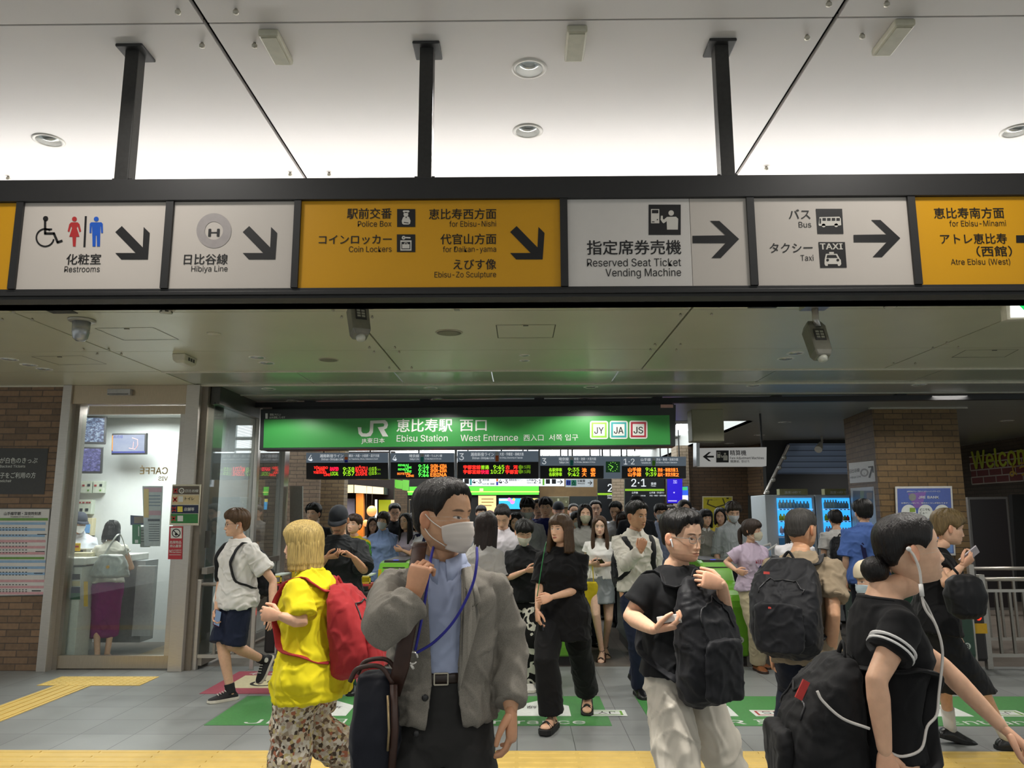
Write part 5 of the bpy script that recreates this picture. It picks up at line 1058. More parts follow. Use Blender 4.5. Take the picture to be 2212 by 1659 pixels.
# ---------------------------------------------------------------- right side beyond the pillar
RX = 9.5
struct(MB().box(RX, RX + .3, 9, 32, 0, ZL).build('wall_right', brick('#4d4236', '#43382e', '#332b24', .26, .075, 'right_wall', 'yz')))
def gyr(px, py): return atx(px, py, RX - .05).y
wb = thing('welcome_banner', 'red brick patterned welcome banner on the dark wall at right', 'banner', (RX - .06, 0, 0))
ya, yb_ = gyr(2098, 1015), gyr(2330, 1015); zt_, zb_ = atx(2100, 987, RX - .05).z, atx(2104, 1046, RX - .05).z
def strip_yz(name, y0, y1, z0, z1, x, mat, par): return MB().box(x, x + .02, min(y0, y1), max(y0, y1), z0, z1).build(name, mat, par)
strip_yz('board', ya, yb_, zb_, zt_, 0, plain('#6e2026', .45, var=.15, nscale=3, key='banner_red'), wb)
g = MB(); H_ = zt_ - zb_
for i in range(5): g.box(-.006, 0, yb_, ya, zb_ + H_ * i / 4 - .012, zb_ + H_ * i / 4 + .012)
for r_ in range(4):
 for j in range(8): yy = ya - (j + (.5 if r_ % 2 else 0)) * .42; g.box(-.006, 0, yy - .012, yy + .012, zb_ + H_ * r_ / 4, zb_ + H_ * (r_ + 1) / 4)
g.build('joint_lines', plain('#b9aca2', .5, key='banner_joint'), wb)
k = MB(); k.text('Welcome to Ebisu', 0, 0, .5, 0, 'l', .03); k.xf(Matrix.Translation((-.012, ya - .1, zb_ + H_ * .55)) @ Matrix.Rotation(-PI / 2, 4, 'Z')); k.build('lettering', plain('#b7c431', .45, key='banner_lime'), wb, solid=False)
k = MB(); k.text('ようこそ', 0, 0, .3, 0, 'l', .03); k.xf(Matrix.Translation((-.012, ya - 1.3, zb_ + H_ * .2)) @ Matrix.Rotation(-PI / 2, 4, 'Z')); k.build('lettering', plain('#c9a63a', .45, key='banner_gold'), wb, solid=False)
P = Panel(2140, 1150, 13.0); t = thing('dark_board', 'large dark board in a grey metal frame right of the pillar', 'board', P.o)
slab(P, [(2090, 1074), (2176, 1073), (2198, 1318), (2112, 1318)], 0, .06, 'frame', plain('#6d6c6a', .35, .5, key='frame_grey'), t); slab(P, [(2095, 1079), (2172, 1078), (2193, 1312), (2116, 1312)], -.006, .0, 'sheet', plain('#211c1e', .35, key='board_dark2'), t)
P = Panel(2220, 1150, 13.4); o = slab(P, [(2186, 1068), (2420, 1066), (2420, 1300), (2200, 1300)], 0, .1, 'doorway', plain('#070707', .6, key='dark_door'), None); o.location = P.o; o.name = 'door_1'; struct(o)

# shutter, brown walls, vending machines
m, nt, bs = _mat('roller_shutter'); t_ = nt.nodes.new('ShaderNodeTexCoord'); sp_ = nt.nodes.new('ShaderNodeSeparateXYZ'); nt.links.new(t_.outputs['Object'], sp_.inputs[0]); w_ = nt.nodes.new('ShaderNodeMath'); w_.operation = 'MULTIPLY'; w_.inputs[1].default_value = 1 / .11; nt.links.new(sp_.outputs['Z'], w_.inputs[0]); fr_ = nt.nodes.new('ShaderNodeMath'); fr_.operation = 'FRACT'; nt.links.new(w_.outputs[0], fr_.inputs[0]); nt.links.new(_ramp(nt, fr_.outputs[0], [(0.0, C('#20242a')), (0.12, C('#6f7d94')), (0.9, C('#7d8aa3')), (1.0, C('#20242a'))]), bs.inputs['Base Color']); bs.inputs['Metallic'].default_value = .5; bs.inputs['Roughness'].default_value = .35; _bump(nt, bs, fr_.outputs[0], .4, .01)
P = Panel(1760, 1010, 15.05); o = slab(P, [(1705, 958), (1840, 958), (1840, 1026), (1682, 1026)], 0, .15, 'roller_shutter', m, None); o.location = P.o; tag(o, 'blue grey slatted shutter above the vending machines', 'shutter')
P = Panel(1760, 1045, 14.9); o = slab(P, [(1680, 1024), (1842, 1024), (1842, 1080), (1652, 1080)], 0, .3, 'shutter_box', plain('#0b0c0d', .5, key='dark_soffit'), None); o.location = P.o; tag(o, 'black band under the slatted shutter above the vending machines', 'panel')
struct(MB().box(4.8, 8.5, 15.2, 15.4, 0, ZL).build('wall_back_right', plain('#2a2a2a', .6, key='dark_wall')))
M_BRB = brick('#5c4630', '#4c3a28', '#352a1f', .26, .0665, 'back_brown')
xw0, xw1 = at(1478, 1040, 16.5).x, at(1615, 1040, 16.5).x
struct(MB().box(xw0, xw1, 16.5, 16.7, 0, ZL).build('wall_brown', M_BRB)); w2 = at(1690, 1040, 15.25)
bb = MB(); bb.add([(xw1, 16.5, 0), (w2.x, 15.25, 0), (w2.x, 15.25, ZL), (xw1, 16.5, ZL)], [(0, 1, 2, 3)]); struct(bb.build('wall_brown_angled', brick('#6a5239', '#574330', '#3d3024', .26, .0665, 'back_brown2'), solid=False))
st = thing('stair_rail', 'steep chrome edged rail rising beside the slatted shutter', 'rail', (0, 0, 0)); k = MB(); k.tube([tuple(at(1652, 1068, 14.7)), tuple(at(1704, 962, 14.7))], .03, 10); k.build('rail', M_STEEL, st)
k = MB()
for f_ in (.05, .3, .55, .75): k.ball(tuple(at(1652 + 52 * f_ + 3, 1068 - 106 * f_, 14.65)), .045, 10)
k.build('lamp', plain('#a9a8a0', .3, .4, key='rail_lamp'), st, smooth=True)
def floodlight(px, py, label):
 c = atz(px, py, ZL); t = thing('spotlight', label, 'light', (c.x, c.y, ZL), 0, 'small spotlights on the slatted ceiling'); MB().cyl((0, 0, .01), (0, 0, -.12), .02, n=10).build('stem', M_GREYP, t); MB().tube([(0, .05, -.12), (-.06, -.02, -.2), (-.12, -.1, -.26)], [.03, .06, .07], 12).build('head', plain('#c2c0b6', .35, key='spot_head'), t)
for px, py, w in ((1775, 942, 'nearest the brick pillar'), (1724, 952, 'middle one of three'), (1686, 961, 'beside the stair rail')): floodlight(px, py, 'small white spotlight under the slatted ceiling, ' + w)
notice('poster', 'yellow poster with outstretched arms on the brown brick wall', [(1517, 1072), (1582.5, 1072), (1582.5, 1150), (1517, 1150)], 16.45, plain('#b5a826', .4, var=.06, key='poster_yellow'), [('#3a331c', [('l', [(1530, 1080), (1528, 1089), (1546, 1096), (1566, 1090), (1561, 1077)], 2.4), ('t', 'ヨガ 体験レッスン', 1524, 1081, 3.5), ('r', 1569, 1075, 1574, 1078)]), ('#6f7a2a', [('l', [(1532, 1118), (1545, 1130), (1552, 1120)], 1.5)])], frame=plain('#c9c2a4', .35, .2, key='cream_frame'), rims=.03)
P = Panel(1632, 1100, 15.9); t = thing('metal_door', 'dark green slim metal door on the brown wall', 'door', P.o); slab(P, [(1622, 1070), (1643, 1070), (1644, 1180), (1623, 1180)], -.05, .2, 'panel', plain('#20282c', .4, key='slate'), t); d = Draw(P, -.052); d.rect(1637, 1077, 1639, 1082); d.build('label', M_SW, t)
def vending(label, x0, x1, Y, wx0, wx1):
 P = Panel((x0 + x1) / 2, 1150, Y); t = thing('vending_machine', label, 'vending machine', P.o, 0, 'drink vending machines'); yt = 1069
 zt = P.uv(1700, yt)[1]; zb = -P.o.z; u = lambda px: P.uv(px, 1120)[0]; v = lambda py: P.uv((x0 + x1) / 2, py)[1]
 MB().box(u(x0), u(x1), 0, .75, zb + .04, zt).build('cabinet', plain('#b9c0c4', .35, var=.02, key='vm_white'), t, bevel=.01)
 MB().box(u(wx0), u(wx1), -.012, 0, v(1157), v(1076)).build('window', glow('#35a5f0', 1.25), t)
 for yy in (1099, 1125, 1152): MB().box(u(wx0), u(wx1), -.05, -.012, v(yy + 3), v(yy)).build('shelf', glow('#7fc4ff', .9), t); k = MB(); [k.box(u(wx0 + 3 + i * 8), u(wx0 + 8 + i * 8), -.052, -.05, v(yy + 2.6), v(yy + .6)) for i in range(int((wx1 - wx0 - 4) / 8))]; k.build('price_strip', plain('#23308c', .4, key='vm_price'), t)
 MB().box(u(wx0 + 6), u(wx1 - 8), -.03, .1, zt, zt + .09).build('top_sign', plain('#8c8a5a', .5, var=.1, nscale=20, key='vm_top'), t); d = Draw(P, -.032); d.text('温度10秒で', wx0 + 13, 1066, 6, 'l', .01, wpx=36); d.build('lettering', M_SW, t)
 MB().box(u(wx0), u(wx1), -.015, 0, v(1190), v(1162)).build('keypad_panel', plain('#3f83b8', .4, key='vm_panel'), t); MB().box(u(wx0 + 4), u(wx1 - 4), -.02, 0, v(1222), v(1206)).build('outlet', M_BLACK, t)
 r = random.Random(x0); pal = (['#9fd0e6'] * 4 + ['#7fb8dc'] * 5, ['#a9c23a', '#c7d86a', '#8a4aa0', '#3a9ad0', '#2a2a30', '#d08a3a', '#c0c0c8', '#5a8a3a', '#b03030'], ['#b9b4d8', '#9aa8d0', '#d8b48a', '#a7c0b0', '#d0b060', '#8a9ad0', '#c8a0a0', '#a0b8d8', '#d4c8b8'])
 for row, (yb, yt2) in enumerate(((1099, 1080), (1125, 1110), (1152, 1137))):
  for i in range(9):
   px = wx0 + 5 + i * (wx1 - wx0 - 8) / 9; hh = v(yt2 + (3 if i > 4 else 0)) - v(yb); rr = .026
   b = bottle_mesh(rr, hh); o = bpy.data.objects.new('drink_bottle', b); COL.objects.link(o); o.location = (P.o.x + u(px), P.o.y - .034, P.o.z + v(yb) + .002)
   o.data.materials.clear(); o.data.materials.append(plain(pal[row][i], .25, key='drink' + pal[row][i]))
   tag(o, 'drink bottle on the ' + ('upper', 'middle', 'lower')[row] + ' lit shelf of the ' + ('left' if x0 < 1700 else 'right') + ' vending machine', 'bottle', ('upper', 'middle', 'lower')[row] + ' shelf drinks, ' + ('left' if x0 < 1700 else 'right') + ' vending machine')
BOT = {}
def bottle_mesh(r, h):
 k = round(h, 2)
 if k not in BOT: BOT[k] = MB().lathe([(.001, 0), (r, 0), (r, h * .62), (r * .42, h * .82), (r * .42, h), (.001, h)], n=12).build('drink_bottle', M_WHITE, smooth=True); me = BOT[k].data; bpy.data.objects.remove(BOT[k]); BOT[k] = me
 return BOT[k].copy()
vending('vending machine left of the grey haired man', 1655, 1762, 12.0, 1680, 1755); vending('vending machine behind the person in beige cap', 1764, 1872, 12.0, 1778, 1838)
rk = thing('brochure_rack', 'white wire brochure rack behind the woman in lilac tee', 'rack', tuple(atz(1650, 1330, 0))); rk.location = (at(1650, 1220, 10.9).x, 10.9, 0); k = MB(); h0, h1 = Z(1622, 1215, 10.9), Z(1672, 1176, 10.9); hw = .2
for a, c in (((-hw, 0, 0), (-hw, 0, h0)), ((hw, 0, 0), (hw, 0, h1)), ((-hw, 0, h0), (hw, 0, h1)), ((-hw, .3, 0), (-hw, .3, h0 + .1)), ((hw, .3, 0), (hw, .3, h1)), ((-hw, .3, h0 + .1), (hw, .3, h1))): k.cyl(a, c, .014, n=8)
k.build('frame', M_WHITE, rk); k = MB()
for i in range(9): k.cyl((-hw, 0, .15 + i * .11), (hw, 0, .15 + i * .11), .006, n=6)
for i in range(7): k.cyl((-hw + i * .066, 0, .1), (-hw + i * .066, 0, h0), .005, n=6)
k.build('grid', M_WHITE, rk)
for i, c in enumerate(('#b9c2cc', '#c9b8a0', '#a05a4a', '#8aa0b8')):
 o = MB().box(-.07, .07, 0, .03, 0, .19).build('brochure', plain(c, .5, key='broch' + c)); o.location = (rk.location.x - .1 + .2 * (i % 2), 11.0 + .02 * i, .75 + .24 * (i // 2)); o.rotation_euler = (math.radians(-14), 0, 0); tag(o, ('pale blue', 'sandy', 'rust red', 'steel blue')[i] + ' brochure in the white wire rack', 'brochure', 'brochures in the wire rack')

# ---------------------------------------------------------------- far concourse: walls, shops, lit boards
BYF = 26.0
struct(MB().box(-12, 9.5, BYF, BYF + .2, 0, ZL + .3).build('wall_back', brick('#5d4a34', '#4f3f2d', '#3a2f24', .26, .08, 'back')))
struct(MB().box(-12.2, -12, 8, BYF, 0, ZL + .3).build('wall_far_side', plain('#6a5b49', .6, key='far_side')))
def lit(label, pts, Y, mats, name='shop_sign', cat='sign', frame=M_BLACK, extra=None, thick=.15):
 cx, cy = sum(p[0] for p in pts) / len(pts), sum(p[1] for p in pts) / len(pts); P = Panel(cx, cy, Y); t = thing(name, label, cat, P.o); slab(P, pts, 0, thick, 'case', frame, t); slab(P, [(cx + (x - cx) * .985, cy + (y - cy) * .96) for x, y in pts], -.006, 0, 'lit_face', mats, t)
 if extra:
  for mt, rects in extra:
   d = Draw(P, -.008)
   for r_ in rects:
    if isinstance(r_[0], str): d.text(*r_)
    elif len(r_) == 3: d.disc(*r_)
    else: d.rect(*r_)
   d.build('print', mt, t)
 return t
lit('wide glowing green shop fascia behind the grey jacket man', [(879, 1051), (1166, 1050), (1166, 1069), (879, 1070)], 22.2, glow('#58d03a', 1.2), extra=[(glow('#c8ee6a', 1.3), [(880, 1061, 1165, 1063.5)]), (glow('#f6f4a0', 1.3), [(1036, 1055, 1044, 1061)])])
for (pts, w) in (([(834, 1034), (858, 1036), (856, 1054), (832, 1050)], 'first'), ([(856, 1036), (870, 1038), (869, 1057), (855, 1055)], 'second'), ([(870, 1036), (884, 1037), (883, 1061), (869, 1059)], 'third')): lit('small hanging green screen, %s from the left of the boards' % w, pts, 18.0, glow('#6fc24a', .9), 'screen', 'screen', thick=.08)
lit('cream lit kiosk canopy front over the food stall', [(720, 1047), (764, 1047), (764, 1065), (720, 1065)], 17.0, glow('#ffe0ac', 1.3), 'kiosk_canopy', 'canopy', thick=.6); lit('cream lit kiosk canopy, right part with faint letters', [(765, 1047), (829, 1053), (829, 1068), (765, 1065)], 16.95, glow('#ffe6b8', 1.3), 'kiosk_canopy', 'canopy', thick=.65)
P = Panel(777, 1110, 16.95); o = slab(P, [(769, 1066), (785, 1066), (785, 1180), (769, 1180)], 0, .15, 'kiosk_post', plain('#c8762a', .4, key='kiosk_orange'), None); o.location = P.o; tag(o, 'orange wooden post under the kiosk canopy', 'post')
struct(MB().box(at(690, 1100, 17.6).x, at(850, 1100, 17.6).x, 17.6, 17.7, 0, ZL).build('wall_kiosk', plain('#2c211c', .6, key='kiosk_dark')))
lit('violet lit banner left of the man in black cap', [(697, 1054), (713, 1054), (713, 1155), (697, 1155)], 17.45, glow('#6a64c8', .9), 'banner', 'banner', extra=[(glow('#f0c890', 1.1), [(697, 1054, 713, 1063)]), (glow('#c9d6ff', 1.2), [(705, 1085, 708, 1120), (699, 1070, 711, 1078)])])
lit('pale lilac menu board of the kiosk behind the man in black cap', [(724, 1076), (767, 1076), (767, 1130), (724, 1130)], 17.46, plain('#a8a3b8', .5, key='menu'), 'menu_board', 'board'); lit('white glowing upright panel right of the orange post', [(810, 1078), (815, 1078), (815, 1130), (810, 1130)], 17.46, glow('#ffffff', 1.0), 'upright_light', 'light')
lit('olive green poster of the kiosk right of the post', [(818, 1079), (845, 1079), (845, 1120), (818, 1120)], 17.46, glow('#a0a81c', .75), 'poster', 'poster', extra=[(glow('#f0d8a8', 1.0), [(844.5, 1080, 852, 1118)])])
lamp((at(790, 1100, 16.5).x, 16.4, 2.2), 25, .6, (1, .78, .5))
for i, (px, py, r_) in enumerate(((803, 1104, .11), (790, 1130, .07))): o = MB().ball((0, 0, 0), (r_, r_ * .6, r_ * 1.05), 16).build('paper_lantern', glow('#f2a866', .9), smooth=True); o.location = at(px, py, 16.6); MB().cyl((0, 0, r_), (0, 0, ZL + .34 - o.location.z), .004, n=6).build('cord', M_BLACK, o); tag(o, ('large' if i == 0 else 'small') + ' glowing orange lantern shape in the kiosk', 'lantern')
lit('orange lit poster wall behind the man in mask', [(1033, 1070), (1072, 1070), (1072, 1108), (1033, 1108)], 22.26, glow('#ffcf8e', 1.2), 'light_board', 'board', extra=[(plain('#b0884c', .5, key='pbrown'), [(1040, 1077, 1066, 1079), (1040, 1084, 1066, 1086), (1040, 1091, 1062, 1093)])]); lit('colourful lit advert screen under the green fascia', [(1077, 1076), (1163, 1076), (1163, 1100), (1077, 1100)], 22.26, glow('#2fb0f0', 1.2), 'advert_screen', 'screen', extra=[(glow('#ef8ad0', 1.1), [(1107, 1084, 5), (1100, 1079, 4)]), (glow('#f2e46a', 1.1), [(1125, 1076.5, 1162, 1083), (1110, 1079, 3)]), (glow('#cfe6ff', 1.1), [(1078, 1077, 1098, 1082)])])
lit('warm lit door opening under the green fascia left of the man', [(884, 1079), (912, 1079), (912, 1110), (884, 1110)], 22.26, plain('#1d1a18', .5, key='door_dark'), 'door_frame', 'door', frame=glow('#ffe0b0', 1.1)); lit('warm cream light box beside the grey jacket mans head', [(918, 1080), (932, 1080), (932, 1110), (918, 1110)], 22.26, glow('#ffcf94', 1.2), 'light_box', 'sign')
lit('framed photograph on the brown back wall', [(1186, 1073), (1229, 1073), (1229, 1095), (1186, 1095)], 22.86, plain('#5c5a40', .4, var=.3, nscale=9, key='photo_print'), 'picture', 'picture', frame=plain('#c9ccc8', .4, key='pic_frame'), extra=[(plain('#a8ab8c', .4, key='pic_spot'), [(1222, 1082, 1224, 1086), (1204, 1077, 1208, 1084)])])
P = Panel(1260, 1085, 22.9); o = slab(P, [(1231, 1072), (1291, 1072), (1291, 1130), (1231, 1130)], 0, .1, 'dark_shopfront', plain('#141f20', .4, key='shopfront'), None); o.location = P.o; tag(o, 'dark teal shop front right of the framed photograph', 'shop front')
struct(MB().box(at(1166, 1070, 23).x, at(1300, 1070, 23).x, 23, 23.2, 0, 2.9).build('wall_timber', plain('#6b5330', .5, var=.15, nscale=5, key='timber')))
struct(MB().box(at(880, 1070, 22.4).x, at(1166, 1070, 22.4).x, 22.4, 22.6, 0, 2.75).build('wall_shop', plain('#15130f', .5, key='shop_dark')))
lit('deep blue digital advert screen right of the black platform board', [(1441, 1031), (1474, 1031), (1474, 1088), (1441, 1088)], 16.0, glow('#2410b8', 1.1), 'advert_screen', 'screen', extra=[(glow('#c8c0ff', 1.0), [('加', 1454, 1044, 9), (1443, 1081, 1462, 1083), (1456, 1064, 1.6)])])
t = [o for o in bpy.data.objects if o.get('label', '').startswith('deep blue digital')][0]; rods_up(Panel(1457.5, 1059.5, 16.0), t, (1446, 1470), 1031)
struct(MB().box(at(1465, 1060, 16.3).x, at(1490, 1060, 16.3).x, 16.3, 16.9, 0, ZL).build('pillar_pale', brick('#a08e78', '#93816c', '#74654f', .2, .0665, 'pale'))); struct(MB().box(at(1325, 1060, 17.2).x, at(1351, 1060, 17.2).x, 17.2, 17.8, 0, 2.45).build('pillar_pale_left', brick('#a08e78', '#93816c', '#74654f', .2, .0665, 'pale')))
lit('narrow blue and green poster on the pale pillar', [(1471, 1051), (1486, 1050), (1487, 1082), (1472, 1083)], 16.25, glow('#3a6af0', .9), 'poster', 'poster', extra=[(glow('#4ac87a', .9), [(1472, 1052, 1485, 1059)]), (glow('#ffffff', 1), [(1473, 1070, 1486, 1082)])], thick=.03)
# ---------------------------------------------------------------- people: helpers
from mathutils.bvhtree import BVHTree
_rng = np.random.RandomState(3); _LAT = _rng.rand(64, 64, 64)
def vnoise(p):
 """smooth value noise in [-1, 1] for an (n, 3) array"""
 i = np.floor(p).astype(int); f = p - i; f = f * f * (3 - 2 * f); i &= 63; j = (i + 1) & 63
 L = _LAT; x0, y0, z0 = i.T; x1, y1, z1 = j.T; fx, fy, fz = f.T
 a = L[x0, y0, z0] * (1 - fx) + L[x1, y0, z0] * fx; b = L[x0, y1, z0] * (1 - fx) + L[x1, y1, z0] * fx
 c = L[x0, y0, z1] * (1 - fx) + L[x1, y0, z1] * fx; d = L[x0, y1, z1] * (1 - fx) + L[x1, y1, z1] * fx
 return ((a * (1 - fy) + b * fy) * (1 - fz) + (c * (1 - fy) + d * fy) * fz) * 2 - 1
def smooth(x): x = np.clip(x, 0, 1); return x * x * (3 - 2 * x)
def remesh(mb, voxel, it=4, fold=0.0, ffreq=9.0, seed=0.0, fac=0.5):
 """fuse the closed pieces of a builder into one smooth skin, then press soft folds into it"""
 o = bpy.data.objects.new('rough', mb.mesh('rough')); r = o.modifiers.new('r', 'REMESH'); r.mode = 'VOXEL'; r.voxel_size = voxel
 s = o.modifiers.new('s', 'SMOOTH'); s.iterations = it; s.factor = fac
 me = _evaluated(o)
 if fold:
  n = len(me.vertices); v = np.empty(n * 3); me.vertices.foreach_get('co', v); v = v.reshape(-1, 3)
  nr = np.empty(n * 3); me.vertices.foreach_get('normal', nr); nr = nr.reshape(-1, 3)
  warp = vnoise(v * 4 + seed)[:, None] * 0.6
  q = v * np.array([1.0, 1.0, .62]) * ffreq + seed + warp
  a = 1 - np.abs(vnoise(q)) * 2; b = vnoise(q * 2.1 + 9)
  q2 = np.stack([v[:, 0] + v[:, 2] * .9, v[:, 1], v[:, 2] - v[:, 0] * .4], 1) * ffreq * .8 + seed + 5 + warp
  c = 1 - np.abs(vnoise(q2)) * 2
  e = np.clip(1 - np.abs(vnoise(q * 1.7 + 21)) * 4.5, 0, 1); g = np.clip(1 - np.abs(vnoise(q2 * 1.5 + 33)) * 4.5, 0, 1)
  v += nr * ((a * .4 + b * .22 + c * .36 + e * .55 + g * .5 - .2) * fold)[:, None]
  me.vertices.foreach_set('co', v.ravel())
 return me
def mesh_obj(name, me, mats, parent, sm=True):
 me.name = name; me.materials.clear()
 for m in (mats if isinstance(mats, (list, tuple)) else [mats]): me.materials.append(m)
 if sm: me.polygons.foreach_set('use_smooth', [True] * len(me.polygons))
 o = bpy.data.objects.new(name, me); COL.objects.link(o); o.parent = parent; return o
def ik(a, b, la, lb, pole):
 d = b - a; L = d.length
 if L > (la + lb) * .999: k = (la + lb) * .999 / L; la, lb = la / k, lb / k
 if L < 1e-4: return a + pole * la
 x = (la * la - lb * lb + L * L) / (2 * L); h = math.sqrt(max(la * la - x * x, 0)); u = d / L
 p = pole - u * pole.dot(u)
 if p.length < 1e-4: p = Vector((0, 1, 0.1)) - u * u.y
 return a + u * x + p.normalized() * h
def bez(pts, n):
 """smooth curve through the points"""
 P = [Vector(p) for p in pts]; P = [P[0] * 2 - P[1]] + P + [P[-1] * 2 - P[-2]]; out = []
 for i in range(1, len(P) - 2):
  for k in range(n):
   t = k / n; a, b, c, d = P[i - 1], P[i], P[i + 1], P[i + 2]
   out.append(.5 * ((2 * b) + (c - a) * t + (2 * a - 5 * b + 4 * c - d) * t * t + (3 * b - a - 3 * c + d) * t ** 3))
 return out + [P[-2]]

# ---- the head
_HT = np.array([(-.1155, .001, .03, .01), (-.1145, .012, .050, .015), (-.110, .030, .076, .030), (-.102, .042, .087, .038), (-.09, .053, .0905, .045), (-.075, .062, .0915, .055), (-.055, .068, .0925, .073), (-.03, .0725, .0935, .090), (.0, .0755, .094, .099), (.03, .0765, .096, .100)])
def head_base(az, z, fem=0.0, extra=0.0):
 """skull surface (no features): arrays of azimuth from the face and height"""
 w = np.interp(z, _HT[:, 0], _HT[:, 1]); f = np.interp(z, _HT[:, 0], _HT[:, 2]); b = np.interp(z, _HT[:, 0], _HT[:, 3])
 if fem: w = w * (1 - fem * .05 * smooth((-z - .02) / .08))
 t = np.clip((z - .03) / .083, 0, 1); k = np.power(np.clip(1 - t ** 2.3, 0, 1), 1 / 2.3); w, f, b = w * k, f * k, b * k
 n = np.interp(z, [-.11, -.06, .03, .1], [2.0, 2.15, 2.35, 2.1]); e = 2 / n
 s, c = np.sin(az), np.cos(az)
 x = w * np.sign(s) * np.abs(s) ** e; y = np.where(c > 0, -f * np.abs(c) ** e, b * np.abs(c) ** (2 / 2.05))
 return x, y
def face_push(x, z, fem):
 g = lambda cx, cz, sx, sz: np.exp(-((x - cx) / sx) ** 2 - ((z - cz) / sz) ** 2)
 d = np.zeros_like(x); ax = np.abs(x)
 nh = np.interp(z, [-.057, -.0525, -.047, -.0405, -.030, -.015, 0, .014, .03], [0, .007, .0185, .021, .0165, .0095, .0045, .0022, 0]); nw = np.interp(z, [-.05, -.04, -.02, 0], [.0125, .0115, .0085, .0075])
 d += nh * np.exp(-(x / nw) ** 2) + .0075 * (g(.0135, -.0445, .006, .0065) + g(-.0135, -.0445, .006, .0065))
 d += -.0065 * (g(.031, .002, .015, .011) + g(-.031, .002, .015, .011)) + .0042 * (g(.0315, -.002, .011, .0075) + g(-.0315, -.002, .011, .0075))
 d += .0032 * (g(.028, .022, .02, .008) + g(-.028, .022, .02, .008)) * (1 - .5 * fem) + .003 * (g(.045, -.03, .018, .018) + g(-.045, -.03, .018, .018))
 d += .0062 * np.exp(-(x / .02) ** 2) * (np.exp(-((z + .0655) / .0045) ** 2) + 1.05 * np.exp(-((z + .0765) / .0052) ** 2)) + .004 * g(0, -.0705, .03, .02) - .0035 * np.exp(-(x / .022) ** 2) * np.exp(-((z + .0707) / .0016) ** 2) - .002 * g(0, -.060, .004, .006)
 d += .0055 * g(0, -.1, .016, .012) - .003 * g(0, -.087, .016, .005)
 return d
_HCACHE = {}
def head_mesh(lod, fem, skin, hairc, lips, gaze=0.0, eyeopen=1.0, beard=0.0, brow=1.0):
 NA, NZ = ((150, 128), (92, 80), (56, 50))[lod]
 u = np.linspace(-1, 1, NA, endpoint=False); az = np.pi * np.sign(u) * np.abs(u) ** 1.22
 zz = np.linspace(-.1155, .1128, NZ); A, Zg = np.meshgrid(az, zz); a, z = A.ravel(), Zg.ravel()
 x, y = head_base(a, z, fem); front = smooth((np.cos(a) + .05) / .5); y = y - face_push(x, z, fem) * front
 v = np.stack([x, y, z], 1); f = []
 for i in range(NZ - 1):
  for j in range(NA): k = (j + 1) % NA; f.append((i * NA + j, i * NA + k, (i + 1) * NA + k, (i + 1) * NA + j))
 b = len(v); v = np.vstack([v, [(0, 0.0, zz[0])], [(0, .0, zz[-1] + .0005)]])
 f += [(b, (j + 1) % NA, j) for j in range(NA)] + [(b + 1, (NZ - 1) * NA + j, (NZ - 1) * NA + (j + 1) % NA) for j in range(NA)]
 # tones
 sk = np.array(skin[:3]); hc = np.array(hairc[:3]); col = np.tile(sk, (len(v), 1)); x, z = v[:, 0], v[:, 2]; fr = v[:, 1] < 0; ax = np.abs(x)
 px = 0.0022 if lod == 0 else .0034 if lod == 1 else .005
 def paint(mask, c, k=1.0):
  m = (np.clip(mask, 0, 1) * k * fr)[:, None]; col[:] = col * (1 - m) + np.array(c) * m
 blush = np.exp(-((ax - .042) / .02) ** 2 - ((z + .03) / .018) ** 2); paint(blush, sk * np.array([1.0, .84, .8]), .5); paint(np.exp(-(x / .012) ** 2 - ((z + .045) / .008) ** 2), sk * np.array([1, .85, .8]), .4)
 if beard: paint(smooth((.0135 - np.abs(z + .0605) - .10 * np.maximum(ax - .012, 0)) / .006) * (ax < .03), hc, .55 * beard); paint(smooth((.022 - np.sqrt((x / 1.2) ** 2 + ((z + .098) / .9) ** 2)) / .008), hc, .5 * beard)
 mw = .0235; arch = np.sqrt(np.clip(1 - (x / mw) ** 2, 0, 1)); up = .0062 * arch * (1 - .18 * np.exp(-(x / .004) ** 2)); lo = .0082 * arch
 dz = z + .0707; paint(np.where(dz > 0, (up - dz) / px, (lo + dz) / px) * (ax < mw), lips, .9); paint(1 - np.abs(dz) / (px * .7), sk * .28, .6 * (1 if lod else .8)) if 0 else None
 paint(np.clip(1 - np.abs(dz) / .0016, 0, 1) * (ax < mw), np.array(lips) * .35, .8)  # shade of the crease between the lips, painted into the tone
 paint(np.exp(-((ax - .0075) / .0035) ** 2 - ((z + .0515) / .0022) ** 2), sk * .25, .8)  # nostril shade painted as dark spots in the tone
 for sx in (-1, 1):
  cx, cz = sx * .0315, -.0015; dx = (x - cx) * sx; tilt = cz + dx * .10
  h = .0052 * eyeopen; hw = .0155
  lid = np.sqrt(np.clip(1 - (dx / hw) ** 2, 0, 1)); ez = z - tilt
  inside = np.where(ez > 0, (h * lid - ez), (h * .75 * lid + ez)) / px
  if eyeopen > .4:
   paint(inside + .5, (.62, .58, .54)); ir = np.sqrt((x - cx - gaze * .005) ** 2 + (ez - .0004) ** 2); paint(np.minimum((.0058 - ir) / px + .5, inside + .5), (.018, .012, .010))
  lash = 1 - np.abs(ez - h * lid) / (.0016 + px * .35); paint(lash * (np.abs(dx) < hw), (.02, .015, .013), .9)
  bz = .0195 + .0035 * np.sin(np.clip((dx + .02) / .038, 0, 1) * 2.4) - .05 * np.maximum(dx - .01, 0); bt = .0034 * np.clip((.0215 - np.abs(dx + .001)) / .012, 0, 1) + .0006
  paint(((bt - np.abs(z - bz)) / px + .5) * (np.abs(dx + .001) < .0215), hc * .8 + sk * .05, .85 * brow)
 return v, f, col
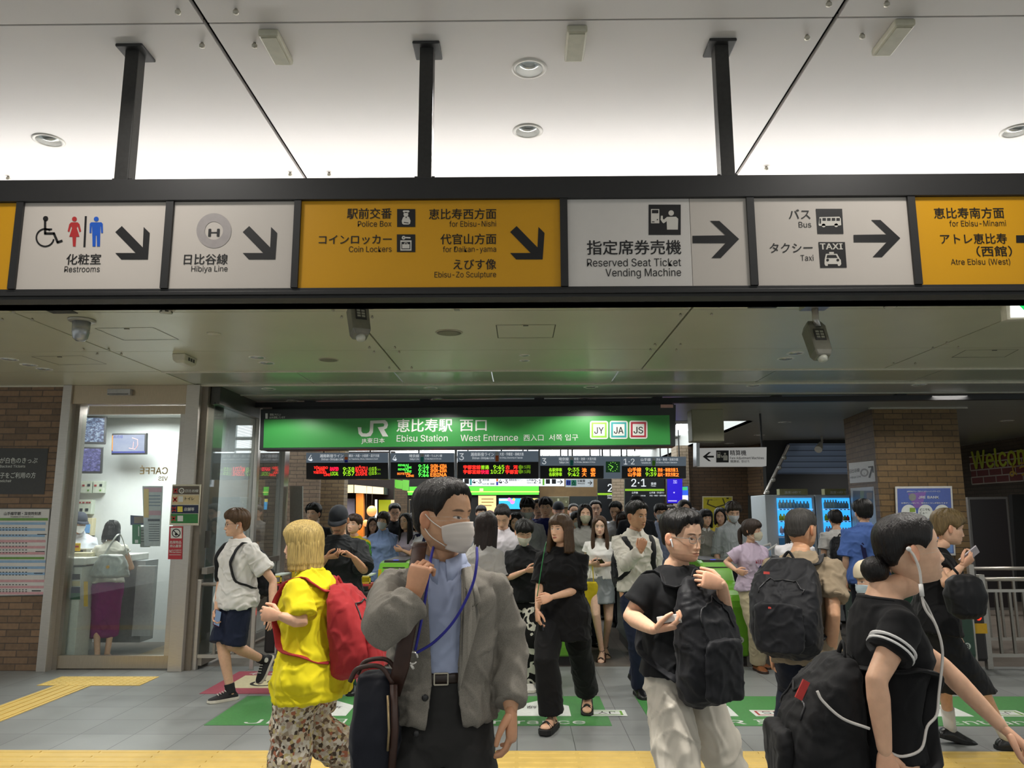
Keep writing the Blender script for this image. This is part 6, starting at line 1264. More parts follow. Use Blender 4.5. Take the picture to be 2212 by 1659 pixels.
def ear_geo(side, lod):
 n = (18, 12, 8)[lod]; m = MB(); m.ball((0, 0, 0), (.011, .020, .032), n); v = np.array(m.v)
 v[:, 0] += -.009 * np.exp(-((v[:, 1] + .002) / .009) ** 2 - ((v[:, 2] - .002) / .017) ** 2) * (v[:, 0] > 0); v[:, 1] *= 1 + .18 * (v[:, 2] / .031)
 a = math.radians(30); x, y = v[:, 0].copy(), v[:, 1].copy(); v[:, 0] = x * math.cos(a) + y * math.sin(a); v[:, 1] = -x * math.sin(a) + y * math.cos(a)
 v[:, 0] += .079; v[:, 1] += .012; v[:, 2] += -.010; v[:, 0] *= side
 return v, m.f

# ---- hair, as a shell over the skull plus hanging locks
HAIR = {
 'short': dict(line=[(0, .070), (35, .067), (52, .048), (63, .020), (76, -.006), (84, .012), (100, .016), (112, -.02), (130, -.055), (180, -.068)], top=.022, side=.011, messy=.004),
 'crop': dict(line=[(0, .068), (35, .064), (52, .046), (63, .022), (76, .004), (84, .014), (100, .018), (114, -.01), (132, -.045), (180, -.058)], top=.012, side=.006, messy=.002),
 'fade': dict(line=[(0, .066), (35, .064), (52, .046), (62, .020), (76, -.004), (84, .012), (100, .016), (112, -.02), (130, -.05), (180, -.062)], top=.030, side=.007, messy=.006),
 'fringe': dict(line=[(0, .030), (25, .034), (45, .028), (60, .012), (76, -.012), (86, .004), (100, .010), (112, -.03), (130, -.062), (180, -.075)], top=.026, side=.017, messy=.007),
 'wavy': dict(line=[(0, .046), (25, .040), (45, .035), (60, .018), (76, -.010), (86, .004), (100, .010), (112, -.03), (130, -.062), (180, -.075)], top=.034, side=.022, messy=.012),
 'bangs': dict(line=[(0, .026), (30, .024), (46, .012), (58, -.02), (70, -.05), (90, -.06), (110, -.065), (140, -.075), (180, -.08)], top=.020, side=.018, messy=.003),
 'parted': dict(line=[(0, .074), (14, .066), (28, .048), (44, .020), (56, -.02), (70, -.05), (90, -.06), (110, -.065), (140, -.075), (180, -.08)], top=.019, side=.019, messy=.003),
 'tied': dict(line=[(0, .073), (30, .066), (48, .046), (62, .018), (76, -.004), (86, .012), (104, .012), (116, -.012), (140, -.05), (180, -.06)], top=.013, side=.011, messy=.0015),
}
def hair_shell(style, lod, grey=0):
 st = HAIR[style]; NA, NZ = ((110, 84), (72, 56), (44, 36))[lod]
 az = np.linspace(-np.pi, np.pi, NA, endpoint=False); zz = np.linspace(-.09, .1129, NZ); A, Zg = np.meshgrid(az, zz); a, z = A.ravel(), Zg.ravel()
 L = st['line']; d = np.degrees(np.abs(a)); zf = np.interp(d, [p[0] for p in L], [p[1] for p in L])
 nz = vnoise(np.stack([np.sin(a) * 9, np.cos(a) * 9, z * 12], 1) + 3.3); fine = vnoise(np.stack([a * 16, a * 0 + 1.7, z * 9], 1))
 zf = zf + .006 * fine * (st['messy'] / .004 if st['messy'] < .006 else 1.4)
 x, y = head_base(a, z); topk = smooth((z + .0) / .09); t = st['side'] * (1 - topk) + st['top'] * topk
 cov = smooth((z - zf + .003) / .018); t = t * (.35 + .65 * smooth((z - zf) / .035)) + st['messy'] * (nz * .7 + fine * .5)
 off = np.where(cov > 0, -.008 + (t + .008) * cov, -.008)
 c = np.array([0, .004, .015]); v = np.stack([x, y, z], 1); dirv = v - c; dirv /= np.linalg.norm(dirv, axis=1)[:, None] + 1e-9
 v = v + dirv * off[:, None]; f = []
 for i in range(NZ - 1):
  for j in range(NA): k = (j + 1) % NA; f.append((i * NA + j, i * NA + k, (i + 1) * NA + k, (i + 1) * NA + j))
 b = len(v); v = np.vstack([v, v[:NA].mean(0)[None], v[-NA:].mean(0)[None] + [[0, 0, .001]]])
 f += [(b, (j + 1) % NA, j) for j in range(NA)] + [(b + 1, (NZ - 1) * NA + j, (NZ - 1) * NA + (j + 1) % NA) for j in range(NA)]
 return v, f
def hair_curtain(length, a0, lod, flare=0.0, bulk=.024, seed=0.0, back=0.0):
 """hair hanging round the back and sides from the crown; a0 = angle from the face where it opens"""
 nA = (54, 36, 22)[lod]; zs = np.concatenate([np.linspace(.09, -.06, 10), np.linspace(-.085, -length, 9)]); rings = []
 for i, z in enumerate(zs):
  zc = max(z, -.03); az = np.linspace(math.radians(a0), 2 * np.pi - math.radians(a0), nA); x, y = head_base(np.where(az > np.pi, az - 2 * np.pi, az), np.full(nA, zc))
  k = smooth(np.array([(-.0 - z) / .1]))[0]; fl = 1 + flare * max(0, (-z - .03)) / .12
  th = bulk * smooth(np.array([(.085 - z) / .12]))[0] * (1 if z > -length * .75 else .55 if i == len(zs) - 1 else .85)
  g = vnoise(np.stack([az * 9 + seed, az * 0, np.full(nA, z * 6)], 1)) * .006 + vnoise(np.stack([az * 26 + seed, az * 0 + 4, np.full(nA, z * 5)], 1)) * .0025
  r = np.sqrt(x * x + y * y) + 1e-6; ux, uy = x / r, y / r
  jag = (vnoise(np.stack([az * 13 + seed, az * 0, az * 0 + 2], 1)) * .010 - .012 * np.cos(az) * 0) if i == len(zs) - 1 else 0
  ox, oy = (x + ux * (th + g)) * fl, (y + uy * (th + g)) * fl + back * k * max(0, -z - .05); ix, iy = (x - ux * .004) * fl, (y - uy * .004) * fl + back * k * max(0, -z - .05)
  rings.append([(ox[j], oy[j], z + (jag[j] if hasattr(jag, '__len__') else 0)) for j in range(nA)] + [(ix[j], iy[j], z + (jag[j] if hasattr(jag, '__len__') else 0)) for j in range(nA - 1, -1, -1)])
 m = MB(); m.loft(rings); return m

SKIN = {'fair': '#e0b79a', 'mid': '#d3a88a', 'tan': '#c89d7c', 'pale': '#e6c3ab', 'deep': '#a87350'}
M_RINGS = [(-.10, .150, .095, .0), (-.03, .165, .118, .006), (.05, .157, .112, .004), (.14, .143, .102, 0), (.24, .150, .110, .0), (.34, .166, .120, .002), (.41, .166, .114, .006), (.45, .146, .098, .010), (.485, .110, .082, .014), (.52, .074, .070, .014), (.56, .058, .060, .010)]
F_RINGS = [(-.10, .150, .098, .0), (-.03, .168, .118, .010), (.05, .152, .108, .006), (.14, .122, .092, 0), (.24, .130, .100, -.004), (.33, .146, .122, -.012), (.40, .146, .106, .004), (.445, .126, .088, .010), (.485, .092, .072, .014), (.518, .062, .060, .014), (.56, .048, .052, .010)]
def ell(hw, hd, n=28, e=2.3, yo=0.0):
 out = []
 for j in range(n):
  a = 2 * PI * j / n; c, s = math.cos(a), math.sin(a)
  out.append((hw * math.copysign(abs(c) ** (2 / e), c), yo + hd * math.copysign(abs(s) ** (2 / e), s), 0))
 return out
class Person:
 def __init__(s, label, loc, face=0, h=1.68, sex='m', bw=1.0, lean=2, twist=0, head=(0, 0, 0), L=None, R=None, lL=None, lR=None, skin='fair', hair=('short', '#15110f'), top=None, bottom=None, shoes=None,
     mask=None, glasses=None, cap=None, lod=1, drop=0.0, group=None, gaze=0, eye=1.0, beard=0, bald=False, lips=None, lock=None, bun=None, tail=None, curtain=None, stride=0.0, name='person', neck=0.0, earbud=None, bust=1.0, cat='person'):
  s.k = k = h / 1.70; s.lod = lod; s.sex = sex; fem = 1.0 if sex == 'f' else 0.0
  s.root = thing(name, label, cat, (loc[0], loc[1], loc[2] if len(loc) > 2 else 0), math.radians(face), group); s.group = group
  s.W = Matrix.Translation(s.root.location) @ Matrix.Rotation(math.radians(face), 4, 'Z'); s.Wi = s.W.inverted()
  s.rings = F_RINGS if fem else M_RINGS; s.bw = bw; s.lean, s.twist = math.radians(lean), math.radians(twist)
  s.hz = (.905 if not fem else .895) * k - drop
  vox = (.0075, .011, .016)[lod]
  # joints
  shx = (.168 if not fem else .145) * bw * k
  s.sh = {q: s.T(.425 * k) @ Vector((q * shx, .012 * k, 0)) for q in (1, -1)}
  ua, fa = (.285 * k, .235 * k) if not fem else (.27 * k, .222 * k)
  s.el, s.wr, s.hd = {}, {}, {}
  for q, A in ((1, L), (-1, R)):
   A = dict(A or {}); S = s.sh[q]
   w = s.Wi @ A['wW'] if 'wW' in A else Vector(A['w']) * k if 'w' in A else S + Vector((q * .05, -.05, -.495)) * k
   pole = Vector(A.get('pole', (q * .35, 1, -.2)))
   e = s.Wi @ A['eW'] if 'eW' in A else ik(S, w, ua, fa, pole)
   if (w - e).length > fa * 1.25 and 'eW' not in A: w = e + (w - e).normalized() * fa
   fd = (w - e).normalized(); rot = s.Wi.to_3x3()
   f = (rot @ Vector(A['fW'])).normalized() if 'fW' in A else Vector(A['f']).normalized() if 'f' in A else fd
   n = (rot @ Vector(A['nW'])) if 'nW' in A else Vector(A.get('n', (-q, .15, 0))); n = (n - f * n.dot(f)).normalized()
   s.el[q], s.wr[q], s.hd[q] = e, w, (f, n, A.get('curl', .35), A.get('thumb', .5))
  if stride:
   z0 = .088 * k
   lL = lL or dict(a=(.075, -.27 * stride, .088), fp=-8 if stride > 0 else 35); lR = lR or dict(a=(-.075, .30 * stride, .088 + .06 * abs(stride)), fp=38 if stride > 0 else -8)
  s.hip = {q: Vector((q * .088 * k, .0, s.hz - .01 * k)) for q in (1, -1)}; s.kn, s.an, s.ft = {}, {}, {}
  for q, A in ((1, lL), (-1, lR)):
   A = dict(A or {}); a = s.Wi @ A['aW'] if 'aW' in A else Vector(A.get('a', (q * .095, .02, .088))) * k
   s.kn[q] = s.Wi @ A['kW'] if 'kW' in A else ik(s.hip[q], a, .425 * k, .41 * k, Vector(A.get('pole', (q * .12, -1, 0)))); s.an[q] = a; s.ft[q] = (math.radians(A.get('fy', q * 8)), math.radians(A.get('fp', 0)))
  # head frame
  nb = s.T(.52 * k); hy, hp, hr = (math.radians(v) for v in head)
  neckv = Vector((0, -.028 - neck - .05 * math.sin(max(hp, 0)), .150)) * k
  s.Hs = hs = k * (1.0 if not fem else .985) * (1.0 if k > .93 else 1.03)
  s.H = Matrix.Translation(nb @ Vector((0, 0, 0)) + (nb.to_3x3() @ neckv)) @ Matrix.Rotation(s.twist + hy, 4, 'Z') @ Matrix.Rotation(hp, 4, 'X') @ Matrix.Rotation(hr, 4, 'Y') @ Matrix.Scale(hs, 4)
  sk = C(SKIN.get(skin, skin)); hc = C(hair[1]) if hair else (0.02, .015, .012, 1)
  lp = C(lips) if lips else (sk[0] * .74, sk[1] * .48, sk[2] * .46, 1)
  # body
  b = MB(); inset = .86
  b.loft([[tuple(s.T(u * k) @ (Vector(p))) for p in ell(hw * bw * k * inset, hd * k * inset, 24, 2.2, yo * k)] for u, hw, hd, yo in s.rings])
  fx = 1 - .14 * fem
  s.arm_r = fx * k * (.9 + .1 * bw)
  for q in (1, -1):
   S, E, Wp = s.sh[q], s.el[q], s.wr[q]; r = s.arm_r
   b.tube([S, S.lerp(E, .3), S.lerp(E, .65), E, E.lerp(Wp, .25), E.lerp(Wp, .6), Wp.lerp(E, .06), Wp], [.050 * r, .047 * r, .043 * r, .038 * r, .040 * r, .034 * r, .026 * r, .022 * r], (18, 14, 10)[lod], round_end=True)
   hp_, K, A = s.hip[q], s.kn[q], s.an[q]
   b.tube([hp_, hp_.lerp(K, .3), hp_.lerp(K, .7), K, K.lerp(A, .3), K.lerp(A, .65), A, A + (A - K).normalized() * .03 * k], [.086 * k, .080 * k, .062 * k, .053 * k, .054 * k * fx, .043 * k * fx, .034 * k, .034 * k], (18, 14, 10)[lod], round_end=True)
   b.loft(s.foot_rings(q, 0.0, 0.0))
  Hc = s.H @ Vector((0, .022, -.072)); b.tube([s.T(.47 * k) @ Vector((0, .012 * k, 0)), s.T(.53 * k) @ Vector((0, .006 * k, 0)), s.H @ Vector((0, .018, -.11)), Hc], [.064 * k * fx, .057 * k * fx, .052 * k * fx, .036 * k * fx], 16)
  me = remesh(b, vox, 3); n0 = len(me.vertices); vb = np.empty(n0 * 3); me.vertices.foreach_get('co', vb); vb = vb.reshape(-1, 3); fb = [tuple(p.vertices) for p in me.polygons]; bpy.data.meshes.remove(me)
  V, F, COLS = [vb], fb, [np.tile(np.array(sk[:3]) * np.array([.98, .95, .93]), (n0, 1))]
  def app(v, f, c):
   o = sum(len(q) for q in V); V.append(v); F.extend(tuple(o + i for i in p) for p in f); COLS.append(c)
  hv, hf, hcol = head_mesh(lod, fem, sk, hc, lp[:3], gaze, eye, beard, 0.0 if hair is None else 1.0)
  M = np.array(s.H); app(hv @ M[:3, :3].T + M[:3, 3], hf, hcol)
  for q in (1, -1):
   ev, ef = ear_geo(q, lod); app(ev @ M[:3, :3].T + M[:3, 3], ef, np.tile(np.array(sk[:3]) * np.array([1, .80, .74]), (len(ev), 1)))
   m = s.hand(q); app(np.array(m.v), m.f, np.tile(np.array(sk[:3]) * np.array([1, .9, .87]), (len(m.v), 1)))
  me = bpy.data.meshes.new('body'); me.from_pydata(np.vstack(V).tolist(), [], F); at_ = me.color_attributes.new('tone', 'FLOAT_COLOR', 'POINT'); cc = np.vstack(COLS); at_.data.foreach_set('color', np.hstack([cc, np.ones((len(cc), 1))]).ravel())
  s.body = mesh_obj('body', me, skin_mat(), s.root)
  # hair
  if hair and not bald:
   if hair[0] in HAIR and not (cap and hair[0] == 'none'):
    v, f = hair_shell(hair[0], lod); m = MB(); m.add(v.tolist(), f)
    if curtain: c = hair_curtain(*curtain[:2], lod, *curtain[2:]); m.add(c.v, c.f)
    if bun: m.ball(bun[:3], bun[3] if len(bun) > 3 else .036, 16)
    for t in ([tail] if tail else []) + (lock or []): m.tube(bez(t[0], 5), np.interp(np.linspace(0, 1, 5 * (len(t[0]) - 1) + 1), np.linspace(0, 1, len(t[1])), t[1]).tolist(), 12, round_end=True, flat=t[2] if len(t) > 2 else .6)
    va = np.array(m.v); va += (vnoise(va * np.array([60, 60, 12]) + 2) * .0022)[:, None] * np.sign(va) * .6; m.v = (va @ M[:3, :3].T + M[:3, 3]).tolist()
    s.hair = m.build('hair', hair_mat(hair[1], hair[2] if len(hair) > 2 else .42), s.root, smooth=True)
  if mask: s.mask(mask)
  if glasses: s.glasses(glasses)
  if cap: s.cap(cap)
  for q in (earbud or []):
   e = MB(); e.ball((q * .083, -.004, -.012), .007, 10); e.tube([(q * .085, -.008, -.014), (q * .083, -.016, -.042)], .0035, 8, round_end=True); e.xf(s.H).build('earbud', plain('#e8e8e8', .25, key='bud'), s.root, smooth=True)
  if bottom: s.bottom(**bottom)
  if top: s.top(**top)
  if shoes: s.shoes(**shoes)
 def T(s, u):
  return Matrix.Translation((0, 0, s.hz)) @ Matrix.Rotation(s.lean, 4, 'X') @ Matrix.Translation((0, 0, u)) @ Matrix.Rotation(s.twist * min(max(u / (.5 * s.k), 0), 1), 4, 'Z')
 def foot_frame(s, q):
  fy, fp = s.ft[q]; return Matrix.Translation(s.an[q]) @ Matrix.Rotation(fy, 4, 'Z') @ Matrix.Rotation(fp, 4, 'X')
 def foot_rings(s, q, inf, low, toe=0.0):
  k = s.k; M = s.foot_frame(q); out = []
  for y, hw, top in ((.066, .014, .026), (.060, .026, .040), (.04, .033, .062), (.0, .035, .078), (-.05, .039, .062), (-.10, .045, .046), (-.145, .045, .034), (-.175, .036, .026), (-.19 - toe, .016, .018)):
   hw = hw + inf; top = top + inf; base = -.082 - low; yy = y * 1.0 + (inf if y > 0 else -inf * .8)
   ring = [(-hw, base + .006), (-hw * .96, base + top * .45), (-hw * .62, base + top * .88), (0, base + top), (hw * .62, base + top * .88), (hw * .96, base + top * .45), (hw, base + .006), (hw * .8, base), (0, base - .0), (-hw * .8, base)]
   out.append([tuple(M @ (Vector((x, yy, z)) * k)) for x, z in ring])
  return out
 def hand(s, q):
  """palm, four bent fingers and a thumb from the side of the palm"""
  f, n, curl, th = s.hd[q]; lat = n.cross(f) * 1.0 if q > 0 else f.cross(n); k = s.k * (.97 if s.sex == 'm' else .90); W = s.wr[q]; m = MB(); N = (16, 12, 8)[s.lod]
  def ring(d, hw, ht, sh=0.0): return [W + f * d * k + lat * (hw * math.copysign(abs(math.cos(a)) ** .8, math.cos(a)) + sh) * k + n * (ht * math.copysign(abs(math.sin(a)) ** .8, math.sin(a))) * k for a in [2 * PI * j / N for j in range(N)]]
  m.loft([ring(-.012, .018, .015), ring(.005, .027, .018), ring(.035, .036, .017), ring(.065, .041, .0155), ring(.090, .041, .0135, -.001), ring(.100, .036, .010, -.001)])
  for i, (o, ln) in enumerate(((.030, .074), (.0105, .082), (-.009, .076), (-.028, .060))):
   p = W + (f * (.088 - .006 * abs(i - 1.2)) + lat * o) * k; ang = math.radians(curl * 42 + 4 + 3 * i * (curl < .8)); d0 = f * math.cos(math.radians((1.5 - i) * 3)) + lat * math.sin(math.radians((1.5 - i) * 4 * (1 - curl * .6))); pts = [p - d0 * .012 * k, p]
   for fr, mul in ((.46, 1), (.30, 1.35), (.24, .8)):
    d = d0 * math.cos(ang) + n * math.sin(ang); p = p + d * ln * fr * k; pts.append(p); ang += math.radians(curl * 58 * mul * .8 + 3)
   m.tube(pts, [.0092 * k, .0094 * k, .0085 * k, .0076 * k, .0062 * k], (12, 8, 6)[s.lod], round_end=True)
  p = W + (f * .022 + lat * .026 + n * .004) * k; d = (f * .62 + lat * (.80 - .5 * th) + n * (.15 + .45 * th)).normalized(); d2 = (f * .85 + lat * (.3 - .45 * th) + n * (.2 + .5 * th)).normalized()
  m.tube([p, p + d * .040 * k, p + d * .040 * k + d2 * .030 * k, p + d * .040 * k + (d2 * .9 + f * .2).normalized() * .054 * k], [.0145 * k, .0118 * k, .0098 * k, .0078 * k], (12, 8, 6)[s.lod], round_end=True)
  return m
 # ---- clothing
 def top(s, mat, hem=-.06, sleeve=.55, loose=1.1, srad=1.15, fold=.006, neck=.525, boxy=0.0, collar=None, name='shirt', wide=0.0, parts=None, hemdrop=0.0, cuff=False, vox=None, tuck=False):
  k = s.k; b = MB(); us = [r[0] for r in s.rings]; rr = np.array([r[1:] for r in s.rings]); lv = [hem] + [u for u in us if hem + .03 < u < neck - .012] + [neck]
  rings = []; chest = max(np.interp(.34, us, rr[:, 0]), np.interp(.41, us, rr[:, 0]))
  for i, u in enumerate(lv):
   hw, hd, yo = (np.interp(max(u, -.10), us, rr[:, c]) for c in range(3)); upk = min(max((u - .42) / .1, 0), 1); lo = loose * (1 - upk) + 1.045 * upk
   hw, hd = hw * lo + .004, hd * (lo + .03) + .006
   if boxy and u < .36: hw = max(hw, chest * loose * (1 - .04 * boxy) * boxy + hw * (1 - boxy)); hd = max(hd, (.118 * loose) * boxy + hd * (1 - boxy))
   if u < .12 and not tuck: hw += .014; hd += .012
   if wide and u < .2: hw += wide * (.2 - u) * .5; hd += wide * (.2 - u) * .45
   rings.append([tuple(s.T(u * k) @ Vector(p)) for p in ell(hw * s.bw * k, hd * k, 34, 2.35, yo * k)])
  b.loft(rings)
  if neck > .53: pass
  for q in (1, -1):
   S, E, Wp = s.sh[q], s.el[q], s.wr[q]; r = s.arm_r * (1 + (srad - 1) * .62); r0 = s.arm_r * (1.08 + (srad - 1) * .18); inn = s.T(.432 * k) @ Vector((q * .09 * k * s.bw, .01 * k, 0))
   if sleeve <= 0: continue
   if sleeve <= 1: pts = [inn, S + (s.T(0).to_3x3() @ Vector((q * .004, 0, .004))) * k, S.lerp(E, sleeve * .5), S.lerp(E, sleeve)]; rs = [.060 * r0, .061 * r0, .058 * (r + r0) / 2, .0625 * r]
   else:
    t = sleeve - 1; pts = [inn, S, S.lerp(E, .45), E.lerp(S, .10), E, E.lerp(Wp, .12), E.lerp(Wp, t * .6), E.lerp(Wp, t)]; rs = [.060 * r0, .060 * r0, .058 * r, .054 * r, .053 * r, .052 * r, .047 * r, .042 * r]
   b.tube(pts, rs, 20)
  me = remesh(b, vox or (.0075, .011, .015)[s.lod], (4, 3, 3)[s.lod], fold * (1, .9, .6)[s.lod] * 1.5, 8.5, seed=s.root.location.x * 3.1 + 7); s.shirt = mesh_obj(name, me, mat, s.root)
  if sleeve > 0 and s.lod < 2:
   for q in (1, -1):
    S, E, Wp = s.sh[q], s.el[q], s.wr[q]; r = s.arm_r * (1 + (srad - 1) * .62); A, B, t, rad = (S, E, sleeve, .0625 * r) if sleeve <= 1 else (E, Wp, sleeve - 1, .042 * r)
    c = MB(); w = .012 if not cuff else .05; p0, p1 = A.lerp(B, t - w * .8 / (B - A).length), A.lerp(B, t) + (B - A).normalized() * .002; d = (p1 - p0)
    c.tube([p0, p0 + d * .3, p1, p1 - d * .05, p1 - d * .3], [rad * .99, rad * 1.035, rad * 1.045, rad * .93, rad * .9], 24); c.build('cuff', mat, s.shirt, smooth=True)
   c = MB(); M = s.T((neck - .004) * k); us_ = [r[0] for r in s.rings]; hw, hd, yo = (np.interp(neck, us_, rr[:, c_]) for c_ in range(3)); hw, hd = (hw * 1.045 + .004) * s.bw, hd * 1.075 + .006
   pts = [M @ Vector((x, y, z + (0 if y > 0 else -.012 * k))) for x, y, z in ell(hw * k, hd * k, 26, 2.2, yo * k)]; c.tube(pts + [pts[0], pts[1]], .0065 * k, 8); c.build('neckline', mat, s.shirt, smooth=True)
  if collar: s.collar(collar)
 def collar(s, mat):
  k = s.k; M = s.T(.505 * k); us = [r[0] for r in s.rings]; rr = np.array([r[1:] for r in s.rings]); c = MB(); n = 30; rows = [[], [], [], []]
  for j in range(n + 1):
   a = -PI / 2 + .16 + (2 * PI - .32) * j / n; cx, sy = math.cos(a), math.sin(a); fr = max(0, -sy) ** 2; w = .066 * s.bw * (1 if s.sex == 'm' else .88)
   for row, (r, z) in zip(rows, ((1.12, .0), (1.02, .05), (1.10, .052), (1.34 + .10 * fr, .004 - .030 * fr))): row.append(M @ (Vector((w * cx * r, .012 + .066 * sy * r * (1 if s.sex == 'm' else .9) - .012 * fr, z - .028 * fr)) * k))
  c.loft(rows, cap=False, closed=False); o = c.build('collar', mat, s.root, smooth=True, solid=False); w = o.modifiers.new('thick', 'SOLIDIFY'); w.thickness = .003
 def bottom(s, mat, kind='trousers', hem=.055, width=1.0, hemw=1.0, fold=.006, waist=.10, belt=None, name=None):
  k = s.k; b = MB(); us = [r[0] for r in s.rings]; rr = np.array([r[1:] for r in s.rings])
  def ring(u, g, e=2.3): hw, hd, yo = (np.interp(max(u, -.10), us, rr[:, c]) for c in range(3)); return [tuple(s.T(u * k) @ Vector(p)) for p in ell((hw * g + .003) * s.bw * k, (hd * g + .004) * k, 30, e, yo * k)]
  if kind == 'skirt':
   z1 = hem; rings = [ring(waist, 1.03), ring(.05, 1.04), ring(-.03, 1.06)]; mid = (s.kn[1] + s.kn[-1]) * .5; spread = abs(s.kn[1].x - s.kn[-1].x) / 2; sy = abs(s.kn[1].y - s.kn[-1].y) / 2; zt = s.hz - .06 * k
   for i in range(1, 6):
    t = i / 5; z = zt + (z1 * k - zt) * t; tt = min((zt - z) / max(zt - mid.z, .01), 1.6); rings.append([(x + mid.x * tt, y + mid.y * tt * .8, z) for x, y, _ in ell((.168 * s.bw * k) * (1 + (width - 1) * t), (.125 * k) * (1 + (width - 1) * t) + sy * tt * .55, 30, 2.3)])
   b.loft(rings)
  else:
   b.loft([ring(waist, 1.0), ring(.05, 1.0), ring(-.03, 1.01), ring(-.10, .93)])
   for q in (1, -1):
    H, K, A = s.hip[q], s.kn[q], s.an[q]; top_ = H + Vector((0, 0, .02 * k)); d = (A - K).normalized()
    if kind == 'shorts': pts = [top_, H.lerp(K, .3), H.lerp(K, hem * .7), H.lerp(K, hem)]; rs = [.082 * k, .092 * k * (1 + (width - 1) * .5), .088 * k * width, .088 * k * width * hemw]
    else:
     L = (A - K).length; e = A + d * (.085 - hem) * k * .9; pts = [top_, H.lerp(K, .3), H.lerp(K, .7), K, K.lerp(e, .35), K.lerp(e, .7), e]; w = 1 + (width - 1) * .6
     rs = [.080 * k, .088 * k * w, .080 * k * width, .071 * k * width, .068 * k * (width * .6 + hemw * .4), .063 * k * (width * .3 + hemw * .7), .062 * k * hemw]
    b.tube(pts, rs, 22, round_end=False)
  me = remesh(b, (.0085, .012, .017)[s.lod], 4, fold * 1.3, 7.5, seed=s.root.location.y * 2.3 + 3); s.legs = mesh_obj(name or kind, me, mat, s.root)
  if belt:
   c = MB(); pts = [Vector(p) for p in ring((waist - .02), 1.06)]; c.tube(pts + [pts[0]], .016 * k, 8, flat=.35, side=(0, 0, 1)); o = c.build('belt', belt, s.root, smooth=True); M = s.T((waist - .02) * k); hd = np.interp(waist - .02, us, rr[:, 1]) * 1.06 * k + .012
   f = MB(); q = .022
   for a, e in (((-q, -q * .8), (q, -q * .8)), ((q, -q * .8), (q, q * .8)), ((q, q * .8), (-q, q * .8)), ((-q, q * .8), (-q, -q * .8))): f.cyl(M @ Vector((a[0], -hd, a[1])), M @ Vector((e[0], -hd, e[1])), .0028, n=8)
   f.build('buckle', steel('#c9c2b0', .2, 'buckle', (1, 1, 1)), o)
 def shoes(s, mat, sole=None, style='shoe', sock=None, high=False, lace=None, heel=0.0):
  k = s.k
  for q in (1, -1):
   M = s.foot_frame(q); b = MB()
   if style == 'sandal':
    b2 = MB(); pts = [(.045, .06), (.047, 0), (.050, -.06), (.055, -.12), (.052, -.17), (.03, -.205), (-.03, -.205), (-.052, -.17), (-.055, -.12), (-.050, -.06), (-.047, 0), (-.045, .06), (-.025, .082), (.025, .082)]
    lo, hi = -.085 - heel, -.080; b2.loft([[tuple(M @ (Vector((x, y, z)) * k)) for x, y in pts] for z in (lo, hi)]); o = b2.build('sandal_sole', sole or mat, s.root, bevel=.004)
    for a, e in (((.048, -.12, -.075), (-.048, -.145, -.075)), ((.046, -.15, -.078), (-.046, -.115, -.075)), ((.040, .0, -.06), (-.042, -.06, -.07)), ((-.040, .0, -.06), (.042, -.06, -.07))):
     m = ((Vector(a) + Vector(e)) / 2); m.z = -.082 + (.050 if m.y < -.09 else .068); MB().tube([M @ (p * k) for p in bez([a, m, e], 5)], .0065 * k, 8, flat=.5).build('strap', mat, o, smooth=True)
    MB().tube([M @ (Vector((.037 * math.cos(t), .005 + .037 * math.sin(t), -.01)) * k) for t in np.linspace(0, 2 * PI, 17)], .005 * k, 8).build('strap', mat, o, smooth=True)
   else:
    inf = .007; b.loft(s.foot_rings(q, inf, 0.0, .006))
    if high: p = s.an[q]; d = (s.kn[q] - p).normalized(); b.tube([p - d * .03 * k, p + d * .015 * k, p + d * .055 * k], [.046 * k, .044 * k, .046 * k], 16)
    me = remesh(b, (.005, .007, .010)[s.lod], 3); o = mesh_obj('shoe', me, mat, s.root)
    if sole:
     pts = [(.042, .055), (.044, 0), (.047, -.06), (.054, -.11), (.053, -.155), (.036, -.197), (0, -.208), (-.036, -.197), (-.053, -.155), (-.054, -.11), (-.047, -.06), (-.044, 0), (-.042, .055), (-.024, .080), (.024, .080)]
     c = MB(); c.loft([[tuple(M @ (Vector((x * sc_, y * sc_, z)) * k)) for x, y in pts] for z, sc_ in ((-.089, .96), (-.082, 1.0), (-.062, .985))]); c.build('sole', sole, o, smooth=False)
    if lace:
     c = MB()
     for i in range(5): t = i / 4; y = -.115 + .09 * t; z = -.082 + .056 + .030 * t; c.tube([M @ (Vector(p) * k) for p in ((-.022, y, z - .004), (0, y - .006, z + .008), (.022, y, z - .004))], .0035 * k, 6)
     c.build('laces', lace, o, smooth=True)
     if high: c = MB(); cs = M @ (Vector((.046 * q, .0, .0)) * k); ax = M.to_3x3() @ Vector((q, 0, 0)); c.cyl(cs - ax * .01 * k, cs + ax * .004 * k, .022 * k, n=18); c.build('ankle_patch', lace, o)
    if sock: p = s.an[q]; d = (s.kn[q] - p).normalized(); MB().tube([p - d * .03 * k, p + d * .03 * k, p + d * sock[1] * k], [.043 * k, .042 * k, .046 * k], 16).build('sock', sock[0], s.root, smooth=True)
 # ---- things on the head
 def mask(s, color):
  n, m = 25, 16; az = np.linspace(-1.12, 1.12, n); zz = np.linspace(-.118, -.014, m); A, Zg = np.meshgrid(az, zz); a, z = A.ravel(), Zg.ravel(); x, y = head_base(a, np.maximum(z, -.100)); z = z.copy()
  edge = (np.abs(a) / 1.12) ** 2; zc = -.066; z = zc + (z - zc) * (1 - .30 * edge); push = .013 * np.exp(-(x / .035) ** 2) * np.interp(z, [-.12, -.1, -.05, -.02, 0], [.3, 1.1, 2.05, 1.3, .8]) + .006 + .0011 * np.sin((z + .06) * 320) * (1 - edge)
  y = y - push * np.cos(a * .8); x = x * (1 + .05 * np.cos(a)); x = x + np.sign(x) * .003
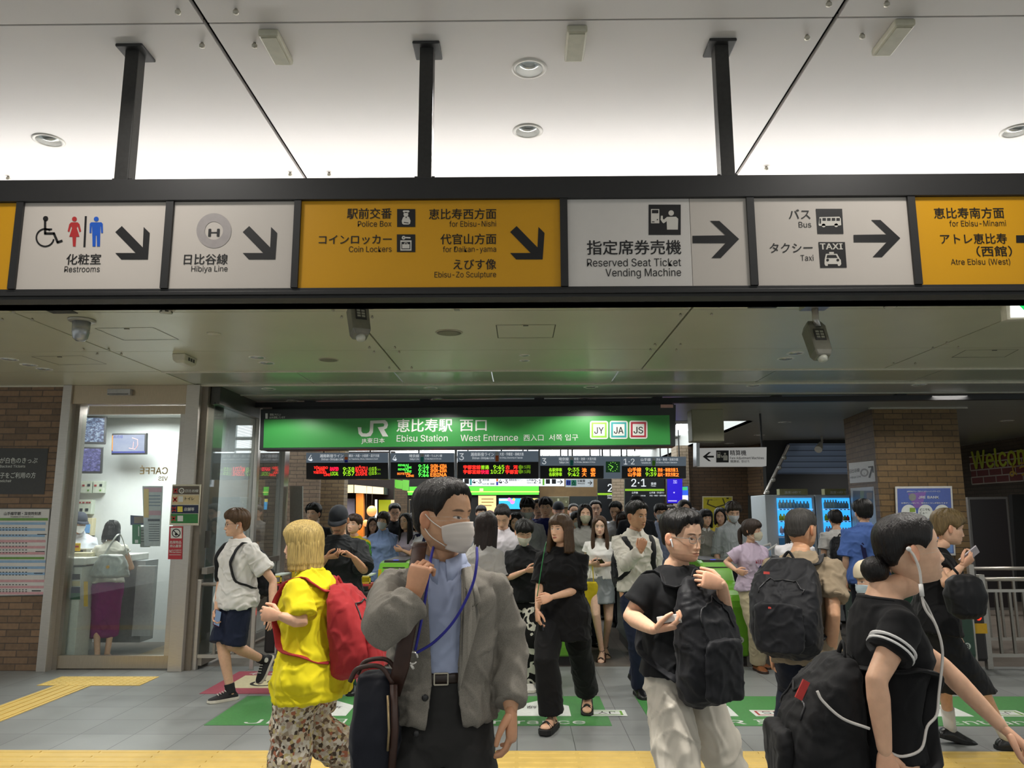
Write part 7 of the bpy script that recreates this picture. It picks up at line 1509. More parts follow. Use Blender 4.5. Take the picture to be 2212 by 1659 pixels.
  y = np.where(z < -.1, y + (-.1 - z) * .6, y)
  b = MB(); v = np.stack([x, y, z], 1); f = [(i * n + j, i * n + j + 1, (i + 1) * n + j + 1, (i + 1) * n + j) for i in range(m - 1) for j in range(n - 1)]; b.add(v.tolist(), f); b.xf(s.H)
  o = b.build('face_mask', fabric(color, .8, .04, .12, key='mask'), s.root, smooth=True, solid=False); w = o.modifiers.new('thick', 'SOLIDIFY'); w.thickness = .002
  if s.lod < 2:
   for q in (1, -1):
    for zz_, ze in ((-.038, .012), (-.094, -.035)): xx, yy = head_base(np.array([q * 1.1]), np.array([zz_])); MB().tube(bez([(xx[0] * 1.05, yy[0] - .006, zz_), (q * .079, -.015, (zz_ + ze) / 2), (q * .083, .012, ze)], 4), .0017, 6).xf(s.H).build('ear_loop', plain('#e2ded6', .7, key='loop'), o, smooth=True)
 def glasses(s, color):
  b = MB()
  for q in (1, -1):
   c = Vector((q * .032, -.100, -.003)); pts = [c + Vector((.0235 * math.copysign(abs(math.cos(t)) ** .8, math.cos(t)), abs(math.cos(t)) * .004 * 0 + (.006 if math.cos(t) * q > .6 else 0), .0185 * math.copysign(abs(math.sin(t)) ** .8, math.sin(t)))) for t in np.linspace(0, 2 * PI, 25)]; b.tube(pts, .0013, 6)
   b.tube([(q * .0555, -.094, .002), (q * .074, -.06, .004), (q * .079, .01, .002)], .0013, 6)
  b.tube([(-.0085, -.101, .0), (0, -.104, .002), (.0085, -.101, .0)], .0013, 6); b.xf(s.H).build('glasses', plain(color, .3, .7, key='specs' + color), s.root, smooth=True)
 def cap(s, spec):
  color, brim = spec[0], spec[1]; b = MB(); rings = []; back = len(spec) > 2
  for z in np.linspace(.028, .1425, 12):
   az = np.linspace(-np.pi, np.pi, 36, endpoint=False); t = (z - .028) / .1145; k = (1 - t ** 2.4) ** (1 / 2.4) if t < 1 else .02; rings.append([(.0885 * max(k, .02) * math.sin(a), -.112 * max(k, .02) * math.cos(a) * (1 if math.cos(a) > 0 else 1.03), z) for a in az])
  b.loft(rings); b.xf(s.H); m = fabric(color, .8, .08, .2, key='cap'); o = b.build('cap', m, s.root, smooth=True)
  if brim:
   c = MB(); r0, r1 = [], []
   for a in np.linspace(-1.15, 1.15, 17): r0.append((.088 * math.sin(a), -.108 * math.cos(a) - .0, .036 - .006 * math.cos(a) * 0)); r1.append((.094 * math.sin(a), -.108 * math.cos(a) - .078 * math.cos(a * 1.3) ** 1 * 1.0, .026 - .020 * math.sin(abs(a)) ** 2 - .006))
   mid = [tuple((Vector(p) + Vector(q)) / 2 + Vector((0, 0, .006))) for p, q in zip(r0, r1)]; c.loft([r0, mid, r1], cap=False, closed=False); c.xf(s.H); v = c.build('brim', m, o, smooth=True, solid=False); w = v.modifiers.new('thick', 'SOLIDIFY'); w.thickness = .004
 # ---- where things hang
 def chest(s, u=.33): return s.W @ s.T(u * s.k)
 def wrist(s, q): return s.W @ s.wr[q]
 def grip(s, q, d=.085, off=.03):
  f, n, *_ = s.hd[q]; return s.W @ (s.wr[q] + f * d * s.k + n * off * s.k)

def backpack(label, M, size, mat, tagc=None, strapm=None, front=False, sh=.10, straps=True, k=1.0, P=None, pocket=True):
 """rucksack in the wearer's chest frame M (x left, y behind, z up); front = worn on the chest"""
 w, d, h = size; sg = -1 if front else 1; t = thing('backpack', label, 'backpack', M.to_translation()); Mi = Matrix.Translation(-M.to_translation()) @ M; y0 = sg * .125 * k; strapm = strapm or mat
 b = MB(); rings = []
 for i in range(13):
  v = i / 12; z = -h * .62 + h * v; sw = (1 - (abs(v - .42) / .62) ** 4.2) ** .5 if v > .42 else (1 - (abs(v - .42) / .45) ** 5) ** .5; sw = max(sw, .35); dep = d * (.55 + .45 * math.sin(PI * min(v * .8 + .28, 1.0))) * max(sw, .5); bul = -.03 * (v < .3) * 0
  rings.append([(x, y0 + sg * (dep * .5) + y, z) for x, y, _ in ell(w / 2 * sw, dep / 2, 28, 3.0)])
 b.loft(rings); b.v = [tuple(Mi @ Vector(p)) for p in b.v]; me = remesh(b, .009, 3, .010, 11, seed=w * 50); bag = mesh_obj('bag', me, mat, t)
 if pocket:
  p = MB(); p.loft([[(x, y0 + sg * (d * .97) + y * .5, z) for x, y, _ in ell(w * .36 * q, d * .20, 24, 3.0)] for z, q in ((-h * .55, .7), (-h * .5, .95), (-h * .3, 1.0), (-h * .12, .95), (-h * .07, .75))]); p.v = [tuple(Mi @ Vector(q)) for q in p.v]; me = remesh(p, .009, 3, .008, 11, seed=w * 31); mesh_obj('pocket', me, mat, t)
 tr = BVHTree.FromPolygons([v.co for v in bag.data.vertices], [tuple(p.vertices) for p in bag.data.polygons]); out = Mi.to_3x3() @ Vector((0, sg, 0))
 zp = MB(); zp.tube([tr.find_nearest(Mi @ Vector((w * .36 * math.sin(a), y0 + sg * d * .9, h * .02 + h * .26 * math.cos(a))))[0] + out * .002 for a in np.linspace(-1.5, 1.5, 15)], .004, 6); zp.build('zip', plain('#2a2a2c', .4, .3, key='zip'), t, smooth=True)
 MB().tube([Mi @ Vector(p) for p in bez([(-.035, y0 + sg * .03, h * .37), (0, y0 + sg * .02, h * .37 + .045), (.035, y0 + sg * .03, h * .37)], 5)], .009, 8, flat=.5).build('handle', strapm, t, smooth=True)
 if straps:
  for q in (1, -1):
   pts = [(q * sh * .75, y0 + sg * .03, h * .33), (q * sh, sg * .055, .158 * k), (q * sh * 1.02, -sg * .02, .176 * k), (q * sh * 1.05, -sg * .095, .125 * k), (q * sh * 1.12, -sg * .138, .02 * k), (q * sh * 1.45, -sg * .10, -.11 * k), (q * sh * 1.62, sg * .02, -.17 * k), (q * w * .40, y0 + sg * .02, -h * .42)]
   path = [Mi @ p for p in bez(pts, 5)]; sd = None
   if P:
    g = P.shirt.data; tr2 = BVHTree.FromPolygons([v.co for v in g.vertices], [tuple(p.vertices) for p in g.polygons]); n_ = len(path); o_ = t.location
    for i in range(3, n_ - 4):
     h_ = tr2.find_nearest(P.Wi @ (path[i] + o_))
     if h_[0]: path[i] = P.W @ (h_[0] + h_[1] * .010) - o_
    path = [path[0]] + [(path[i - 1] + path[i] * 2 + path[i + 1]) / 4 for i in range(1, n_ - 1)] + [path[-1]]
   MB().tube(path, .028 * k, 10, flat=.22, side=Mi.to_3x3() @ Vector((1, 0, 0))).build('strap', strapm, t, smooth=True)
 if tagc:
  for p in tagc[1]: MB().box(-.016, .016, -.004, .004, -.007, .007).xf(Mi @ Matrix.Translation((p[0], y0 + sg * d * p[2], p[1]))).build('tag', plain(tagc[0], .5, key='tag' + tagc[0]), t)
 return t
def phone(label, P, q, color='#16181c', tilt=None, d=.085, off=.022, size=(.072, .009, .148), along=0.0, group=None, name='phone'):
 """handset lying in the hand q of person P"""
 f, n, *_ = P.hd[q]; rot = P.W.to_3x3(); f, n = (rot @ f).normalized(), (rot @ n).normalized(); lat = f.cross(n)
 M = Matrix((lat, n, f)).transposed().to_4x4(); M.translation = P.grip(q, d, off); t = thing(name, label, name.replace('_', ' '), M.to_translation(), 0, group); Mi = M.copy(); Mi.translation = (0, 0, 0)
 MB().box(-size[0] / 2, size[0] / 2, -size[1] / 2, size[1] / 2, -size[2] / 2, size[2] / 2).xf(Mi).build('case', plain(color, .3, key='ph' + color), t, bevel=.003)
 if name == 'phone': MB().box(-size[0] / 2 + .004, size[0] / 2 - .004, size[1] / 2, size[1] / 2 + .001, -size[2] / 2 + .006, size[2] / 2 - .006).xf(Mi).build('screen', glow('#8fa6c0', .5, '#101216'), t)
 return t
def project(P, garment, shapes, name, mat, lift=.004, back=False):
 """lay flat shapes (x, z in the wearer's frame) onto a garment from the front or back"""
 me = garment.data; tree = BVHTree.FromPolygons([v.co for v in me.vertices], [tuple(p.vertices) for p in me.polygons]); b = bmesh.new(); sg = 1 if back else -1
 for vs, fs in shapes:
  bv = [b.verts.new((x, 0, z)) for x, z in vs]
  for f in fs:
   try: b.faces.new([bv[i] for i in f])
   except ValueError: pass
 bmesh.ops.triangulate(b, faces=b.faces[:]); bmesh.ops.subdivide_edges(b, edges=[e for e in b.edges if e.calc_length() > .03], cuts=2)
 for v in b.verts:
  h = tree.ray_cast(Vector((v.co.x, sg * 1.0, v.co.z)), Vector((0, -sg, 0)))
  v.co.y = (h[0].y + sg * lift) if h[0] else sg * .12
 m2 = bpy.data.meshes.new(name); b.to_mesh(m2); b.free(); return mesh_obj(name, m2, mat, garment, False)
def text_shape(t, x, z, h, w=None, mirror=1):
 v, f = text_geo(t); w0, w1 = v[:, 0].min(), v[:, 0].max(); k = w / (w1 - w0) if w else h
 return ([(x + mirror * (p[0] - (w0 + w1) / 2) * k, z + p[1] * h) for p in v], f)
# ---------------------------------------------------------------- the people
def X_(px, Y): return at(px, 1112, Y).x
BLK = fabric('#17181a', var=.15); BLK2 = fabric('#0f0f11', var=.1); NAVY = fabric('#1c2338', var=.12); WHT = fabric('#e4e2dd', var=.03); CHAR = fabric('#232628', var=.12)
SH_BLK = plain('#121213', .3, key='shoe_black'); SOLE_W = plain('#d9d4c4', .6, key='sole_white'); SOLE_B = plain('#0c0c0c', .6, key='sole_black')
NYL = fabric('#16171b', .6, .15, .5, key='nylon')

# -- man in grey jacket, nearest
YA = 2.74
A = Person('man in grey jacket, blue shirt and white face mask looking right', (X_(957, YA), YA), 6, 1.74, 'm', lean=0, head=(52, 0, 0), lod=0, skin='tan', hair=('short', '#17130f'), gaze=.5, mask='#d9cfc6', name='person',
 R=dict(eW=at(836, 1352, 2.42), wW=at(893, 1290, 2.485), fW=(.2, .02, 1), nW=(.55, .85, .0), curl=1.05, thumb=.8), L=dict(eW=at(1098, 1400, 2.80), wW=at(1104, 1532, 2.66), fW=(.02, -.12, -1), nW=(-1, .25, 0), curl=.42, thumb=.35), lL=dict(a=(.11, .02, .088)), lR=dict(a=(-.12, -.03, .088)),
 top=dict(mat=fabric('#a9b3cf', var=.05, wrinkle=.3), hem=.158, sleeve=0, loose=.97, fold=.004, name='shirt', neck=.52, tuck=True), bottom=dict(mat=fabric('#2b2a29', .75, .15, .3), waist=.185, belt=plain('#2a1d15', .4, key='belt'), width=1.08), shoes=dict(mat=SH_BLK, sole=SOLE_B))
A.collar(fabric('#a9b3cf', var=.05, wrinkle=.3))
GREY = fabric('#7b766d', .85, .06, .35, heather=.26, key='jacket'); shirtA = A.shirt
A.top(mat=GREY, hem=.03, sleeve=1.90, loose=1.10, srad=1.28, fold=.009, neck=.50, boxy=.45, name='jacket'); jk = A.shirt
kA = A.k
def opening(u):
 c = np.interp(u, [-.2, -.1, 0, .1, .2, .35, .45, .56], [.02, .015, .012, .012, .012, .01, .008, .0]); w = np.interp(u, [-.2, -.13, -.06, .05, .15, .35, .45, .56], [.155, .105, .075, .055, .042, .052, .058, .062]); return c - w, c + w
zU = lambda u: A.hz + u * kA
for q in (-1, 1):
 xe = lambda u: opening(u)[0 if q < 0 else 1]
 sh = [(xe(.50) + q * .0, zU(.50)), (xe(.49) + q * .032, zU(.505)), (xe(.40) + q * .062, zU(.40)), (xe(.385) + q * .030, zU(.385)), (xe(.365) + q * .060, zU(.36)), (xe(.26) + q * .036, zU(.26)), (xe(.14) + q * .003, zU(.14)), (xe(.14), zU(.135)), (xe(.25), zU(.25)), (xe(.38), zU(.38))]
 if q > 0: lp = project(A, jk, [(sh, [tuple(range(len(sh)))])], 'lapel', fabric('#8a857b', .85, .04, .15, heather=.2, key='lapel'), .020)
 if q > 0: sm = lp.modifiers.new('thick', 'SOLIDIFY'); sm.thickness = .008; lp.data.polygons.foreach_set('use_smooth', [True] * len(lp.data.polygons))
 if q < 0:
  for u, dx in ((.115, -.016), (.01, -.026)): c = MB(); c.ball((xe(u) + dx, 0, zU(u)), (.011, .006, .011), 12); b_ = c.build('button', M_BLACK, jk, smooth=True); b_.location.y = min(v.co.y for v in jk.data.vertices if abs(v.co.z - zU(u)) < .02 and abs(v.co.x - xe(u) - dx) < .02) - .003
bmj = bmesh.new(); bmj.from_mesh(jk.data)
kill = [f for f in bmj.faces if f.normal.y < .35 and (lambda c: c.y < -.02 and opening((c.z - A.hz) / kA)[0] < c.x < opening((c.z - A.hz) / kA)[1])(f.calc_center_median())]
bmesh.ops.delete(bmj, geom=kill, context='FACES'); 
edge = [v for v in bmj.verts if v.is_boundary and v.co.y < -.02]
for v in edge:
 l, r = opening((v.co.z - A.hz) / kA); t = l if abs(v.co.x - l) < abs(v.co.x - r) else r
 if abs(v.co.x - t) < .02: v.co.x = t
bmj.to_mesh(jk.data); bmj.free(); sm = jk.modifiers.new('thick', 'SOLIDIFY'); sm.thickness = .006; sm.offset = -.6
LAN = fabric('#31318f', .7, .2, .2, key='lanyard')
ln = MB(); ln.tube([A.Wi @ p for p in bez([at(938, 1178, 2.70), at(931, 1205, 2.60), at(925, 1250, 2.565), at(912, 1330, 2.545), at(897, 1405, 2.53)], 6)], .0078, 8, flat=.6); ln.tube([A.Wi @ p for p in bez([at(1030, 1185, 2.68), at(1030, 1215, 2.60), at(1020, 1265, 2.565), at(985, 1335, 2.545), at(940, 1385, 2.535), at(897, 1412, 2.53)], 6)], .0078, 8, flat=.6)
lan = ln.build('lanyard', LAN, A.root, smooth=True); c = MB(); pc = A.Wi @ at(891, 1421, 2.525); c.tube([pc + Vector((.016 * math.cos(t), 0, .018 * math.sin(t))) for t in np.linspace(0, 5.6, 16)], .0035, 8); c.cyl(pc + Vector((-.006, 0, -.018)), pc + Vector((.004, 0, -.034)), .005, n=8); c.build('clip', steel('#d8d4cc', .15, 'clip', (1, 1, 1)), lan, smooth=True)
bag = thing('shoulder_bag', 'black and brown shoulder bag hanging at the hip of the grey jacket man', 'bag', at(812, 1560, 2.60)); o_ = at(812, 1560, 2.60)
LEA = plain('#3a231a', .45, var=.15, bump=.1, key='leather'); BAGM = fabric('#141620', .6, .15, .4, key='bagcloth')
b = MB(); b.loft([[(x, y, z) for x, y, _ in ell(w, d, 26, 3.2)] for z, w, d in ((-.145, .045, .075), (-.13, .066, .098), (-.03, .074, .10), (.08, .064, .082), (.135, .056, .062), (.15, .05, .054))]); me = remesh(b, .008, 3, .007, 9); bo = mesh_obj('bag', me, BAGM, bag)
MB().tube([at(906, 1184, 2.63) - o_, at(899, 1230, 2.555) - o_, at(884, 1340, 2.50) - o_, at(866, 1440, 2.52) - o_, at(850, 1500, 2.56) - o_], [.024, .024, .025, .026, .022], 10, flat=.18, side=(1, 0, 0)).build('strap', LEA, bag, smooth=True); MB().tube([at(906, 1184, 2.63) - o_, at(908, 1172, 2.72) - o_, at(904, 1185, 2.84) - o_, at(880, 1330, 2.95) - o_, at(855, 1490, 2.70) - o_], .024, 10, flat=.18, side=(1, 0, 0)).build('strap', LEA, bag, smooth=True)
for dy in (-.06, .06): MB().tube(bez([(-.075, dy, .135), (-.05, dy, .175), (.02, dy, .18), (.062, dy, .13)], 6), .0075, 10).build('handle', LEA, bag, smooth=True)
MB().tube([(.066, -.075, .13), (.074, -.085, 0), (.066, -.08, -.13)], .012, 8, flat=.4).build('trim', LEA, bag, smooth=True); MB().tube([(.05, -.085, .10), (.058, -.095, .0), (.055, -.092, -.06)], .004, 8).build('zip', steel('#a58f6a', .3, 'zipb', (1, 1, 1)), bag, smooth=True)

# -- woman with earphones at the right, near
YB = 2.6
B = Person('woman in black tee with white sleeve stripes and corded earphones walking right', (X_(1868, YB), YB), 86, 1.645, 'f', lean=6, head=(0, -6, 0), neck=.035, lod=0, skin='fair', hair=('tied', '#151110', .35), bun=(0, .122, -.055, .047), gaze=0,
 R=dict(eW=at(1893, 1468, 2.40), wW=at(1912, 1628, 2.42), fW=(.12, 0, -1), nW=(.2, 1, 0), curl=.4), L=dict(eW=at(2036, 1440, 2.74), wW=at(2168, 1574, 2.66), fW=(.8, -.1, -.7), nW=(-.6, .3, -.7), curl=.25),
 lL=dict(a=(.07, -.30, .088)), lR=dict(a=(-.07, .25, .13), fp=30), top=dict(mat=BLK2, hem=.02, sleeve=.50, loose=.97, srad=1.4, fold=.0035, neck=.505, boxy=0), bottom=dict(mat=fabric('#101218'), waist=.10, width=1.2, hemw=1.3), shoes=dict(mat=SH_BLK, sole=SOLE_B))
for t0, t1 in ((.34, .375), (.43, .465)):
 S_, E_ = B.sh[-1], B.el[-1]; r_ = .0605 * B.arm_r * 1.28; MB().tube([S_.lerp(E_, t0), S_.lerp(E_, (t0 + t1) / 2), S_.lerp(E_, t1)], [r_ * 1.085, r_ * 1.09, r_ * 1.09], 28).build('sleeve_stripe', plain('#d8d6d4', .8, key='stripe_white'), B.shirt, smooth=True)
cb = MB(); cb.tube([B.Wi @ p for p in bez([at(1963, 1186, 2.50), at(1975, 1202, 2.49), at(1987, 1235, 2.48), at(1992, 1290, 2.47), at(2000, 1318, 2.46), at(2022, 1352, 2.45), at(2036, 1410, 2.44), at(2028, 1500, 2.44), at(2023, 1545, 2.43), at(2003, 1570, 2.42), at(1990, 1618, 2.41), at(1950, 1634, 2.41), at(1920, 1625, 2.42)], 5)], .0042, 8); cbo = cb.build('earphone_cable', plain('#c9c4be', .4, key='cable_white'), B.root, smooth=True)
MB().tube([B.Wi @ p for p in bez([at(1992, 1292, 2.47), at(2004, 1312, 2.52), at(2016, 1338, 2.52), at(2024, 1356, 2.46)], 5)], .0042, 8).build('cable_branch', plain('#c9c4be', .4, key='cable_white'), cbo, smooth=True); MB().tube([B.Wi @ at(1989, 1262, 2.475), B.Wi @ at(1992, 1288, 2.468)], .0068, 10).build('remote', plain('#e2dfdb', .3, key='remote'), cbo, smooth=True); MB().ball(tuple(B.Wi @ at(1963, 1186, 2.50)), .008, 12).build('earbud', plain('#ecebe8', .25, key='bud2'), cbo, smooth=True)
bpB = backpack('big black rucksack on the back of the woman with corded earphones', B.chest(.16) @ Matrix.Rotation(math.radians(-8), 4, 'X') @ Matrix.Translation((0, -.03, -.02)), (.34, .26, .46), fabric('#121214', .7, .15, .5, key='ruck'), ('#b3302c', [(.1, -.05, 1.0)]), k=.95, sh=.09, P=B)
o_ = bpB.location; MB().tube([p - o_ for p in bez([at(1765, 1492, 2.38), at(1778, 1515, 2.37), at(1820, 1552, 2.36), at(1878, 1574, 2.37)], 6)], .0042, 8).build('charging_cable', plain('#c9c4be', .4, key='cable_white'), bpB, smooth=True); MB().box(-.011, .011, -.004, .004, -.03, .03).xf(Matrix.Translation(at(1733, 1490, 2.5) - o_) @ Matrix.Rotation(.5, 4, 'Y')).build('red_tag', plain('#b3302c', .5, key='redtag'), bpB)
sc_ = thing('suitcase', 'grey wheeled suitcase seen between the legs behind the woman in black tee', 'suitcase', (X_(1800, 4.0), 4.0, 0)); MB().box(-.17, .17, -.11, .11, .06, .34).build('shell', plain('#55585a', .4, key='suitcase'), sc_, bevel=.03)
for q in (-1, 1): MB().cyl((q * .13, -.03, .035), (q * .13, .03, .035), .033, n=16).build('wheel', M_BLACK, sc_); MB().cyl((q * .09, .09, .3), (q * .09, .09, .62), .009, n=8).build('pole', M_STEEL, sc_)
MB().tube([(-.09, .09, .62), (.09, .09, .62)], .014, 8).build('handle', M_BLACK, sc_)

# -- man in white trousers with the rucksack on his front
YC = 3.75
Cc = Person('man in black tee and white trousers with a rucksack on his front', (X_(1458, YC), YC), 30, 1.635, 'm', lean=1, head=(8, 4, 0), lod=0, skin='fair', hair=('fade', '#100e0d', .32), glasses='#9a9a96', gaze=.3, eye=.8, bw=1.06,
 R=dict(eW=at(1362, 1332, 3.66), wW=at(1412, 1360, 3.38), fW=(.92, -.25, .18), nW=(.1, .25, 1), curl=.55, thumb=.7), L=dict(eW=at(1567, 1338, 3.72), wW=at(1560, 1262, 3.52), fW=(-1, -.1, .28), nW=(.1, 1, -.2), curl=.75), earbud=[-1],
 lL=dict(aW=Vector((X_(1505, 3.9), 3.95, .13)), fp=25), lR=dict(aW=Vector((X_(1425, 3.6), 3.55, .088))), top=dict(mat=BLK, hem=.03, sleeve=.58, loose=1.12, srad=1.32, fold=.008, boxy=.4, wide=.05), bottom=dict(mat=fabric('#cfc8ba', .7, .06, .4), waist=.08, width=1.28, hemw=1.5, fold=.012), shoes=dict(mat=plain('#d8d4ca', .5, key='shoe_white'), sole=SOLE_W))
kz = lambda u: Cc.hz + u * Cc.k
fc = [(-.075 + .055 * math.cos(t), kz(.20) + .075 * math.sin(t)) for t in np.linspace(0, 2 * PI, 20)]; project(Cc, Cc.shirt, [(fc, [tuple(range(20))]), ([(-.02, kz(.355)), (.075, kz(.36)), (.05, kz(.31)), (.01, kz(.31))], [(0, 1, 2, 3)])], 'print', printed(['#8e8a88', '#b5b1ae', '#6f6c6b'], 26, 'tee'), .004)
backpack('black rucksack worn on the front of the man in white trousers', Cc.chest(.27) @ Matrix.Translation((-.02, 0, 0)), (.30, .19, .54), NYL, None, front=True, k=.95, P=Cc)
px_ = phone('white case held in the right hand of the man with white trousers', Cc, -1, '#c9c5bf', d=.075, off=.03, size=(.065, .03, .095), name='pocket_case')

# -- woman in yellow tee with the red rucksack
YD = 4.1
D_ = Person('woman in yellow tee and patterned trousers walking left', (X_(688, YD), YD), -104, 1.605, 'f', lean=5, head=(6, 2, 0), lod=0, skin='fair', hair=('bangs', '#b39a5c', .5), curtain=(.15, 66, .04, .024, 2.0), bw=1.05,
 L=dict(eW=at(652, 1345, 3.88), wW=at(604, 1330, 3.82), fW=(-1, .0, .12), nW=(.1, 1, -.1), curl=.75), R=dict(w=(-.30, -.12, .86)),
 lL=dict(aW=Vector((X_(640, 4.05), 4.05, .088)), kW=at(632, 1545, 4.05)), lR=dict(aW=at(772, 1648, 4.28), kW=at(668, 1560, 4.2), fp=62), top=dict(mat=fabric('#e0d01c', .85, .05, .3), hem=-.135, sleeve=.82, loose=1.22, srad=1.75, fold=.011, boxy=.85, wide=.18), bottom=dict(mat=printed(['#c0b4a2', '#a09078', '#d8cfbf', '#6d5a48', '#cbbb9a', '#b09a88', '#d4ccbc', '#4f4338', '#bfae7a', '#a86a50', '#c9beaa'], 62, 'pants'), width=1.42, hemw=1.75, fold=.012), shoes=dict(mat=plain('#b9a3c9', .6, key='shoe_lilac'), sole=SOLE_W))
backpack('red rucksack on the back of the woman in yellow tee', D_.chest(.25) @ Matrix.Translation((0, .02, 0)), (.31, .23, .45), fabric('#a02a2d', .75, .08, .5, key='redpack'), ('#5a3a8a', [(.06, -.12, 1.08)]), fabric('#a02a2d', .75, .08, .3, key='redstrap'), k=.98, P=D_)
phone('dark phone pouch held at the waist of the woman in yellow tee', D_, -1, '#2f3438', size=(.10, .03, .13), name='pouch')

# -- man in white tee
YE = 7.25
E_p = Person('man in white tee, navy shorts and black high sneakers walking left', (X_(521, YE), YE), -38, 1.665, 'm', lean=1, head=(-22, 3, 0), lod=0, skin='fair', hair=('wavy', '#55402c'), glasses='#3a3432', earbud=[1],
 R=dict(eW=at(478, 1255, 7.3), wW=at(468, 1318, 7.15)), L=dict(eW=at(590, 1255, 7.2), wW=at(588, 1325, 7.05)), lR=dict(aW=Vector((X_(512, 7.1), 7.18, .088))), lL=dict(aW=at(568, 1425, 7.5), fp=58), top=dict(mat=WHT, hem=-.09, sleeve=.66, loose=1.17, srad=1.6, fold=.012, boxy=.7, wide=.06), bottom=dict(mat=NAVY, kind='shorts', hem=.97, width=1.25, hemw=1.05), shoes=dict(mat=plain('#17171a', .7, key='canvas_black'), sole=SOLE_W, high=True, lace=plain('#d8d5cc', .7, key='lace')))
backpack('black rucksack on the back of the man in white tee', E_p.chest(.26), (.30, .20, .48), NYL, P=E_p); phone('phone with red and blue glow in the hand of the man in white tee', E_p, -1, '#5a2a4a')

# -- man in black cap
YF_ = 7.25
F_ = Person('man in black cap and charcoal tee looking down at his phone', (X_(735, YF_), YF_), 4, 1.70, 'm', lean=2, head=(-4, 24, 0), lod=0, skin='tan', hair=('crop', '#15120f'), cap=('#20242a', True), beard=1, eye=.4, bw=1.1,
 R=dict(eW=at(682, 1232, 7.15), wW=at(706, 1203, 6.92), fW=(1, -.3, .1), nW=(0, .5, .9), curl=.6), L=dict(eW=at(786, 1232, 7.1), wW=at(764, 1205, 6.90), fW=(-.75, -.3, .65), nW=(-.3, -.1, -.9), curl=.45), lL=dict(a=(.12, .25, .088)), lR=dict(a=(-.07, -.05, .088)), top=dict(mat=CHAR, hem=-.06, sleeve=.92, loose=1.2, srad=1.75, fold=.012, boxy=.8), bottom=dict(mat=fabric('#4a4838'), width=1.25, hemw=1.2, hem=.16), shoes=dict(mat=SH_BLK, sole=SOLE_B, sock=(fabric('#1f5a44'), .11)))
phone('dark phone held in both hands of the man in black cap', F_, -1, '#15161a', d=.095, off=.02)

# -- woman in black, pair of sandals
YG = 6.4
G_ = Person('woman in black tunic and wide black trousers with brown bob looking left', (X_(1213, YG), YG), -14, 1.635, 'f', lean=1, head=(-24, -2, 0), lod=0, skin='fair', hair=('bangs', '#4d3a28', .38), curtain=(.20, 60, .12, .028, 5.0), lips='#a8504a', bw=1.08,
 L=dict(eW=at(1246, 1275, 6.32), wW=at(1192, 1290, 6.12), fW=(-1, -.1, -.25), nW=(.1, 1, -.2), curl=.5), R=dict(eW=at(1166, 1262, 6.38), wW=at(1161, 1318, 6.20), fW=(.05, -.1, -1), nW=(.9, .4, 0), curl=.4),
 lR=dict(aW=Vector((X_(1188, 6.2), 6.22, .125))), lL=dict(aW=Vector((X_(1262, 6.75), 6.78, .16)), fp=22), top=dict(mat=BLK2, hem=-.22, sleeve=.95, loose=1.15, srad=1.75, fold=.009, boxy=.6, wide=.12), bottom=dict(mat=fabric('#0e0e10', .8, .1, .25), width=1.35, hemw=1.65, hem=.09), shoes=dict(mat=SH_BLK, style='sandal', heel=.035, sole=SOLE_B))
phone('dark phone in the lower hand of the woman in black tunic', G_, -1, '#101114')
gb = thing('green_strap', 'thin green bag strap across the shoulder of the woman in black tunic', 'strap', G_.root.location); MB().tube([p - G_.root.location for p in bez([at(1180, 1172, 6.42), at(1178, 1180, 6.30), at(1172, 1212, 6.22), at(1160, 1290, 6.22)], 5)], .008, 8, flat=.4).build('strap', plain('#2f8a4a', .5, key='green_strap'), gb, smooth=True)

# -- woman in floral trousers
YH = 7.75
H_p = Person('woman in black tee and black white floral trousers with a mask', (X_(1133, YH), YH), -6, 1.58, 'f', lean=3, head=(16, 26, 0), lod=1, skin='fair', hair=('fringe', '#14110f'), mask='#cfcdbd', eye=.3,
 R=dict(eW=at(1095, 1250, 7.7), wW=at(1137, 1232, 7.45), fW=(1, -.2, .1), nW=(0, .8, .5), curl=.6), L=dict(a=0), lR=dict(a=(-.12, .15, .088)), lL=dict(a=(.06, -.12, .088)), top=dict(mat=BLK, hem=-.03, sleeve=.9, loose=1.2, srad=1.8, fold=.01, boxy=.7), bottom=dict(mat=printed(['#131313', '#c9c6b8', '#1a1a1a'], 11, 'floral', kind='noise', thr=.53), width=1.3, hemw=1.2), shoes=dict(mat=plain('#cfccc4', .6, key='shoe_white2'), sole=SOLE_W))
phone('phone in the hand of the woman in floral trousers', H_p, -1, '#2d4a3c')

# -- man in white shirt, hand at chin
YI = 7.4
I_ = Person('man in white long sleeved shirt with hand at his chin', (X_(1372, YI), YI), 16, 1.735, 'm', lean=0, head=(20, 4, 0), lod=0, skin='tan', hair=('fade', '#0f0d0c'), bw=.98,
 R=dict(eW=at(1352, 1218, 7.12), wW=at(1384, 1190, 6.98), fW=(.25, 0, 1), nW=(.3, .9, 0), curl=1.0), L=dict(a=0), lL=dict(a=(.10, .30, .13), fp=25), lR=dict(a=(-.02, -.02, .088)), top=dict(mat=fabric('#d3cfc4', .85, .04, .4), hem=.0, sleeve=1.92, loose=1.12, srad=1.35, fold=.01, collar=fabric('#d9d5ca', .85, .04, .2), boxy=.4, tuck=True), bottom=dict(mat=NAVY, width=1.15, waist=.06), shoes=dict(mat=SH_BLK, sole=SOLE_B))
backpack('black rucksack with broad straps on the man in white shirt', I_.chest(.26), (.30, .20, .46), NYL, P=I_)

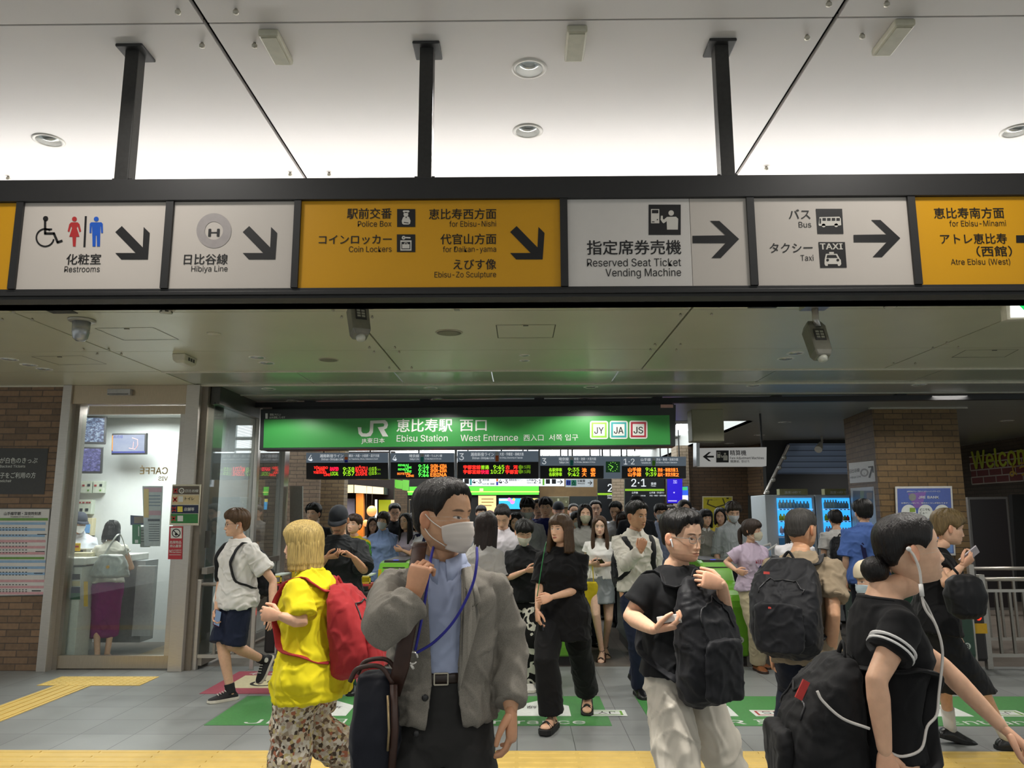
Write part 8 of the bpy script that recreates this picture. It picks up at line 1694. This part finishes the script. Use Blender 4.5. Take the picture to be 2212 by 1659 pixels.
# -- woman in grey skirt
YJ = 9.2
J_ = Person('woman with long brown hair in white top and short grey skirt', (X_(1294, YJ), YJ), -3, 1.615, 'f', lean=1, head=(0, 4, 0), lod=1, skin='pale', hair=('parted', '#4a3524'), curtain=(.36, 58, .06, .024, 3.0), lips='#9a3f44', lock=[([(.066, -.052, .03), (.085, -.06, -.10), (.088, -.075, -.22), (.08, -.085, -.36)], [.018, .024, .026, .008]), ([(-.066, -.052, .03), (-.085, -.06, -.10), (-.088, -.075, -.22), (-.08, -.085, -.38)], [.018, .024, .026, .008])],
 R=dict(eW=at(1268, 1215, 9.25), wW=at(1278, 1218, 8.95), fW=(.6, -.5, .1), nW=(.3, .5, .7), curl=.6), L=dict(eW=at(1326, 1215, 9.2), wW=at(1297, 1222, 8.98), fW=(-1, -.1, .05), nW=(0, .5, .8), curl=.5), lL=dict(a=(.05, .15, .12), fp=20), lR=dict(a=(-.01, -.15, .13), fp=20), top=dict(mat=WHT, hem=.04, sleeve=.3, loose=1.06, srad=1.3, fold=.006, tuck=True), bottom=dict(mat=plain('#6f7678', .4, var=.05, key='skirt_grey'), kind='skirt', hem=.655, width=.98, waist=.14), shoes=dict(mat=plain('#3a2418', .4, key='heel_brown'), style='sandal', heel=.03))
phone('dark phone of the woman in short grey skirt', J_, -1, '#1a1518'); tb = thing('tote_bag', 'yellow tote bag hanging beside the woman in short grey skirt', 'bag', (X_(1270, 9.1), 9.1, .52)); b = MB(); b.loft([[(x, y, z) for x, y, _ in ell(w, .06, 20, 3)] for z, w in ((-.0, .09), (.04, .11), (.30, .10), (.34, .08))]); mesh_obj('bag', remesh(b, .012, 2, .006, 8), fabric('#c9b41c', .6, .06, .3), tb)
for q in (-1, 1): MB().tube(bez([(-.05, q * .03, .33), (-.03, q * .03, .55), (.03, q * .03, .55), (.05, q * .03, .33)], 5), .006, 6).build('handle', fabric('#c9b41c', .6, .06, .3), tb, smooth=True)

# -- woman in lilac tee
YK = 8.55
K_ = Person('woman in lilac printed tee, beige mask and loose khaki trousers', (X_(1618, YK), YK), 16, 1.575, 'f', lean=1, head=(38, 2, 0), lod=0, skin='fair', hair=('bangs', '#2a1d14'), tail=([(0, .10, .03), (0, .14, -.02), (-.01, .135, -.12), (-.01, .12, -.2)], [.02, .03, .028, .01]), mask='#c9c2ae', glasses='#b0a8a0', earbud=[-1],
 R=dict(eW=at(1568, 1215, 8.55), wW=at(1590, 1232, 8.32), fW=(.9, -.1, -.35), nW=(.1, .9, .3), curl=.35), L=dict(a=0), lL=dict(a=(.11, .15, .088)), lR=dict(a=(-.02, -.05, .088)), top=dict(mat=fabric('#bfaec2', .85, .05, .35), hem=-.01, sleeve=.62, loose=1.18, srad=1.7, fold=.009, boxy=.7), bottom=dict(mat=fabric('#aba084', .85, .08, .4), width=1.35, hemw=1.4, hem=.08), shoes=dict(mat=plain('#7a4a2c', .35, key='loafer_tan'), sole=plain('#2c1c12', .6, key='sole_brown')))
kz = lambda u: K_.hz + u * K_.k; M_RED = plain('#a02a40', .8, key='tee_red'); project(K_, K_.shirt, [text_shape('KEEP', .0, kz(.30), .05, .10), text_shape('ON', .115, kz(.30), .05, .05), text_shape('CHANGING', .04, kz(.02), .045, .19)], 'lettering', M_RED, .004); project(K_, K_.shirt, [([(cx + .030 * math.cos(t), kz(.235) + .038 * math.sin(t)) for t in np.linspace(0, 2 * PI, 16)], [tuple(range(16))]) for cx in (.015, .08)], 'print', plain('#23305c', .8, key='tee_blue'), .0045)

# -- man in beige tee, seen from behind
YL = 4.6
L_p = Person('grey haired man in beige tee seen from behind with a black rucksack', (X_(1722, YL), YL), 146, 1.66, 'm', lean=4, head=(-18, 0, 0), lod=0, skin='tan', hair=('crop', '#3b3936', .6), bw=.98,
 R=dict(eW=at(1800, 1330, 4.40), wW=at(1790, 1440, 4.50), curl=.5), L=dict(a=0), lL=dict(aW=at(1688, 1640, 4.75), fp=55), lR=dict(a=(-.10, -.28, .088)), top=dict(mat=fabric('#8d7e68', .85, .06, .35), hem=-.10, sleeve=.62, loose=1.1, srad=1.5, fold=.011, boxy=.5), bottom=dict(mat=fabric('#181d2c'), width=1.12), shoes=dict(mat=plain('#c9c2b4', .6, key='shoe_cream'), sole=plain('#b9b2a2', .6, key='sole_cream')))
backpack('large black rucksack with red zip tags on the grey haired man', L_p.chest(.29) @ Matrix.Translation((.03, .01, -.01)), (.37, .27, .53), NYL, ('#b8433c', [(.06, .12, .92), (.03, -.06, 1.06)]), k=1.0, P=L_p)

# -- person with bleached hair raising a phone
YM = 5.5
M_p = Person('person with bleached short hair in black raising a phone, white socks', (X_(1998, YM), YM), 84, 1.67, 'f', lean=7, head=(0, 8, 0), neck=.03, lod=0, skin='fair', hair=('fringe', '#6e5c3c', .5), cap=None,
 R=dict(eW=at(2043, 1262, 5.25), wW=at(2078, 1222, 5.22), fW=(.75, -.1, .62), nW=(-.3, .9, .5), curl=.6), L=dict(a=0), lR=dict(aW=Vector((X_(2132, 5.7), 5.75, .088)), fy=0), lL=dict(aW=Vector((X_(2010, 5.9), 5.9, .11)), fp=14), top=dict(mat=BLK2, hem=-.05, sleeve=.35, loose=1.2, srad=1.5, fold=.008, boxy=.5), bottom=dict(mat=fabric('#14161a', .7, .15, .5), kind='skirt', hem=.43, width=1.45, waist=.08), shoes=dict(mat=SH_BLK, sole=SOLE_B, sock=(WHT, .16)))
phone('pale phone raised by the person with bleached hair', M_p, -1, '#b9b4bc'); sb = thing('shoulder_bag', 'black round shoulder bag of the person with bleached hair', 'bag', at(2085, 1285, 5.05)); b = MB(); b.loft([[(x, y, z) for x, y, _ in ell(w, d, 22, 2.8)] for z, w, d in ((-.14, .06, .05), (-.11, .10, .08), (0, .118, .09), (.09, .10, .07), (.12, .06, .04))]); mesh_obj('bag', remesh(b, .010, 2, .009, 9), fabric('#101114', .6, .15, .4, key='sbag'), sb); o_ = sb.location; MB().tube([p - o_ for p in bez([at(2070, 1240, 5.07), at(2030, 1195, 5.3), at(2012, 1180, 5.5), at(2020, 1230, 5.65), at(2080, 1250, 5.12)], 6)], .012, 8, flat=.3).build('strap', BLK, sb, smooth=True)

# ---------------------------------------------------------------- the crowd behind
HB = '#15110f'
PH_C = fabric('#8d8798')
def crowd(label, px, ptop, Y, sex, face=0, head=(0, 0, 0), hair=('short', HB), topc='#1a1b1e', bottomc='#1d1f28', arms='down', lod=2, capt=0.02, **kw):
 z = at(px, ptop, Y).z; h = (z - capt) * 1.0 / (1 + .0) / (1.0 if not kw.get('cap') else 1.012)
 k = h / 1.7; a = {}
 if arms == 'phone': a = dict(R=dict(w=(-.10, -.30, 1.12), pole=(-.8, .5, -.6), f=(.5, -.8, .2), n=(.3, .3, .9), curl=.6))
 if arms == 'bent': a = dict(L=dict(w=(.02, -.26, 1.18), pole=(.8, .4, -.6), f=(-1, -.2, .1), n=(0, .8, .4), curl=.5))
 if arms == 'chin': a = dict(R=dict(w=(-.03, -.2, 1.38), pole=(-.5, -.4, -1), f=(0, 0, 1), n=(0, 1, 0), curl=.8))
 if arms == 'back': a = {}
 top = kw.pop('top', None) or dict(mat=topc if not isinstance(topc, str) else fabric(topc, key='crowd'), hem=-.05, sleeve=kw.pop('sleeve', .6), loose=kw.pop('loose', 1.14), srad=kw.pop('srad', 1.5), fold=.008, boxy=kw.pop('boxy', .4), collar=kw.pop('collar', None))
 bt = kw.pop('bottom', None) or dict(mat=fabric(bottomc, key='crowdb'), width=1.15)
 return Person(label, (X_(px, Y), Y), face, h, sex, head=head, hair=hair, lod=lod, top=top, bottom=bt, shoes=dict(mat=SH_BLK), group=None, stride=kw.pop('stride', .35), **a, **kw)
crowd('man with centre parted dark hair in black behind the woman in yellow', 680, 1086, 10.9, 'm', -6, (-6, 0, 0), ('wavy', HB), '#16171a', earbud=[-1])
crowd('person in green and yellow tee with short brown hair beside the cap man', 768, 1106, 9.5, 'f', -4, (-12, -6, 6), ('fringe', '#3a2a1f'), printed(['#5a8a2a', '#b5a01c', '#3d7a2c', '#8f9a24'], 2.2, 'greenyellow', kind='noise', thr=.45), arms='bent', lod=1)
crowd('woman with glasses and dark hair half hidden by the woman in blue shirt', 806, 1113, 11.9, 'f', 6, (8, 0, 0), ('parted', '#2a1c17'), '#c9c4c4', curtain=(.2, 58), glasses='#6a5a58')
crowd('woman in loose light blue shirt with white mask', 829, 1100, 10.9, 'f', 2, (-6, 4, 8), ('bangs', '#2c201a'), '#7f93b8', mask='#d3d3d6', lod=1, top=dict(mat=fabric('#8398c0', .85, .06, .4), hem=-.16, sleeve=1.75, loose=1.25, srad=1.9, fold=.012, boxy=.8, collar=fabric('#8ea2c8', .85, .05, .2), cuff=True))
crowd('tall man in black polo shirt and glasses behind the woman in blue shirt', 852, 1085, 12.4, 'm', 8, (10, 14, 0), ('short', HB), '#15161a', glasses='#2a2a2a', collar=BLK)
crowd('woman with long black hair and bent arm in pale lilac top', 880, 1104, 10.95, 'f', -10, (-16, -6, -4), ('parted', '#14100f'), '#a49aa6', curtain=(.32, 56), arms='bent', lod=1)
crowd('woman with maroon hair glimpsed beside the black polo man', 848, 1096, 13.4, 'f', 12, (0, 0, 0), ('bangs', '#3a1c20'), '#3a3436')
crowd('woman in white blouse behind the navy floral top', 904, 1106, 11.7, 'f', -4, (-4, 0, 0), ('parted', '#241814'), '#cfcfcf', curtain=(.13, 60))
crowd('person with dark hair seen between the long haired and the white bloused women', 893, 1103, 12.7, 'f', 170, (0, 0, 0), ('bangs', HB), '#7a6a58', curtain=(.22, 60))
crowd('woman in white and navy floral top reading her phone', 926, 1100, 10.9, 'f', -6, (-10, 16, 0), ('tied', '#231914'), printed(['#d3d3d6', '#1c2040', '#cfcfd4'], 7, 'navyfloral', kind='noise', thr=.5), arms='phone', lod=1, eye=.4)
crowd('grey capped man far behind the floral topped woman', 903, 1088, 14.6, 'm', 0, (0, 0, 0), ('fringe', '#5a524c'), '#8a8680')
crowd('woman with long dark hair in pale grey tee behind the grey jacket man', 1043, 1098, 6.6, 'f', 150, (10, 4, 0), ('parted', '#221611'), '#a9a7a4', curtain=(.34, 50, .0, .026, 1.0, .10), lod=1)
crowd('man in white shirt with head bowed low', 1086, 1098, 8.75, 'm', 0, (-8, 30, 0), ('short', '#1a1614'), '#d8d2da', lod=1, eye=.3, capt=-.03, top=dict(mat=fabric('#d9d3da', .85, .03, .35), hem=-.02, sleeve=.75, loose=1.12, srad=1.5, fold=.009, boxy=.4, collar=fabric('#d9d3da', .85, .03, .2)))
crowd('person whose black hair rises behind the man with bowed head', 1086, 1086, 10.9, 'm', 0, (0, 10, 0), ('short', HB), '#2a2a30')
crowd('person in dark top left of the man with bowed head', 1053, 1108, 10.1, 'm', 0, (4, 8, 0), ('fringe', HB), '#9a9aa2')
crowd('tall man with black hair and grey mask in pale grey sweater', 1137, 1078, 11.0, 'm', 10, (-14, 18, 0), ('wavy', '#100e0d'), '#9c9da0', mask='#b9b9b6', lod=1, capt=.0, sleeve=1.8, srad=1.5)
crowd('woman with black parted hair between bowed man and floral woman', 1114, 1103, 10.9, 'f', 0, (-4, 14, 0), ('parted', '#120f0e'), '#9aa09a', lod=1)
crowd('man with glasses and goatee in dark blue', 1163, 1076, 12.0, 'm', 0, (0, 0, 0), ('short', '#1f1916'), '#20266a', glasses='#3a3a3a', beard=.8)
crowd('young man with short black hair in dark blue shirt', 1179, 1072, 11.3, 'm', -4, (0, 4, 0), ('fringe', '#121012'), '#1d2258', lod=1)
crowd('distant man in black near the orange lit board', 1039, 1090, 14.0, 'm', 4, (0, 0, 0), ('fringe', '#201a18'), '#1f2026')
crowd('distant woman with brown hair and glasses near the orange lit board', 1058, 1099, 13.6, 'f', 0, (0, 0, 0), ('bangs', '#4a2c1e'), '#cfcfcf', glasses='#3a3030')
crowd('person in dark knitted cap behind the woman with brown bob', 1206, 1079, 12.6, 'm', 0, (0, 8, 0), ('crop', '#1f1f1f'), '#3a3a40', cap=('#26272b', False))
crowd('far woman with white mask right of the knitted cap', 1238, 1083, 12.9, 'f', 4, (0, 0, 0), ('tied', HB), '#33343a', mask='#d8d8dc')
crowd('person with glasses and mask peeking beside the beige masked woman', 1246, 1102, 10.9, 'm', 6, (6, 0, 0), ('fringe', HB), '#6a6a70', mask='#c9ccc8', glasses='#555555')
crowd('woman with beige mask and shoulder length dark hair in grey vest', 1263, 1083, 10.2, 'f', 0, (0, 2, 0), ('parted', '#1a1411'), '#8a8a84', curtain=(.17, 58), mask='#aba78e', lod=1, top=dict(mat=fabric('#8b8a84'), hem=-.05, sleeve=.7, loose=1.1, srad=1.9, fold=.008, boxy=.4))
crowd('man in white tee behind the long haired woman in grey skirt', 1286, 1079, 12.7, 'm', 0, (0, 0, 0), ('short', HB), '#d3d3da')
crowd('man in white shirt with black strap left of the hand at chin man', 1332, 1081, 11.6, 'm', -14, (-8, 16, 0), ('short', '#14161a'), '#d5d5da', lod=1)
crowd('woman with brown hair looking down beside the hand at chin man', 1344, 1101, 11.5, 'f', -6, (-10, 20, 0), ('bangs', '#33221a'), '#b5b2a4', curtain=(.15, 58), lod=1, eye=.4)
crowd('person in dark round hat behind the hand at chin man', 1374, 1065, 11.2, 'm', 0, (0, 6, 0), ('crop', '#121212'), '#22242a', cap=('#17181b', False))
crowd('man in glasses and white mask with pale blue shirt', 1426, 1086, 11.6, 'm', 0, (0, 0, 0), ('fringe', HB), '#9aa6c2', mask='#d6dae0', glasses='#303030', lod=1, collar=fabric('#a9b4cc'), sleeve=.75)
crowd('man whose dark hair shows right of the white masked man', 1447, 1089, 13.7, 'm', 0, (0, 0, 0), ('short', '#241d19'), '#3a3f4c')
crowd('person with long black hair parted like curtains', 1477, 1077, 11.8, 'm', 0, (4, 6, 0), ('parted', '#131010'), '#232a45', curtain=(.15, 46))
crowd('person with dark brown hair just right of the long black hair', 1494, 1093, 13.2, 'f', 0, (0, 0, 0), ('bangs', '#2a1d18'), '#4a4448')
crowd('woman with pale face behind the girl with black bob', 1503, 1099, 12.2, 'f', 10, (14, 0, 0), ('parted', '#1a1412'), '#39466a', skin='pale', curtain=(.14, 60))
crowd('girl with black bob and white collar in grey top', 1521, 1095, 11.1, 'f', 6, (2, 4, 0), ('bangs', '#0f0d0d'), '#8f8c84', curtain=(.13, 60), lod=1, collar=WHT)
crowd('woman with black hair and mustard sleeve behind the striped shirt man', 1556, 1092, 11.9, 'f', -14, (-4, 6, 0), ('parted', '#100e0e'), '#b09a1e', curtain=(.12, 58), lod=1)
crowd('man with greyish hair, white mask and striped pale shirt', 1580, 1086, 10.95, 'm', 4, (-4, 16, 0), ('wavy', '#3d362f'), '#b9bcbc', mask='#d2d5d8', lod=1, capt=.0, top=dict(mat=fabric('#bfc4c6', .85, .04, .35, stripe=('#7f878c', 24)), hem=-.05, sleeve=1.15, loose=1.14, srad=1.5, fold=.01, boxy=.4, collar=fabric('#c6cacb')))
P37 = crowd('woman with long black hair and white top seen from behind the grey haired man', 1712, 1110, 8.25, 'f', 158, (0, 0, 0), ('parted', '#0f0e0e'), '#d5d2d6', curtain=(.30, 50, .0, .026, 2.0, .08), lod=1, bottom=dict(mat=fabric('#23252e'), width=1.2, hem=.16))
P38 = crowd('person in beige cap with black rucksack facing the vending machines', 1806, 1096, 10.85, 'm', 172, (0, 8, 0), ('fringe', HB), '#d3cfca', cap=('#b3a382', False), lod=1); backpack('black rucksack with white tag on the person in beige cap', P38.chest(.24), (.32, .17, .48), NYL, ('#d3d3d3', [(0, .17, .8)]))
P39 = crowd('man in blue shirt seen from behind, dark strap on his back', 1866, 1078, 9.05, 'm', 160, (10, 2, 0), ('wavy', '#14110f'), '#4a66a8', lod=1, earbud=[1], top=dict(mat=fabric('#4f6cae', .8, .06, .4), hem=-.10, sleeve=.85, loose=1.2, srad=1.7, fold=.012, boxy=.7, collar=fabric('#5a76b6')))
cs = thing('shoulder_strap', 'dark blue strap down the back of the man in blue shirt', 'strap', P39.root.location); M_ = P39.chest(.30); MB().tube([M_ @ Vector(p) - P39.root.location for p in bez([(.06, -.02, .18), (.06, .08, .165), (.05, .155, .05), (.02, .165, -.2), (.0, .16, -.38)], 5)], .024, 8, flat=.2, side=(1, 0, 0)).build('strap', fabric('#1c1d44'), cs, smooth=True)

crowd('short person in cream knitted hat and pale blue mask behind the woman with corded earphones', 1888, 1194, 4.5, 'f', -84, (0, 10, 0), ('crop', '#3a2a20'), fabric('#d3c8ac', .95, .08, .5, key='cream_knit'), cap=('#d8ccb0', False), mask='#b9cbd2', lod=1)
# -- inside the ticket booth
YW = 9.05
W_p = Person('woman in white sleeveless top and magenta skirt at the booth counter', (X_(246, YW), YW), -150, 1.585, 'f', lean=9, head=(-14, 22, 0), lod=1, skin='fair', hair=('bangs', '#1a1310'), curtain=(.15, 60, .05, .028, 4.0), R=dict(w=(-.16, -.32, 1.06), pole=(-.6, .6, -.4)), L=dict(w=(.14, -.34, 1.05), pole=(.6, .6, -.4)), lL=dict(a=(.055, .03, .088)), lR=dict(a=(-.055, -.02, .088)), top=dict(mat=fabric('#d0cdc0'), hem=.02, sleeve=.16, loose=1.08, srad=1.3, fold=.006), bottom=dict(mat=fabric('#86246e', .8, .08, .3), kind='skirt', hem=.26, width=1.0, waist=.12), shoes=dict(mat=plain('#a98a6c', .4, key='heel_nude'), sole=plain('#a98a6c', .5, key='heel_nude2')))
clip = MB(); clip.box(-.03, .03, .095, .115, .07, .10); clip.xf(W_p.H).build('hair_clip', M_BLACK, W_p.root)
wb2 = thing('shoulder_bag', 'silver shoulder bag of the woman in magenta skirt', 'bag', at(240, 1222, 8.86)); b = MB(); b.loft([[(x, y, z) for x, y, _ in ell(w, d, 24, 3)] for z, w, d in ((-.13, .19, .05), (-.11, .215, .07), (.02, .18, .06), (.12, .13, .03))]); mesh_obj('bag', remesh(b, .012, 2, .009, 9), plain('#a9aca6', .35, .35, var=.08, key='silver_bag'), wb2); o_ = wb2.location; MB().tube([p - o_ for p in bez([at(222, 1205, 8.88), at(250, 1160, 8.95), at(262, 1158, 9.02), at(276, 1200, 8.9)], 5)], .012, 8, flat=.3).build('handle', plain('#b9bbb4', .4, .2, key='silver_strap'), wb2, smooth=True); MB().cyl((.0, -.075, -.01), (.0, -.06, -.01), .018, n=14).build('badge', plain('#c79a1c', .4, key='bag_badge'), wb2)
Q_p = Person('booth clerk in white uniform shirt with dark cap and mask', (X_(158, 9.75), 9.9), 28, 1.66, 'm', lean=4, head=(30, 14, 0), lod=1, skin='tan', hair=('crop', HB), cap=('#2c2f38', True), mask='#d6d6d6', top=dict(mat=fabric('#c9cdd4'), hem=-.02, sleeve=1.9, loose=1.1, srad=1.3, fold=.008, collar=fabric('#c9cdd4')), bottom=dict(mat=NAVY), shoes=dict(mat=SH_BLK))
cut_holes()
bpy.data.scenes.remove(TMP)
